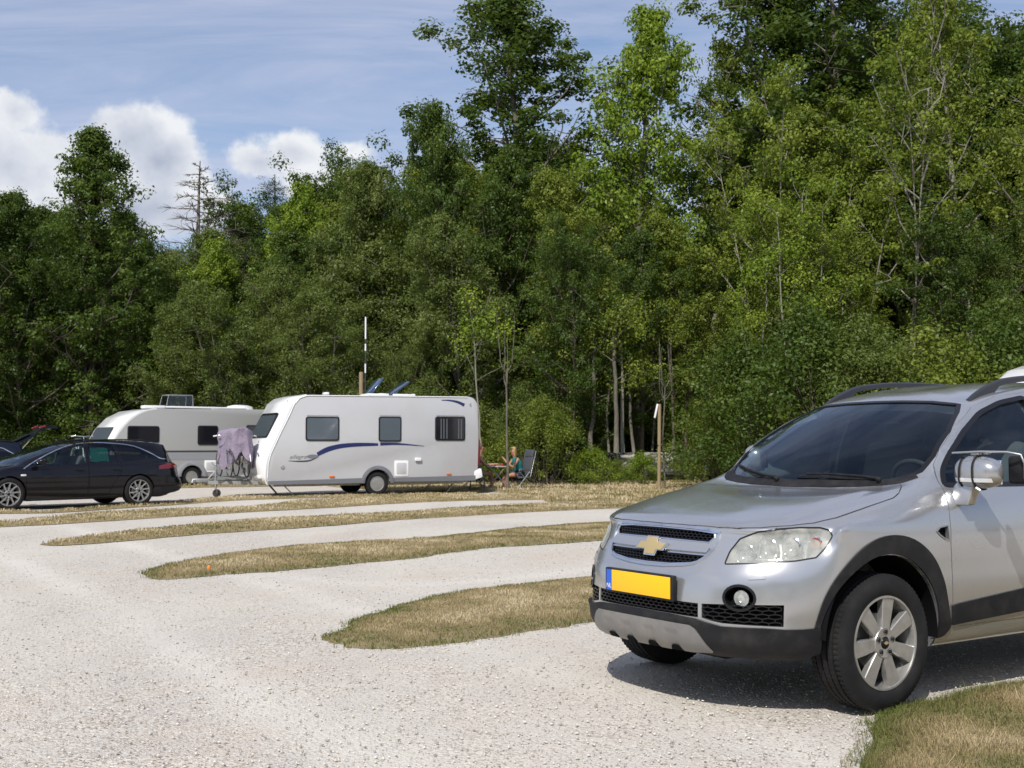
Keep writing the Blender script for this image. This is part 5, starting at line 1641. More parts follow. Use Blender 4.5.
def grass_area(name, poly, seed, density, blade_h, blade_w, mound=.05, green_edge=.35, step=.25, amp=.05, wstep=.08, straw=.72, edge_green=1.0, cell=None, dens_fn=None, tall=0.0):
    """a low turf mound and its blades; both are stuff nobody could count"""
    P = wobble(poly, amp, wstep, seed)
    arr = np.array(P)
    lo, hi = arr.min(0), arr.max(0)
    # turf sheet
    gx, gy = np.meshgrid(np.arange(lo[0], hi[0], step), np.arange(lo[1], hi[1], step)); G = np.stack([gx.ravel(), gy.ravel()], 1)
    G = G + (np.random.RandomState(seed).rand(*G.shape) - .5) * step * .3
    ins = poly_inside(G, P); G = G[ins]; dd = poly_dist(G, P); G = G[dd > step * .35]
    nb = len(P)
    vo, eo, fo, _, _, _ = delaunay_2d_cdt([Vector(p) for p in P] + [Vector(p) for p in G], [(i, (i + 1) % nb) for i in range(nb)], [], 1, 1e-5)
    V = np.array([(v.x, v.y) for v in vo]); dv = poly_dist(V, P)
    def hgt(Q, dq):
        return .006 + mound * (1 - np.exp(-dq / .14)) + (vnoise(Q, 1.3, 5) - .5) * .03 * np.minimum(1, dq / .3)
    Z = hgt(V, dv); Z[dv < 1e-4] = .001
    me = bpy.data.meshes.new(name); me.from_pydata([(a, b, c) for (a, b), c in zip(V, Z)], [], [list(f) for f in fo]); smooth(me, None)
    o = link(name, me, GR['soil']); tag(o, None, None, None, 'structure')
    # blades
    area = 0
    for i in range(nb): x1, y1 = P[i]; x2, y2 = P[(i + 1) % nb]; area += x1 * y2 - x2 * y1
    area = abs(area) / 2
    rs = np.random.RandomState(seed + 7)
    box = (hi - lo).prod(); N = int(density * box)
    B_ = lo - .12 + rs.rand(N, 2) * (hi - lo + .24)
    px = B_[:, 0] / np.maximum(B_[:, 1], .5); B_ = B_[(px > -.62) & (px < .62)]
    ins_ = poly_inside(B_, P)
    if density > 1500:          # a ragged fringe of single blades out on the gravel
        out_ = B_[~ins_]; out_ = out_[rs.rand(len(out_)) < .45 * vnoise(out_, 9.0, seed + 9)]
        coarse = P[::4]; out_ = out_[poly_dist(out_, coarse) < .16]; out_ = out_[poly_dist(out_, P) < .05 + blade_h]
        B_ = np.concatenate([B_[ins_], out_])
    else: B_ = B_[ins_]
    # only what the camera side can see from near the photograph's place: a generous wedge
    if dens_fn is not None: B_ = B_[rs.rand(len(B_)) < dens_fn(B_)]
    db = poly_dist(B_, P)
    n = len(B_)
    clump = vnoise(B_, 3.0, seed + 1); fine = vnoise(B_, 11.0, seed + 2)
    keep = rs.rand(n) < (.35 + .9 * fine)
    B_, db, clump, fine = B_[keep], db[keep], clump[keep], fine[keep]; n = len(B_)
    z0 = np.where(poly_inside(B_, P), hgt(B_, db), 0.0)
    h = blade_h * (.45 + .9 * rs.rand(n)) * (.6 + .8 * clump)
    if tall: h = np.where(rs.rand(n) < tall, h * 2.4, h)
    w = blade_w * (.6 + .8 * rs.rand(n))
    a = rs.rand(n) * 2 * PI; lean = (rs.rand(n) ** .5) * 1.35 * h; la = rs.rand(n) * 2 * PI
    tone = straw + (rs.rand(n) - .5) * .42 + (clump - .5) * .8 + (vnoise(B_, .9, seed + 5) - .5) * .5
    eg = np.exp(-db / green_edge) * edge_green
    tone = tone * (1 - eg) + (.10 + .22 * rs.rand(n)) * eg
    tone = np.clip(tone, 0, 1)
    dx, dy = np.cos(a) * w / 2, np.sin(a) * w / 2
    v0 = np.stack([B_[:, 0] - dx, B_[:, 1] - dy, z0 - .005], 1); v1 = np.stack([B_[:, 0] + dx, B_[:, 1] + dy, z0 - .005], 1)
    mx_, my_ = B_[:, 0] + np.cos(la) * lean * .35, B_[:, 1] + np.sin(la) * lean * .35
    v2 = np.stack([mx_ + dx * .7, my_ + dy * .7, z0 + h * .6], 1); v3 = np.stack([mx_ - dx * .7, my_ - dy * .7, z0 + h * .6], 1)
    tp = np.stack([B_[:, 0] + np.cos(la) * lean, B_[:, 1] + np.sin(la) * lean, z0 + h * (1.02 - .45 * lean / h)], 1)
    v4 = tp + np.stack([dx, dy, dx * 0], 1) * .15; v5 = tp - np.stack([dx, dy, dx * 0], 1) * .15
    V = np.stack([v0, v1, v2, v3, v4, v5], 1).reshape(-1, 3)
    k = np.arange(n)[:, None] * 6
    F = np.concatenate([k + np.array([[0, 1, 2, 3]]), k + np.array([[3, 2, 4, 5]])], 0)
    me = fast_mesh(name + '_blades', V, F, [GR['blades']])
    at_ = me.attributes.new('tone', 'FLOAT', 'POINT'); at_.data.foreach_set('value', np.repeat(tone, 6).astype(np.float32))
    o2 = bpy.data.objects.new('grass_blades', me); COL.objects.link(o2); tag(o2, None, 'grass', None, 'stuff')
    return o2

def build_ground():
    GR['gravel'] = m_gravel(); GR['soil'] = m_soil(); GR['blades'] = m_blades(); GR['floor'] = m_forest_floor()
    me = bpy.data.meshes.new('ground'); S = 1500
    me.from_pydata([(-S, -S, -.02), (S, -S, -.02), (S, S, -.02), (-S, S, -.02)], [], [(0, 1, 2, 3)])
    tag(link('ground', me, GR['floor']), None, None, None, 'structure')
    # gravel yard, gently uneven
    nx, ny = 460, 340
    X = np.linspace(-45, 45, nx); Yv = np.linspace(-25, 41, ny); gx, gy = np.meshgrid(X, Yv)
    P = np.stack([gx.ravel(), gy.ravel()], 1)
    Z = (vnoise(P, .35, 3) - .5) * .012 - .004
    V = np.concatenate([P, Z[:, None]], 1)
    F = np.array([(j * nx + i, j * nx + i + 1, (j + 1) * nx + i + 1, (j + 1) * nx + i) for j in range(ny - 1) for i in range(nx - 1)])
    me = fast_mesh('gravel_yard', V, F, None, True)
    tk = np.zeros(len(P))
    for line, w in (([(-9.5, 20), (-5.9, 14.2), (-3.2, 9.8), (-1.4, 6.5), (-.5, 5.1), (.6, 3.2)], .17), ([(-8.0, 21), (-4.4, 15.0), (-1.7, 10.6), (.1, 7.4), (1.0, 5.9), (2.2, 3.6)], .15), ([(-14, 14), (-8, 11.5), (-4.2, 8.2), (-2.6, 5.2), (-2.2, 3)], .2), ([(-3.4, 13.6), (-1.2, 11.6), (1.4, 13.6), (4, 16)], .16)):
        L = smooth_line(line, 5); d = np.full(len(P), 9.0)
        for a, b in zip(L[:-1], L[1:]):
            a = np.array(a); ab = np.array(b) - a; t_ = np.clip(((P - a) @ ab) / (ab @ ab), 0, 1); q = a + t_[:, None] * ab; d = np.minimum(d, np.hypot(*(P - q).T))
        tk = np.maximum(tk, np.exp(-(d / w) ** 2) * (.35 + .9 * vnoise(P, .8, 12)))
    a_ = me.attributes.new('track', 'FLOAT', 'POINT'); a_.data.foreach_set('value', tk.astype(np.float32))
    tag(link('gravel_yard', me, GR['gravel']), None, None, None, 'structure')
    # loose stones in the foreground
    rs = np.random.RandomState(4); N = 34000
    Yr = 4.2 + 14 * rs.rand(N) ** 1.6; Xr = (rs.rand(N) * 1.04 - .52) * Yr
    base = np.array([(1, 0, 0), (0, 1, 0), (-1, 0, 0), (0, -1, 0), (0, 0, .7), (.6, .6, .35), (-.6, .5, .4), (0, 0, -.6)])
    ico = bmesh.new(); bmesh.ops.create_icosphere(ico, subdivisions=1, radius=1); iv = np.array([v.co[:] for v in ico.verts]); fi = np.array([[v.index for v in f.verts] for f in ico.faces]); ico.free()
    s = .0032 + .0046 * rs.rand(N) ** 3.2
    V = iv[None] * (1 + (rs.rand(N, len(iv), 1) - .5) * .7) * s[:, None, None] * np.stack([.8 + .6 * rs.rand(N), .8 + .6 * rs.rand(N), .5 + .3 * rs.rand(N)], 1)[:, None, :]
    V = V + np.stack([Xr, Yr, s * .25], 1)[:, None, :]
    F = fi[None] + (np.arange(N) * len(iv))[:, None, None]
    m = mat('loose_stone', (.6, .57, .53), .85, 0, 0, .3); t = NT(m)
    g = t.new('ShaderNodeNewGeometry'); t.link(t.ramp(g.outputs['Random Per Island'], [(0, (.22, .19, .16)), (.12, (.38, .34, .29)), (.45, (.54, .49, .43)), (1, (.68, .64, .58))]), t.bsdf.inputs['Base Color'])
    o = bpy.data.objects.new('loose_gravel', fast_mesh('loose_gravel', V.reshape(-1, 3), F.reshape(-1, 3), [m])); COL.objects.link(o); tag(o, None, 'gravel', None, 'stuff')
    # turf strips between the pitches -------------------------------------------------
    g = gp
    A = [g(330, 637), g(338, 645), g(365, 649), g(402, 649), g(450, 643), g(500, 636.5), g(548, 629), g(594, 621)]
    A += [(1.9, 10.2), (3.6, 11.5), (5.6, 12.6), (7.0, 13.2), (7.6, 14.4), (5.4, 14.6), (3.6, 13.9), (2.2, 13.1)]
    A += [g(596, 578), g(540, 583), g(483, 589.6), (g(440, 596)), g(410, 603), g(380, 612), g(352, 624)]
    grass_area('turf_strip', smooth_line(A, 3, True), 1, 6500, .022, .0042, .030, .20, .16, .075, .05, .72, 1.0)
    B_ = [g(139, 574), g(146, 577.5), g(160, 579), g(190, 577.5), g(234, 574), g(300, 569), g(350, 564), g(400, 559.5), g(486, 548), g(596, 541)]
    B_ += [(3.4, 19.2), (6.5, 21.0), (9, 22), (8.2, 23.6), (4.6, 22.6)]
    B_ += [g(599, 523.5), g(520, 529), g(433, 538), g(400, 540.5), g(300, 546), g(234, 554), g(176, 564)]
    grass_area('turf_strip', smooth_line(B_, 3, True), 2, 2400, .027, .0070, .035, .28, .3, .07, .09, .74, 1.0)
    C_ = [g(41, 544.8), g(60, 545.4), g(78, 544.5), g(130, 540.5), g(195, 534.7), g(250, 531), g(312, 527), g(400, 520), g(470, 516), g(533, 512), g(600, 509)]
    C_ += [(4.8, 26.5), (9, 28.5), (16, 31.5), (26, 35), (26, 42), (10, 42), (2.6, 42)]
    C_ += [(.0, 36.6), (-3.0, 36), g(455, 490.2), g(300, 494.6), g(222, 497.2), g(208, 499), g(222, 500.7), g(300, 500), g(400, 497.6), g(500, 497.5), g(560, 499), g(590, 502), g(526, 504.6), g(500, 506), g(455, 508.5), g(400, 513), g(330, 516), g(273, 519), g(190, 525.5), g(117, 532.7), g(70, 539.5)]
    # two separate areas: the strip itself and the lawn that runs to the trees
    C1 = C_[:11] + [(4.8, 26.5), (9, 28.5), (12, 29.6), (11.2, 31.2), (7.0, 29.8), (3.2, 28.2)] + [g(560, 503.5), g(526, 504.6), g(500, 506), g(455, 508.5), g(400, 513), g(330, 516), g(273, 519), g(190, 525.5), g(117, 532.7), g(70, 539.5)]
    grass_area('turf_strip', smooth_line(C1, 3, True), 3, 700, .034, .013, .035, .25, .5, .06, .14, .74, .6)
    Ld = [(.9, 28.2), (3.1, 28.4), (7, 30.0), (12, 31.5), (20, 34), (34, 38), (34, 46), (10, 43), (2, 42), (-2.5, 40), (-6.0, 38.8), (-4.2, 35.6), (-.2, 33.6)]
    grass_area('lawn', Ld, 4, 420, .065, .018, .05, .3, .8, .08, .2, .74, .3, tall=.03)
    D_ = [(-12.5, 18.6), g(0, 527), g(60, 524), g(100, 521.5), g(156, 518), g(250, 512), g(330, 507.5), g(400, 503.4), g(470, 500.6), g(530, 500.0), g(560, 498), g(520, 494.5), g(470, 495.5), g(400, 497.4), g(300, 500.8), g(234, 508), g(170, 509.5), g(98, 513), g(40, 518.5), g(0, 522), (-13.0, 20.4)]
    grass_area('turf_strip', smooth_line(D_, 2, True), 5, 500, .038, .015, .03, .3, .5, .05, .16, .78, .4)
    E_ = [g(130, 507.6), g(170, 505.3), g(215, 502), g(240, 500.3), g(300, 498.4), g(380, 497.2), g(470, 494.8), g(476, 491.0), g(380, 492.6), g(300, 494.5), g(225, 497), g(190, 500.5), g(120, 505.2), g(40, 511.5), (-14, 25.5), (-15, 24.0), g(50, 513)]
    grass_area('turf_strip', smooth_line(E_, 2, True), 6, 380, .040, .017, .03, .3, .6, .05, .16, .76, .5)
    # ground behind and left of the vehicles
    Bk = [(-40, 31), (-26, 32), (-16, 34.5), (-11.2, 36.6), (-9.2, 38.0), (-6.2, 39.0), (-6.2, 47), (-20, 50), (-42, 48)]
    grass_area('lawn', Bk, 7, 130, .10, .03, .05, .3, 1.0, .08, .3, .62, .3)
    # near right corner
    F_ = [g(862, 800), g(866, 768), g(868, 742), g(873, 724), g(888, 713), g(903, 707.5), g(940, 702), g(980, 692), g(1023, 684), g(1080, 676), (4.6, 7.7), (6.5, 8.3), (7.4, 6.8), (5.2, 4.6), (2.6, 3.2), (1.5, 3.6)]
    grass_area('turf_corner', smooth_line(F_, 3, True), 8, 22000, .030, .0026, .025, .30, .10, .05, .03, .68, .9, tall=.02)
    # pale gravel track beyond the trees
    b = MB(); b.add([(1.5, 57.5, .40), (13, 58.5, .42), (14, 61, .98), (1.5, 60.5, .92)], [(0, 1, 2, 3)]); b.add([(1.5, 54, .0), (13, 54, .0), (13, 58.49, .40), (1.5, 57.49, .38)], [(0, 1, 2, 3)])
    tag(b.build('gravel_track', GR['gravel'], fixn=False), None, None, None, 'structure')
# ------------------------------------------------------------------ trees
def m_leaf(name, c0, c1, c2, trans=.35, gloss=.015):
    m = bpy.data.materials.new(name); m.use_nodes = True; t = NT(m); t.n.remove(t.bsdf)
    a = t.new('ShaderNodeAttribute', attribute_name='tone')
    oi = t.new('ShaderNodeObjectInfo')
    f = t.math('ADD', t.math('MULTIPLY', a.outputs['Fac'], .75), t.math('MULTIPLY', oi.outputs['Random'], .25), True)
    c = t.ramp(f, [(.0, c0), (.5, c1), (1, c2)])
    d = t.new('ShaderNodeBsdfDiffuse'); tr = t.new('ShaderNodeBsdfTranslucent'); g = t.new('ShaderNodeBsdfGlossy')
    g.inputs['Roughness'].default_value = .45; g.inputs[0].default_value = (.8, .85, .8, 1)
    t.link(c, d.inputs[0]); t.link(t.mix(.5, c, (.18, .24, .02)), tr.inputs[0])
    mx = t.new('ShaderNodeMixShader'); mx.inputs[0].default_value = trans; t.link(d.outputs[0], mx.inputs[1]); t.link(tr.outputs[0], mx.inputs[2])
    m2 = t.new('ShaderNodeMixShader'); m2.inputs[0].default_value = gloss; t.link(mx.outputs[0], m2.inputs[1]); t.link(g.outputs[0], m2.inputs[2])
    t.link(m2.outputs[0], t.n['Material Output'].inputs[0]); return m

def m_bark(name, c0, c1):
    m = mat(name, c0, .9, 0, 0, .15); t = NT(m); v = t.coords((6, 6, 1.2))
    n = t.noise(v, 3, 5, .7); t.link(t.mix(t.ramp(n, [(.4, (0, 0, 0)), (.65, (1, 1, 1))]), c0, c1), t.bsdf.inputs['Base Color']); t.bump(n, .6, .03, t.bsdf); return m

LEAF = {
    'oak': m_leaf('leaf_dark_green', (0.038, 0.068, 0.014), (0.069, 0.113, 0.020), (0.125, 0.173, 0.034), .38),
    'ash': m_leaf('leaf_bright_green', (0.123, 0.197, 0.021), (0.218, 0.311, 0.033), (0.342, 0.417, 0.055), .45),
    'willow': m_leaf('leaf_olive', (.078, .110, .026), (.130, .172, .040), (.185, .225, .060), .40),
    'birch': m_leaf('leaf_mid_green', (0.099, 0.141, 0.021), (0.174, 0.222, 0.033), (0.265, 0.305, 0.051), .42),
    'yellow': m_leaf('leaf_yellow_green', (0.115, 0.167, 0.022), (0.190, 0.246, 0.032), (0.270, 0.324, 0.048), .45),
    'conifer': m_leaf('needle_green', (0.020, 0.043, 0.017), (0.037, 0.070, 0.025), (0.061, 0.094, 0.033), .15),
}
BARK = {
    'brown': m_bark('bark_brown', (.085, .07, .055), (.15, .13, .11)),
    'grey': m_bark('bark_grey', (.10, .09, .07), (.19, .175, .145)),
    'pale': m_bark('bark_pale', (.19, .175, .14), (.32, .30, .25)),
    'dead': m_bark('bark_dead', (.17, .14, .12), (.26, .23, .21)),
}

class Wood:
    def __init__(s): s.v = []; s.f = []; s.n = 0
    def tube(s, pts, r0, r1, k=5):
        pts = np.asarray(pts); n = len(pts)
        d = np.gradient(pts, axis=0); d /= np.linalg.norm(d, axis=1)[:, None] + 1e-9
        up = np.array([.31, .17, .93]); x = np.cross(d, up); x /= np.linalg.norm(x, axis=1)[:, None] + 1e-9; y = np.cross(d, x)
        r = np.linspace(r0, r1, n)
        a = np.arange(k) * 2 * PI / k
        V = pts[:, None] + (x[:, None] * np.cos(a)[None, :, None] + y[:, None] * np.sin(a)[None, :, None]) * r[:, None, None]
        s.v.append(V.reshape(-1, 3))
        for i in range(n - 1):
            for j in range(k): s.f.append((s.n + i * k + j, s.n + i * k + (j + 1) % k, s.n + (i + 1) * k + (j + 1) % k, s.n + (i + 1) * k + j))
        s.n += n * k
    def mesh(s, name, m):
        return fast_mesh(name, np.concatenate(s.v), np.array(s.f), [m], True)

def limb(rs, p, d, L, n=6, wig=.16, up=.12):
    pts = [np.array(p, float)]; d = np.array(d, float); d /= np.linalg.norm(d)
    for i in range(n):
        d = d + rs.normal(0, wig, 3) + np.array([0, 0, up / n * 2]); d /= np.linalg.norm(d)
        pts.append(pts[-1] + d * L / n)
    return np.array(pts)

def leaves(rs, centers, rad_, per, size, droop=.0, flat=.75, tones=None, narrow=.55):
    """leaf-sized folded rhombs scattered in clumps"""
    C = np.repeat(centers, per, 0); n = len(C)
    R = np.repeat(rad_, per)
    u = rs.normal(0, 1, (n, 3)); u /= np.linalg.norm(u, axis=1)[:, None]
    rr = rs.rand(n) ** .45
    P = C + u * (R * rr)[:, None] * np.array([1, 1, flat]) 
    if droop: P[:, 2] -= droop * R * rs.rand(n)
    nrm = u * .85 + rs.normal(0, .38, (n, 3)) + np.array([0, 0, .45]); nrm /= np.linalg.norm(nrm, axis=1)[:, None]
    t = np.cross(nrm, rs.normal(0, 1, (n, 3))); t /= np.linalg.norm(t, axis=1)[:, None]
    if droop: t = t + np.array([0, 0, -droop]); t /= np.linalg.norm(t, axis=1)[:, None]
    b = np.cross(nrm, t); b /= np.linalg.norm(b, axis=1)[:, None] + 1e-9
    s = size * (.6 + .8 * rs.rand(n))
    w = s * narrow
    v0 = P - t * s[:, None] * .5; v2 = P + t * s[:, None] * .5
    fold = nrm * (w * .18)[:, None]
    v1 = P + b * w[:, None] * .5 + fold; v3 = P - b * w[:, None] * .5 + fold
    V = np.stack([v0, v1, v2, v3], 1).reshape(-1, 3)
    F = np.arange(n * 4).reshape(-1, 4)
    tn = np.repeat(tones if tones is not None else np.clip(rs.normal(.5, .32, len(centers)), 0, 1), per) * .82 + rs.rand(n) * .18
    return V, F, np.repeat(np.clip(tn, 0, 1), 4)

def leaf_mesh(name, V, F, tn, m):
    me = fast_mesh(name, V, F, [m]); a = me.attributes.new('tone', 'FLOAT', 'POINT'); a.data.foreach_set('value', tn.astype(np.float32)); return me

def broad_tree(seed, H, W, base=.25, kind='oak', bark='brown', leaf=.11, per=70, nl=26, twigs=6, shape='egg', clump=.42, stems=1, lean=.0, gaps=.0, r0=None, up=.45, thin=1.0):
    rs = np.random.RandomState(seed); wd = Wood(); cs = []; cr = []
    r0 = r0 or H * .0125
    for st in range(stems):
        a0 = rs.rand() * 6.28
        off = np.array([math.cos(a0), math.sin(a0), 0]) * (0 if stems == 1 else .28 + .25 * rs.rand())
        Hs = H * (1 if st == 0 else .75 + .22 * rs.rand())
        ld = np.array([math.cos(a0) * (lean + (.10 if stems > 1 else .02)), math.sin(a0) * (lean + (.10 if stems > 1 else .02)), 1])
        n = 12; tr = [off * .12 + np.array([0, 0, -.15])]
        d = ld / np.linalg.norm(ld)
        for i in range(n):
            d = d + rs.normal(0, .035, 3); d[2] = abs(d[2]); d /= np.linalg.norm(d); tr.append(tr[-1] + d * Hs / n)
        tr = np.array(tr); wd.tube(tr, r0 * (1 if stems == 1 else .6), r0 * .12, 7)
        T = np.linspace(0, 1, len(tr))
        nn = max(5, int(nl / stems))
        for i in range(nn):
            h = base + (1 - base) * ((i + rs.rand() * .8) / nn) ** .9; h = min(h, .985)
            q = (h - base) / (1 - base)
            prof = {'egg': math.sin(PI * min(1, .16 + .84 * q) ** .8) ** .75, 'cone': (1 - q) ** .8 * .95 + .06, 'col': .75 * math.sin(PI * (.12 + .80 * q)) ** .5, 'vase': (.35 + .65 * math.sin(PI * min(.97, q * .9 + .05)))}[shape]
            Lb = W / 2 * prof * (.65 + .5 * rs.rand())
            a = i * 2.399 + rs.rand() * .9
            p = np.array([np.interp(h, T, tr[:, k]) for k in range(3)])
            upv = up * (.5 + .9 * q) + rs.normal(0, .12)
            L1 = limb(rs, p, (math.cos(a), math.sin(a), upv), Lb * 1.06, 6, .15, .25)
            rb = r0 * (1 - h) * .40 + .018
            wd.tube(L1, rb, .008, 5)
            for k in range(twigs):
                f = .25 + .75 * (k + rs.rand()) / twigs
                i0 = f * 6; pp = np.array([np.interp(i0, range(7), L1[:, z]) for z in range(3)])
                dv = rs.normal(0, 1, 3); dv[2] = abs(dv[2]) * .4 - .05
                tl = (.45 + .5 * rs.rand()) * (.35 + Lb * .28)
                L2 = limb(rs, pp, dv, tl, 3, .2, .1)
                if rs.rand() < .7: wd.tube(L2, .012 + rb * .15, .004, 3)
                if rs.rand() >= gaps:
                    cs.append(L2[-1]); cr.append(clump * (.6 + .7 * rs.rand()))
                if rs.rand() < .45 * (1 - gaps): cs.append(L2[1] + rs.normal(0, .12, 3)); cr.append(clump * (.5 + .5 * rs.rand()))
        cs.append(tr[-1]); cr.append(clump * .8); cs.append(tr[-2]); cr.append(clump * .9)
    cs = np.array(cs); cr = np.array(cr) * .9
    V, F, tn = leaves(rs, cs, cr, per, leaf, .25 if kind in ('willow', 'birch') else 0, .75, None, .42 if kind in ('willow',) else .6)
    return wd.mesh('trunk', BARK[bark]), leaf_mesh('crown', V, F, tn, LEAF[kind]), H

def shrub(seed, H, W, kind='birch', leaf=.075, n=60, per=70, clump=.34, bark='brown', narrow=.6):
    rs = np.random.RandomState(seed); wd = Wood(); cs = []; cr = []
    for i in range(n):
        a = rs.rand() * 6.28; q = rs.rand() ** .6
        el = rs.rand()
        tgt = np.array([math.cos(a) * W / 2 * q * math.cos(el * 1.35), math.sin(a) * W / 2 * q * math.cos(el * 1.35), H * (.15 + .82 * math.sin(el * 1.5) * (1 - .25 * q * q)) * (.75 + .35 * rs.rand())])
        if i < 22:
            p0 = np.array([math.cos(a) * .15, math.sin(a) * .15, -.1]); m_ = (p0 + tgt) / 2 + rs.normal(0, .12, 3)
            wd.tube(np.array([p0, m_ * .6 + p0 * .4, m_, tgt]), .022, .005, 4)
        cs.append(tgt); cr.append(clump * (.6 + .7 * rs.rand()))
    V, F, tn = leaves(rs, np.array(cs), np.array(cr), per, leaf, 0, .85, None, narrow)
    return wd.mesh('stems', BARK[bark]), leaf_mesh('foliage', V, F, tn, LEAF[kind]), H

def conifer(seed, H, W, dead=False):
    rs = np.random.RandomState(seed); wd = Wood()
    tr = np.array([[rs.normal(0, .02), rs.normal(0, .02), z] for z in np.linspace(-.1, H, 12)]); wd.tube(tr, H * .013, .015, 7)
    Vs = []; 
    for i in range(70 if not dead else 100):
        q = .12 + .87 * (i / (70 if not dead else 100)); z = H * q; a = i * 2.4 + rs.rand()
        L = W / 2 * (1 - q) ** .75 * (.7 + .5 * rs.rand()) + .12
        if dead: L *= 1.0
        p = limb(rs, (0, 0, z), (math.cos(a), math.sin(a), -.12 if not dead else .05), L, 5, .07, .25 if not dead else .1)
        wd.tube(p, .028 if not dead else .022, .006, 4)
        if dead:
            for k in range(13):
                j = 1 + rs.randint(4); dv = (p[-1] - p[0]) + rs.normal(0, .5, 3) * L; wd.tube(limb(rs, p[j], dv, L * .38, 2, .2, 0), .013, .005, 3)
        if not dead or q < .74:
            m_ = 10 if not dead else 6
            for k in range(m_):
                c = p[1:][min(4, int(k / m_ * 5))] + rs.normal(0, .10, 3)
                Vs.append(c - np.array([0, 0, .06]))
    cs = np.array(Vs); V, F, tn = leaves(rs, cs, np.full(len(cs), .20), 26 if not dead else 16, .10, .5, .5, None, .16)
    return wd.mesh('trunk', BARK['dead' if dead else 'brown']), leaf_mesh('crown', V, F, tn, LEAF['conifer']), H

PROTO = {}
def make_protos():
    P = PROTO
    P['oak1'] = broad_tree(11, 13, 8.2, .07, 'oak', 'brown', .125, 84, 44, 8, 'egg', .52)
    P['oak2'] = broad_tree(12, 14, 7.6, .24, 'oak', 'grey', .125, 78, 36, 8, 'egg', .50, gaps=.10)
    P['oak3'] = broad_tree(13, 12, 8.8, .10, 'oak', 'brown', .125, 80, 44, 8, 'vase', .54)
    P['oakc'] = broad_tree(14, 13, 8.6, .06, 'oak', 'brown', .125, 70, 50, 8, 'cone', .50, up=.35, gaps=.08)
    P['airy'] = broad_tree(15, 15, 6.8, .25, 'oak', 'grey', .12, 84, 38, 8, 'egg', .46, gaps=.22, up=.7)
    P['ash1'] = broad_tree(21, 14, 6.6, .12, 'ash', 'grey', .135, 76, 42, 7, 'egg', .52, up=.75)
    P['ash2'] = broad_tree(22, 13, 5.4, .10, 'yellow', 'pale', .115, 70, 40, 7, 'col', .46, stems=3, up=.8, gaps=.12, r0=.09)
    P['mid1'] = broad_tree(31, 13, 6.8, .08, 'birch', 'grey', .115, 84, 42, 7, 'egg', .50, up=.6)
    P['mid2'] = broad_tree(32, 12, 6.0, .06, 'birch', 'grey', .11, 84, 42, 7, 'col', .48, stems=2, up=.6)
    P['wil1'] = broad_tree(41, 10, 6.0, .06, 'willow', 'grey', .115, 104, 42, 8, 'egg', .50, up=.7)
    P['wil2'] = broad_tree(42, 9, 5.0, .05, 'willow', 'grey', .11, 100, 40, 7, 'vase', .48, stems=3, up=.8, r0=.09)
    P['slim'] = broad_tree(51, 15, 4.2, .30, 'birch', 'pale', .115, 56, 32, 7, 'col', .42, up=.9, gaps=.22)
    P['thin'] = broad_tree(52, 14, 4.6, .35, 'yellow', 'pale', .115, 44, 28, 6, 'vase', .40, up=1.1, gaps=.30, stems=2, r0=.075)
    P['con'] = conifer(61, 14, 5.6)
    P['dead'] = conifer(62, 14, 6.2, True)
    P['shr1'] = shrub(71, 2.6, 3.6, 'birch', .060, 130, 100, .34)
    P['shr2'] = shrub(72, 1.7, 2.6, 'ash', .055, 100, 90, .28)
    P['shr3'] = shrub(73, 3.2, 3.4, 'oak', .065, 130, 100, .36)
    P['shr4'] = shrub(74, 2.8, 3.2, 'willow', .060, 130, 110, .32, narrow=.4)

_used = {}
NAMES = dict(air='oak_tree', oak='oak_tree', ash='ash_tree', mid='alder_tree', wil='willow_tree', sli='birch_tree', thi='sparse_tree', con='conifer_tree', dea='dead_conifer', shr='shrub')
def plant(kind, px, Y, h, label, w=1.0, rot=None, group=None, z=0.0, X=None):
    """h: height in metres"""
    tm, cm, H = PROTO[kind]
    s = h / H
    x = X if X is not None else at(px, Y)[0]
    rs = random.Random(int(px * 7 + Y * 13 + h * 5))
    name = NAMES[kind[:3]]
    root = empty(name, label, 'shrub' if name == 'shrub' else 'tree', (x, Y, z), rot if rot is not None else rs.random() * 6.28, group)
    root.scale = (s * w, s * w, s)
    t = bpy.data.objects.new('stem' if name == 'shrub' else 'trunk', tm); COL.objects.link(t); t.parent = root
    c = bpy.data.objects.new('foliage' if name == 'shrub' else 'crown', cm); COL.objects.link(c); c.parent = root
    return root
def top(y, Y): return 1.345 + (444.5 - y) / 1200 * Y
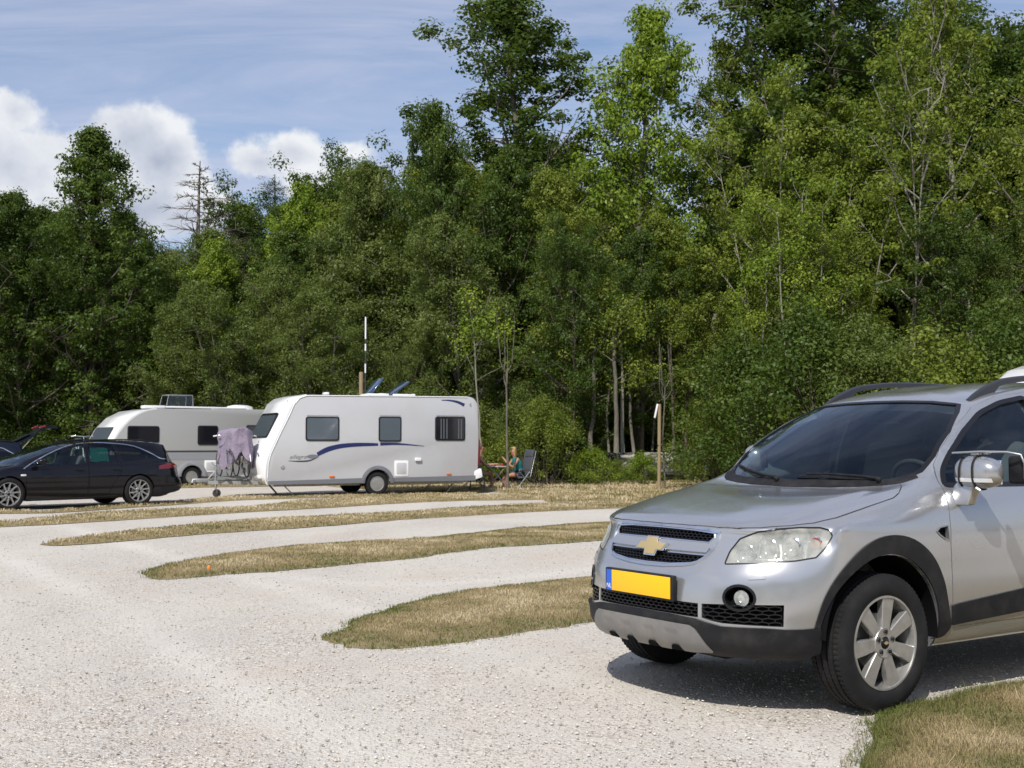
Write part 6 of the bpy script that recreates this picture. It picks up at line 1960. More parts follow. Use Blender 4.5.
def build_wood():
    make_protos()
    T = [
     # kind, px, Y, y_top(pixel), widthfactor, label
     ('oakc', 90, 45, 122, 1.0, 'tall dark oak rising alone above the left end of the wood'),
     ('oak1', 24, 44, 196, .85, 'dark rounded oak at the far left edge of the photo'),
     ('oak3', -40, 43, 215, .9, 'broad dark oak cut off by the left edge of the photo'),
     ('oak1', 140, 50, 215, .8, 'dark oak just right of the tall left oak, lower than it'),
     ('dead', 196, 58, 158, 1.7, 'bare dead conifer standing against the clouds'),
     ('con', 272, 60, 172, 1.5, 'dark conifer tip right of the dead conifer'),
     ('con', 236, 64, 196, 1.4, 'small dark conifer tip between the dead conifer and the larger one'),
     ('ash1', 205, 52, 238, .85, 'bright green tree below the dead conifer'),
     ('wil1', 178, 44, 300, 1.0, 'yellowish green willow behind the cream caravan'),
     ('wil2', 232, 43, 290, 1.0, 'olive willow above the satellite dome of the cream caravan'),
     ('ash1', 298, 50, 180, .80, 'bright green ash between the conifer tips and the pale willow'),
     ('wil1', 345, 47, 160, .72, 'tall pale olive willow behind the white caravan'),
     ('wil2', 330, 42, 300, 1.15, 'low round olive willow directly above the white caravan roof'),
     ('wil1', 285, 44, 265, .9, 'feathery willow left of the white caravan nose'),
     ('mid2', 392, 48, 182, .75, 'fresh green alder left of the tall leaning oak'),
     ('wil2', 400, 42, 330, .9, 'small olive willow behind the roof hatches'),
     ('oak1', 447, 46, 102, .62, 'narrow dark oak stepping up towards the tallest trees'),
     ('wil1', 462, 42, 215, .9, 'grey green willow left of the thin sapling, above the caravan rear'),
     ('airy', 540, 50, -30, 1.35, 'tallest open oak with sky showing through its crown'),
     ('oak1', 500, 45, 150, .75, 'mid height oak in front of the tallest open oak'),
     ('ash1', 640, 46, -4, .78, 'tall bright green ash with a pointed top beside open sky'),
     ('mid1', 590, 43, 165, .85, 'leafy alder below the bright pointed ash'),
     ('oak3', 575, 40, 250, .85, 'spreading oak with a forked pale trunk above the undergrowth'),
     ('oak2', 640, 42, 235, .9, 'dark oak with grey trunks left of the wooden stake'),
     ('slim', 712, 50, 42, .8, 'thin see through tree standing in the gap of sky'),
     ('mid1', 700, 43, 210, .95, 'shaded alder right of the wooden stake'),
     ('airy', 805, 48, -60, 1.2, 'dark oak right of the gap of sky'),
     ('ash2', 775, 40, 70, .8, 'yellow green tree with several pale stems'),
     ('thin', 905, 38, -10, .95, 'sparse tree with bare pale limbs above the silver car'),
     ('airy', 880, 50, -70, 1.3, 'high dark oak behind the sparse pale limbed tree'),
     ('slim', 975, 42, -30, .95, 'slender birch near the right edge of the photo'),
     ('mid1', 1050, 40, -20, .9, 'alder cut off by the right edge of the photo'),
     ('yel1', 1020, 48, -10, .8, 'yellow green tree top at the right edge of the photo'),
     ('mid2', 830, 38, 215, 1.0, 'leafy alder above the far roof rail of the silver car'),
     ('oak3', 960, 37, 235, .95, 'round dark oak above the near roof rail of the silver car'),
     ('wil1', 1030, 37, 190, .9, 'olive willow at the right edge above the silver car'),
     ('ash2', 850, 44, 60, .8, 'second yellow green tree, between the pale stems and the sparse tree'),
     ('mid1', 745, 41, 290, .8, 'low alder behind the far door mirror of the silver car'),
    ]
    for k, px, Y, yt, w, lb in T:
        if k == 'yel1': k = 'ash2'
        plant(k, px, Y, top(yt, Y), lb, w * {'s': 1}.get(k[0], 1), None, 'front trees of the wood')
    S = [
     ('shr1', 545, 38.3, 400, 1.0, 'dense leafy shrub right of the seated woman'),
     ('shr4', 528, 39.5, 385, 1.0, 'tall grey green shrub behind the padded camping chair'),
     ('shr2', 590, 38.6, 447, 1.0, 'low bright shrub at the lawn edge left of the pale trunks'),
     ('shr2', 640, 38.8, 452, .9, 'low bright shrub between pale trunks and wooden stake'),
     ('shr1', 615, 40.5, 458, .8, 'dull undergrowth shrub beneath the spreading oak'),
     ('shr1', 690, 40, 458, .8, 'low dark shrub right of the wooden stake'),
     ('shr3', 745, 34.5, 330, 1.15, 'tall leafy shrub beyond the silver car bonnet'),
     ('shr1', 722, 36.5, 392, 1.0, 'pale tipped shrub left of the far door mirror'),
     ('shr3', 812, 33.5, 300, 1.3, 'big shrub beyond the windscreen of the silver car'),
     ('shr4', 870, 33, 320, 1.2, 'grey green shrub beyond the roof of the silver car'),
     ('shr1', 935, 33, 330, 1.3, 'wide shrub above the roof centre of the silver car'),
     ('shr3', 1000, 34, 300, 1.2, 'dark shrub behind the third caravan nose'),
     ('shr1', 460, 41, 395, 1.0, 'shrub behind the rear corner of the white caravan'),
     ('shr4', 425, 41, 380, 1.0, 'shrub behind the right roof hatch of the white caravan'),
     ('shr4', 372, 41.5, 385, 1.1, 'olive shrub behind the left roof hatch'),
     ('shr4', 300, 43, 370, 1.2, 'olive shrub behind the nose of the white caravan'),
     ('shr1', 225, 45.5, 390, 1.2, 'shrub behind the satellite dome'),
     ('shr3', 150, 46, 385, 1.2, 'dark shrub behind the raised rooflight'),
     ('shr3', 70, 45, 395, 1.2, 'dark shrub behind the open tailgate'),
     ('shr3', 15, 44, 400, 1.3, 'dark shrub behind the navy hatchback'),
     ('shr1', 490, 40.5, 430, .9, 'low shrub behind the camping table'),
    ]
    for k, px, Y, yt, w, lb in S:
        h = top(yt, Y); base = PROTO[k][2]
        plant(k, px, Y, h, lb, w * min(1.3, max(.55, 1.0 * (base / h) ** .35)), None, 'shrubs along the lawn edge')
    rs = random.Random(5)
    # deeper rows: each one a tree, all alike in the shade
    sky = [(-150, 205), (0, 205), (50, 190), (130, 215), (165, 240), (215, 222), (260, 200), (300, 180), (345, 170), (400, 172), (430, 150), (480, 130), (520, 110), (590, 120), (650, 120), (685, 190), (740, 190), (765, 80), (900, 30), (1200, 20)]
    for row, (Y, n, dy) in enumerate(((47, 20, 45), (54, 24, 8), (62, 22, 5), (73, 18, 20))):
        for i in range(n):
            px = -130 + 1300 * (i + rs.random() * .7) / n
            yt = float(np.interp(px, [a for a, b in sky], [b for a, b in sky])) + dy + rs.uniform(0, 26)
            if 670 < px < 755: yt += 20
            k = rs.choice(['oak1', 'oak2', 'oak3', 'mid1', 'mid2', 'wil1', 'oak1'])
            if row < 3 and 570 < px < 728: continue
            yy = Y + rs.uniform(-2, 2)
            plant(k, px, yy, max(5, top(yt, yy)), 'shaded tree deep in the wood behind the front row', .85 + rs.random() * .3, None, 'trees deep in the wood')
    for i in range(26):
        px = -170 + 1400 * (i + rs.random() * .6) / 26; yy = rs.uniform(79, 86)
        plant(rs.choice(['oak3', 'oak1']), px, yy, max(7, top(float(np.interp(px, [a for a, b in sky], [b for a, b in sky])) + 90, yy)), 'shaded tree deep in the wood behind the front row', 1.25, None, 'trees deep in the wood')
    for i in range(34):
        px = -100 + 1250 * (i + rs.random() * .8) / 34
        yy = rs.uniform(46, 58)
        if 575 < px < 740: 
            continue
        plant(rs.choice(['shr1', 'shr3', 'shr3']), px, yy, rs.uniform(2.6, 4.6), 'shaded undergrowth shrub inside the wood', rs.uniform(1.0, 1.5), None, 'undergrowth inside the wood')
    for i in range(9):
        px = 560 + 20 * i
        plant('shr3', px, 67 + (i % 3), 5.5, 'shaded undergrowth shrub inside the wood', 1.5, i, 'undergrowth inside the wood')
    for i in range(5):
        px = 575 + 36 * i
        plant('oak1', px, 68 + (i % 2) * 3, 11, 'shaded tree deep in the wood behind the front row', 1.1, i, 'trees deep in the wood')
    # trunks one can tell apart below the canopy
    tr = [(482, 39.6, 7.0, .055, -.35, 'pale', 'thin pale curved trunk behind the rear of the white caravan'),
          (588, 39.5, 6.2, .13, .25, 'grey', 'forked grey trunk left of the undergrowth'),
          (608, 39.8, 6.0, .07, .05, 'grey', 'thin grey trunk beside the forked trunk'),
          (616, 38.9, 6.5, .14, .0, 'grey', 'thick pale grey trunk in the undergrowth, left of two others'),
          (624, 39.6, 6.5, .11, .08, 'pale', 'pale lit trunk in the middle of a group of three'),
          (632, 40.2, 6.5, .09, -.05, 'grey', 'rightmost trunk of the group of three'),
          (650, 42, 6.5, .07, .0, 'grey', 'slim trunk just left of the wooden stake'),
          (672, 41, 6.5, .08, -.12, 'brown', 'dark slim trunk right of the wooden stake'),
          (686, 42, 6.5, .10, .05, 'brown', 'dark trunk in front of the pale track'),
          (703, 42.5, 6.5, .09, .0, 'brown', 'dark trunk at the right end of the pale track'),
          (557, 41, 6.5, .08, .1, 'grey', 'shaded trunk above the leafy shrub'),
          (790, 37, 8.5, .05, -.3, 'pale', 'leftmost thin pale leaning stem above the silver car bonnet'),
          (806, 37.4, 9.0, .05, .05, 'pale', 'middle thin pale stem above the silver car bonnet'),
          (818, 37.2, 8.8, .045, .15, 'pale', 'rightmost thin pale stem above the silver car bonnet'),
          (754, 38, 7.5, .05, .2, 'pale', 'thin pale stem above the far door mirror')]
    for px, Y, h, r, ln, bk, lb in tr:
        r *= .72; h = min(h, 5.2) if px < 720 else h
        r_ = np.random.RandomState(px); wd = Wood(); zs = np.linspace(-.1, h, 10)
        cv = np.cumsum(r_.normal(0, .035, 10)); x = at(px, Y)[0]
        pts = np.stack([ln * (zs / h) ** 1.5 * 1.6 + cv, np.cumsum(r_.normal(0, .03, 10)), zs], 1)
        root = empty('slender_tree', lb, 'tree', (x, Y, 0), 0, 'slender trunks at the wood edge')
        wd.tube(pts, r, r * .45, 8)
        cs = [pts[-1]]
        for k in range(9):
            j = 5 + r_.randint(5); L2 = limb(r_, pts[j], (r_.normal(), r_.normal(), .7), .9 + .8 * r_.rand(), 4, .2, .2); wd.tube(L2, r * .22, .006, 4); cs += [L2[-1], L2[-2]]
        if h > 6.4 or True:
            o = bpy.data.objects.new('trunk', wd.mesh('trunk', BARK[bk])); COL.objects.link(o); o.parent = root
            V, F, tn = leaves(r_, np.array(cs), np.full(len(cs), .50), 90, .10)
            o = bpy.data.objects.new('crown', leaf_mesh('crown', V, F, tn, LEAF['birch' if bk != 'pale' else 'ash'])); COL.objects.link(o); o.parent = root

def wood_behind():
    """the wood on the other side of the yard, behind the photographer"""
    rs = np.random.RandomState(9); n = 2600
    x = rs.uniform(-55, 55, n); y = rs.uniform(-31, -23, n)
    hmax = 8 + 5 * vnoise(np.stack([x, y], 1), .22, 3)
    z = hmax * rs.rand(n) ** .8
    V, F, tn = leaves(rs, np.stack([x, y, z], 1), np.full(n, .95), 34, .30)
    o = bpy.data.objects.new('woodland', leaf_mesh('woodland', V, F, tn, LEAF['oak'])); COL.objects.link(o); tag(o, None, 'woodland', None, 'stuff')

def build_saplings():
    # bare sapling in front of the seated woman
    def sap(x, Y, h, r, lb, ups, seed, dead=True):
        rs = np.random.RandomState(seed); wd = Wood(); root = empty('sapling', lb, 'young tree', (x, Y, 0))
        pts = np.stack([np.cumsum(rs.normal(0, .012, 9)), np.cumsum(rs.normal(0, .012, 9)), np.linspace(-.05, h, 9)], 1); wd.tube(pts, r, r * .5, 8)
        for k in range(ups):
            a = k * 6.28 / ups + rs.rand(); L = limb(rs, pts[-1 - (k % 2)], (math.cos(a) * .9, math.sin(a) * .9, .5), .35, 3, .05, .6)
            L = np.concatenate([L, limb(rs, L[-1], (math.cos(a) * .05, math.sin(a) * .05, 1), 1.0 + .5 * rs.rand(), 5, .05, .2)[1:]]); wd.tube(L, r * .45, .005, 5)
        o = bpy.data.objects.new('trunk', wd.mesh('trunk', BARK['grey'])); COL.objects.link(o); o.parent = root
        return root
    X, Y = gp(507, 490); sap(X, 34.2, 3.4, .042, 'thin bare sapling standing in front of the seated woman', 4, 3)
    X, Y = at(664, 34.6); sap(X, 34.6, 3.0, .028, 'young tree with bare upright twigs tied to a wooden stake', 6, 8)
    b = MB(); x = at(658.5, 34.4)[0]
    b.tube([(x, 34.4, -.05), (x + .03, 34.4, 2.50)], .05, 10); m = mat('stake_wood', (.30, .22, .12), .85); t = NT(m); t.link(t.mix(t.noise(t.coords((8, 8, 1)), 4, 4), (.36, .27, .15), (.20, .15, .09)), t.bsdf.inputs['Base Color']); M['wood'] = m
    o = b.build('tree_stake', m); tag(o, 'wooden stake propping the young tree at the lawn edge', 'stake')
    b = MB(); b.box((x - .07, 34.37, 2.30), (.06, .09, .42), (0, rad(12), 0), bev=.028); o2 = b.build('rubber_tie', M['white'], o)
    b = MB(); b.tube([(x - .05, 34.35, 1.32), (x + .18, 34.45, 1.32), (x + .16, 34.62, 1.34)], .018, 6); b.build('tie_strap', M['plastic'], o)
    # post with pale marker pole, seen over the caravan roof
    Y = 36.5; x = at(361, Y)[0]
    b = MB(); b.tube([(x, Y, -.05), (x, Y, top(372, Y))], .065, 10); o = b.build('wooden_post', m); tag(o, 'brown wooden post rising behind the white caravan roof', 'post')
    x = at(365.5, Y)[0]
    root = empty('mast', 'thin pole with white sections rising behind the white caravan roof', 'pole', (x, Y - .1, 0))
    b = MB(); b.tube([(0, 0, 0), (0, 0, top(318, Y))], .018, 8); b.build('pole', M['cara_dark'], root)
    for a, c in ((317, 339), (344, 351), (364, 373)):
        b = MB(); b.tube([(0, 0, top(c, Y)), (0, 0, top(a, Y))], .024, 10); b.build('white_sleeve', M['white'], root, 40)
    x = at(355.5, Y)[0]
    # small orange peg on the turf
    x, y = gp(208, 574.5)
    b = MB(); b.lathe([(0, .045), (.010, .042), (.017, .03), (.020, .015), (.017, .0)], 12, Matrix.Translation((x, y + .03, .05)) @ Matrix.Rotation(PI / 2, 4, 'X')); m = mat('orange_plastic', (.85, .22, .02), .5)
    o = b.build('marker_peg', m, None, 40); tag(o, 'small orange peg at the gravel edge of the turf strip', 'marker')
# ------------------------------------------------------------------ people, chairs, table
def skin_fig(verts, edges, radii, root, levels=2, name='body', m=None, parent=None):
    me = bpy.data.meshes.new(name); me.from_pydata(verts, edges, [])
    o = bpy.data.objects.new(name, me); COL.objects.link(o)
    md = o.modifiers.new('s', 'SKIN'); md.use_smooth_shade = True
    for i, r in enumerate(radii):
        sv = me.skin_vertices[0].data[i]; sv.radius = r if isinstance(r, tuple) else (r, r); sv.use_root = (i == root)
    o.modifiers.new('u', 'SUBSURF').levels = levels
    bpy.context.view_layer.update()
    nm = bpy.data.meshes.new_from_object(o.evaluated_get(bpy.context.evaluated_depsgraph_get()))
    bpy.data.objects.remove(o); bpy.data.meshes.remove(me)
    nm.name = name; smooth(nm, None)
    return link(name, nm, m, parent)

def seated_person(label, loc, rz, skin, top_m, legs_m, hair_m, long_hair, lean=0.12, s=1.0, hand_up=False, sleeve=False):
    """faces local +x, seat at z = .46"""
    root = empty('person', label, 'person', loc, rz); root.scale = (s, s, s)
    V = []; E = []; R = []
    def v(p, r): V.append(p); R.append(r); return len(V) - 1
    def e(*a):
        for i in range(len(a) - 1): E.append((a[i], a[i + 1]))
    pel = v((0, 0, .56), (.125, .155)); wa = v((-.02 + lean * .2, 0, .72), (.10, .13)); ch = v((lean * .7, 0, .92), (.115, .155)); nk0 = v((lean, 0, 1.06), (.06, .075)); nk = v((lean + .025, 0, 1.12), .052)
    hd0 = v((lean + .05, 0, 1.19), (.078, .070)); hd = v((lean + .055, 0, 1.27), (.098, .080)); hd2 = v((lean + .045, 0, 1.335), (.075, .065))
    e(pel, wa, ch, nk0, nk, hd0, hd, hd2)
    hands = []
    for sd in (1, -1):
        sh = v((lean * .85, sd * .175, 1.02), .058); up = v((lean * .85 + .10, sd * .22, .88), .045)
        el = v((lean * .85 + .19, sd * .235, .77), .038)
        if hand_up and sd > 0: fa = v((lean + .33, sd * .16, .90), .034); wr = v((lean + .40, sd * .08, 1.02), .026)
        else: fa = v((lean + .38, sd * .20, .79), .034); wr = v((lean + .49, sd * .15, .80), .026)
        pm = None
        d = Vector(V[wr]) - Vector(V[fa]); d.normalize()
        pv = Vector(V[wr]) + d * .06; pm = v(tuple(pv), (.034, .018))
        e(ch, sh, up, el, fa, wr, pm); hands.append((pv, d, sd))
        hp = v((.03, sd * .095, .53), .088); th = v((.22, sd * .12, .53), .078); kn = v((.44, sd * .13, .51), .058); cf = v((.47, sd * .13, .34), .052); an = v((.46, sd * .13, .10), .036); ft = v((.52, sd * .13, .045), (.040, .034)); to = v((.62, sd * .14, .035), (.036, .024))
        e(pel, hp, th, kn, cf, an, ft, to)
    body = skin_fig(V, E, R, pel, 2, 'body', skin, root)
    # fingers: five short chains per hand, rooted in the palm
    fb = MB()
    for pv, d, sd in hands:
        side = d.cross(Vector((0, 0, 1))).normalized()
        up_ = side.cross(d)
        for k in range(4):
            o = pv + side * (.021 - .014 * k); L = (.062, .070, .066, .052)[k]
            fb.tube([o - d * .01, o + d * L * .5, o + d * L * .8 - up_ * L * .3, o + d * L * .85 - up_ * L * .6], [.009, .0085, .0078, .0065], 8)
        o = pv - d * .03; fb.tube([o, o + side * .035 * sd + d * .02, o + side * .04 * sd + d * .055 - up_ * .01], [.011, .010, .008], 8)
    fb.build('fingers', skin, body, 60)
    # face: nose, eyes, mouth, ears
    h = Vector(V[hd])
    b = MB(); b.tube([h + Vector((.085, 0, .02)), h + Vector((.112, 0, -.015)), h + Vector((.09, 0, -.025))], [.010, .014, .010], 8)
    for sd in (1, -1): b.tube([h + Vector((-.005, sd * .076, .02)), h + Vector((-.008, sd * .088, -.015))], [.016, .012], 8)
    b.build('nose_and_ears', skin, body, 60)
    b = MB()
    for sd in (1, -1): b.box(h + Vector((.088, sd * .032, .018)), (.012, .022, .010), bev=.004)
    b.build('eyes', M['cara_dark'], body)
    b = MB(); b.box(h + Vector((.088, 0, -.055)), (.012, .040, .009), bev=.003); b.build('mouth', mat('lips', (.35, .12, .10), .5), body)
    # hair
    bm = bmesh.new(); bmesh.ops.create_uvsphere(bm, u_segments=24, v_segments=16, radius=1)
    for q in bm.verts:
        c = q.co
        x, y, z = c.x * .108, c.y * .098, c.z * .112
        if c.x > .35 and c.z < .45: x *= .55; 
        if c.z < -.1 and long_hair and c.x < .3: z = z - .17 * min(1, -c.z) ; x -= .01
        n_ = mnoise.noise(Vector((c.x * 4, c.y * 4, c.z * 2))) * .012
        q.co = Vector((x + n_, y * (1 + n_ * 4), z)) + h + Vector((-.018, 0, .028))
    bm_link(bm, 'hair', hair_m, body, 60)
    # clothes: thicker skins over the same joints
    def cloth(name, joints, m, g):
        Vs = []; Es = []; Rs = []
        for ch_ in joints:
            b0 = len(Vs)
            for (i, r) in ch_: Vs.append(V[i]); Rs.append(tuple(a + g for a in (R[i] if isinstance(R[i], tuple) else (R[i], R[i]))) if r is None else r)
            for k in range(len(ch_) - 1): Es.append((b0 + k, b0 + k + 1))
        # weld shared joints
        key = {}; mp = {}; V2 = []; R2 = []
        for i, p in enumerate(Vs):
            if p not in key: key[p] = len(V2); V2.append(p); R2.append(Rs[i])
            mp[i] = key[p]
        E2 = list({tuple(sorted((mp[a], mp[c]))) for a, c in Es})
        return skin_fig(V2, E2, R2, 0, 2, name, m, body)
    ch_sh = [i for i in range(len(V)) if abs(abs(V[i][1]) - .175) < 1e-6]
    cloth('top', [[(pel, None), (wa, None), (ch, None), (nk0, (.070, .10))]] + [[(ch, None), (i, None)] + ([(i + 1, None)] if sleeve else []) for i in ch_sh], top_m, .012)
    kn = [i for i in range(len(V)) if abs(V[i][2] - .51) < 1e-6]
    cloth('shorts', [[(pel, None), (i - 2, None), (i - 1, None)] + ([(i, None), (i + 1, None)] if sleeve else []) for i in kn], legs_m, .014)
    ft = [i for i in range(len(V)) if abs(V[i][2] - .045) < 1e-6]
    for i in ft:
        b = MB(); b.box(Vector(V[i]) + Vector((.03, 0, .005)), (.25, .095, .085), bev=.035); b.build('shoe', M['white'], body, 60)
    return root

def camp_chair(label, loc, rz, cloth, tall=True, group='camping chairs at the table'):
    root = empty('camping_chair', label, 'chair', loc, rz, group)
    pad = MB(); pad.box((.02, 0, .44), (.50, .46, .055), (0, rad(-4), 0), bev=.025); pad.build('seat', cloth, root, 50)
    bk = MB(); bk.box((-.30, 0, .78), (.06, .46, .66), (0, rad(-14), 0), bev=.028); bk.build('backrest', cloth, root, 50)
    if tall: hr = MB(); hr.box((-.40, 0, 1.20), (.09, .42, .26), (0, rad(-14), 0), bev=.042); hr.build('headrest', cloth, root, 50)
    fr = MB(); m = M['satin']
    for s in (1, -1):
        y = s * .27
        fr.tube([(-.45, y, 1.28), (-.22, y, .44), (-.12, y, .44), (.28, y, .42)], .013, 8)
        fr.tube([(.36, y, .02), (-.20, y, .62)], .013, 8); fr.tube([(-.42, y, .02), (.22, y, .62)], .013, 8)
        fr.tube([(-.42, y, .02), (.36, y, .02)], .012, 8)
        fr.tube([(-.26, y, .66), (.24, y, .65)], .012, 8)
    for x, z in ((.36, .02), (-.42, .02), (-.45, 1.28)): fr.tube([(x, -.27, z), (x, .27, z)], .012, 8)
    fr.build('frame', m, root, 60)
    for s in (1, -1): b = MB(); b.box((0, s * .27, .675), (.38, .05, .03), bev=.012); b.build('armrest', M['cara_dark'], root, 50)
    return root

def build_people():
    sk = mat('skin', (.40, .21, .14), .5); sk.node_tree.nodes['Principled BSDF'].inputs['Subsurface Weight'].default_value = .08
    teal = mat('teal_cloth', (.01, .20, .19), .8); navy = mat('navy_cloth', (.02, .028, .06), .85); blond = mat('blond_hair', (.36, .24, .10), .65); brown = mat('brown_hair', (.10, .06, .035), .6)
    blue = mat('light_blue_cloth', (.10, .19, .27), .8); pad = mat('chair_pad', (.055, .06, .07), .8); pad2 = mat('chair_pad_navy', (.03, .04, .07), .8)
    Y = 35.2
    xa = at(524.5, Y)[0]
    camp_chair('padded grey camping chair under the blonde woman', (xa - .14, Y, 0), PI + .62, pad).scale = (.9, .95, .90)
    seated_person('blonde woman in a teal top sitting sideways at the camping table', (xa - .16, Y - .04, -.03), PI + .40, sk, teal, navy, blond, True, .14, .93, hand_up=True)
    xb = at(481.5, Y)[0]
    camp_chair('navy camping chair half hidden by the caravan rear', (xb - .22, Y + .1, 0), .1, pad2)
    seated_person('person in a light blue top partly hidden by the caravan rear', (xb - .16, Y + .1, -.03), .1, sk, blue, navy, brown, False, .10, 1.0)
    xt = at(498, Y)[0]
    root = empty('camping_table', 'small grey folding table between the two seated people', 'table', (xt, Y, 0))
    b = MB(); b.box((0, 0, .70), (.62, .80, .025), bev=.008); b.build('table_top', M['galv'], root)
    for s in (1, -1):
        b = MB(); b.tube([(-.36, s * .34, .01), (.22, s * .34, .69)], .014, 8); b.tube([(.36, s * .34, .01), (-.22, s * .34, .69)], .014, 8); b.build('leg', M['satin'], root, 60)
    b = MB(); b.tube([(-.36, -.34, .02), (-.36, .34, .02)], .012, 6); b.tube([(.36, -.34, .02), (.36, .34, .02)], .012, 6); b.build('cross_bar', M['satin'], root)
    b = MB(); b.lathe([(0, 0), (.032, 0), (.036, .09), (.030, .09), (.028, .01), (0, .01)], 16, Matrix.Translation((xt + .12, Y - .15, .713)) @ Matrix.Rotation(PI / 2, 4, 'X')); 
    b.v = [(x, y, 2 * .713 - z) if False else (x, y, z) for x, y, z in b.v]
    o = b.build('cup', mat('red_plastic', (.45, .04, .03), .4), None, 40); tag(o, 'small red cup on the camping table', 'cup')
    # step stool behind the caravan
    x = at(477, 34.0)[0]
    root = empty('step_stool', 'low dark step beside the caravan rear corner', 'step', (x, 34.3, 0))
    b = MB(); b.box((0, 0, .40), (.42, .34, .03), bev=.008); b.build('tread', M['cara_dark'], root)
    b = MB(); b.box((0, -.22, .20), (.42, .2, .03), bev=.008); b.build('tread', M['cara_dark'], root)
    b = MB()
    for sx in (-.2, .2):
        b.bar((sx, .14, .4), (sx, .22, 0), .025); b.bar((sx, -.1, .4), (sx, -.34, 0), .025); b.bar((sx, -.32, .05), (sx, .2, .05), .02)
    b.build('leg_frame', M['cara_dark'], root)
# ------------------------------------------------------------------ camera, sun, sky
SUN_EL = 46.0
SUN_DIR = Vector((-.33, -.944, 0)).normalized()        # horizontal direction towards the sun
def setup_camera():
    cd = bpy.data.cameras.new('camera'); c = bpy.data.objects.new('camera', cd); COL.objects.link(c)
    c.location = (0, 0, 1.345); c.rotation_euler = (rad(90) + math.atan(60.5 / 1200), 0, 0)
    cd.sensor_width = 36; cd.lens = 36 * 1200 / 1024; cd.clip_end = 6000; cd.clip_start = .05
    cd.dof.use_dof = True; cd.dof.focus_distance = 7.2; cd.dof.aperture_fstop = 8
    scene.camera = c

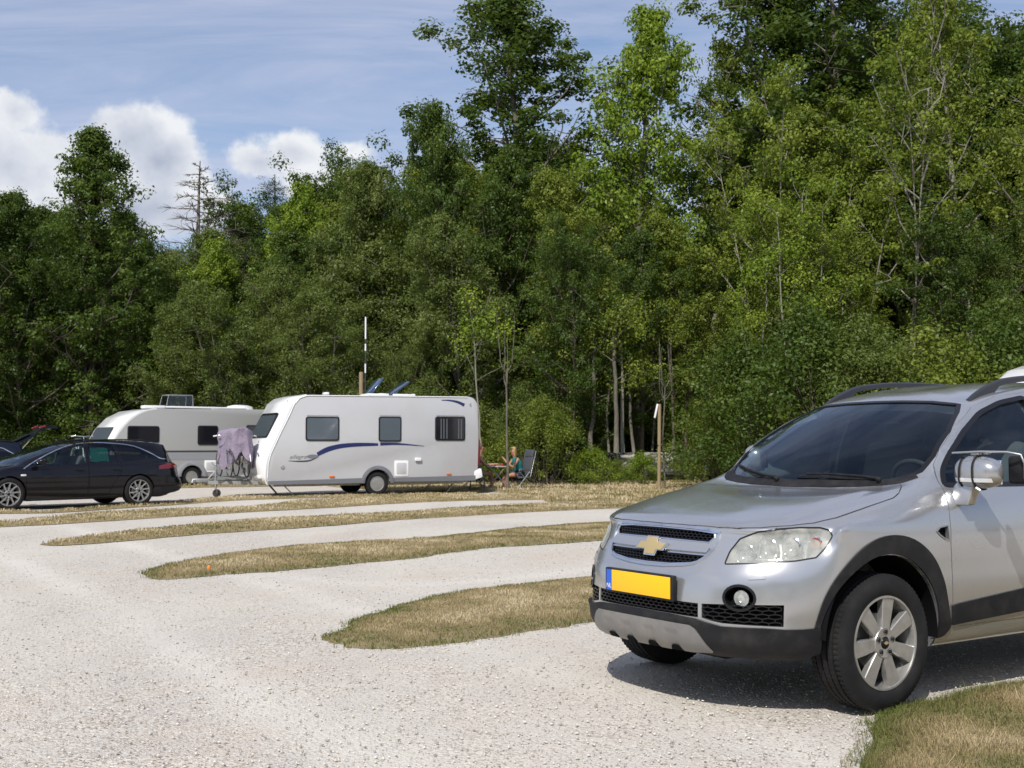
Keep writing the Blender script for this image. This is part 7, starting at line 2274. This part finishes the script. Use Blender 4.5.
def setup_light():
    l = bpy.data.lights.new('sun', 'SUN'); l.energy = 3.9; l.angle = rad(.55); l.color = (1.0, .955, .89)
    o = bpy.data.objects.new('sun', l); COL.objects.link(o)
    d = Vector((SUN_DIR.x * math.cos(rad(SUN_EL)), SUN_DIR.y * math.cos(rad(SUN_EL)), math.sin(rad(SUN_EL))))
    o.rotation_euler = d.to_track_quat('Z', 'Y').to_euler()
    w = bpy.data.worlds.new('World'); scene.world = w; w.use_nodes = True
    t = NT(w); bg = t.n['Background']; bg.inputs[1].default_value = .115
    sky = t.new('ShaderNodeTexSky', sky_type='NISHITA'); sky.sun_disc = False
    sky.sun_elevation = rad(SUN_EL); sky.sun_rotation = math.atan2(SUN_DIR.x, SUN_DIR.y); sky.altitude = 200; sky.air_density = 1.0; sky.dust_density = .8; sky.ozone_density = 3.0
    tc = t.new('ShaderNodeTexCoord'); gen = tc.outputs['Generated']
    sep = t.new('ShaderNodeSeparateXYZ'); t.link(gen, sep.inputs[0])
    # direction projected on a cloud deck: horizontal streaks low down
    zc = t.math('MAXIMUM', sep.outputs[2], .02)
    dx = t.math('DIVIDE', sep.outputs[0], t.math('ADD', zc, .10)); dy = t.math('DIVIDE', sep.outputs[1], t.math('ADD', zc, .10))
    cv = t.new('ShaderNodeCombineXYZ'); t.link(dx, cv.inputs[0]); t.link(dy, cv.inputs[1])
    # thin veil
    mp = t.new('ShaderNodeMapping'); mp.inputs['Scale'].default_value = (.55, 1.5, 1); mp.inputs['Rotation'].default_value = (0, 0, .35); t.link(cv.outputs[0], mp.inputs[0])
    veil = t.ramp(t.noise(mp.outputs[0], 1.5, 8, .62, .9), [(.30, (.05,) * 3), (.66, (.85,) * 3)])
    # cumulus: soft blobs at chosen bearings broken up by noise
    nz = t.new('ShaderNodeTexNoise'); nz.inputs['Scale'].default_value = 13; nz.inputs['Detail'].default_value = 8; nz.inputs['Roughness'].default_value = .58; t.link(gen, nz.inputs['Vector'])
    nb = t.new('ShaderNodeTexNoise'); nb.inputs['Scale'].default_value = 5.5; nb.inputs['Detail'].default_value = 3; t.link(gen, nb.inputs['Vector'])
    def direction(px, py):
        u = (px - 512) / 1200; v = (384 - py) / 1200; a = math.atan(60.5 / 1200)
        return Vector((u, math.cos(a) - v * math.sin(a), math.sin(a) + v * math.cos(a))).normalized()
    total = None
    blobs = [(128, 138, .050, .030), (60, 158, .060, .034), (12, 112, .030, .024), (0, 165, .07, .045), (160, 165, .035, .030), (300, 152, .045, .022), (262, 162, .026, .018), (350, 150, .030, .014), (110, 205, .10, .022), (330, 178, .05, .020), (620, 300, .2, .06)]
    for (px, py, rx, rz_) in blobs:
        d = direction(px, py); mpn = t.new('ShaderNodeMapping'); mpn.vector_type = 'POINT'
        # scaled offset from the blob centre
        mpn.inputs['Location'].default_value = (-d.x / rx, -d.y / .4, -d.z / rz_); mpn.inputs['Scale'].default_value = (1 / rx, 1 / .4, 1 / rz_)
        t.link(gen, mpn.inputs[0])
        ln = t.new('ShaderNodeVectorMath', operation='LENGTH'); t.link(mpn.outputs[0], ln.inputs[0])
        f = t.math('SUBTRACT', 1.25, ln.outputs['Value'])
        total = f if total is None else t.math('SMOOTH_MAX', total, f)
    dens = t.math('ADD', total, t.math('MULTIPLY', t.math('SUBTRACT', nz.outputs['Fac'], .5), 2.9))
    # other clouds over the rest of the sky, away from the view, for the reflections
    other = t.math('ADD', t.math('MULTIPLY', t.math('SUBTRACT', nb.outputs['Fac'], .56), 9.0), t.math('MULTIPLY', t.math('SUBTRACT', nz.outputs['Fac'], .5), 1.6))
    back = t.math('MULTIPLY', t.math('SUBTRACT', .2, sep.outputs[1]), 6.0, True)
    dens = t.math('MAXIMUM', dens, t.math('ADD', other, t.math('MULTIPLY', t.math('SUBTRACT', back, 1.0), 9.0)))
    m = t.new('ShaderNodeMapRange'); m.interpolation_type = 'SMOOTHSTEP'; t.link(dens, m.inputs['Value']); m.inputs['From Min'].default_value = .18; m.inputs['From Max'].default_value = .62
    # billow shading: where the cloud thins out upward it is bright, below it greys
    mp2 = t.new('ShaderNodeMapping'); mp2.inputs['Location'].default_value = (.008, 0, .022); t.link(gen, mp2.inputs[0])
    n2 = t.new('ShaderNodeTexNoise'); n2.inputs['Scale'].default_value = 13; n2.inputs['Detail'].default_value = 5; n2.inputs['Roughness'].default_value = .5; t.link(mp2.outputs[0], n2.inputs['Vector'])
    df = t.math('SUBTRACT', nz.outputs['Fac'], n2.outputs['Fac'])
    sh = t.math('ADD', t.math('MULTIPLY', df, 1.6), t.math('SUBTRACT', .80, t.math('MULTIPLY', dens, .32)))
    ccol = t.ramp(sh, [(.25, (3.3, 3.7, 4.6)), (.48, (4.7, 5.0, 5.7)), (.74, (6.6, 6.75, 7.0))])
    skyc = t.mix(veil, sky.outputs[0], (4.3, 4.6, 5.9))
    c = t.mix(m.outputs[0], skyc, ccol)
    t.link(c, bg.inputs[0])
    v = scene.view_settings; v.view_transform = 'Standard'; v.look = 'None'; v.gamma = 1; v.exposure = .2; v.use_curve_mapping = False
    cy = scene.cycles; cy.max_bounces = 8; cy.transparent_max_bounces = 12; cy.use_denoising = True; cy.diffuse_bounces = 3
# ------------------------------------------------------------------ assemble
setup_camera(); setup_light()
build_ground()
build_wood(); build_saplings(); wood_behind()
build_suv()
rw_ = (-8.17, 26.4); hd = Vector((-.72, -.69, 0)).normalized()
build_estate('estate_car', 'black estate car with chrome window line parked before the cream caravan', (rw_[0] + hd.x * 2.83 + hd.y * .90, rw_[1] + hd.y * 2.83 - hd.x * .90, 0), math.atan2(hd.y, hd.x), M['dark_paint'], shade=mat('green_cloth', (.005, .33, .20), .7))
build_estate('hatchback', 'dark navy hatchback with its tailgate raised at the left edge', (-15.2, 29.0, 0), math.atan2(-.50, -.87), M['navy_paint'], tail=.86, hatch_open=True, spokes=8)
c1 = caravan_one(); c2 = caravan_two(); c3 = caravan_three()
bikes_and_cover(c1)
Mw = Matrix.Translation(c2.location) @ Matrix.Rotation(c2.rotation_euler.z, 4, 'Z')
b = MB(); b.bar((6.0, -.6, .52), (6.0, .6, .52), .05, .04); b.bar((6.3, -.6, .52), (6.3, .6, .52), .05, .04); b.bar((5.6, 0, .48), (6.5, 0, .48), .05); b.build('bicycle_rack', M['galv'], c2)
build_bicycle('bicycle with pale handlebar on the drawbar of the cream caravan', Mw @ Vector((6.0, 0, .54)), c2.rotation_euler.z + PI / 2, M['cara_nose'])
build_people()
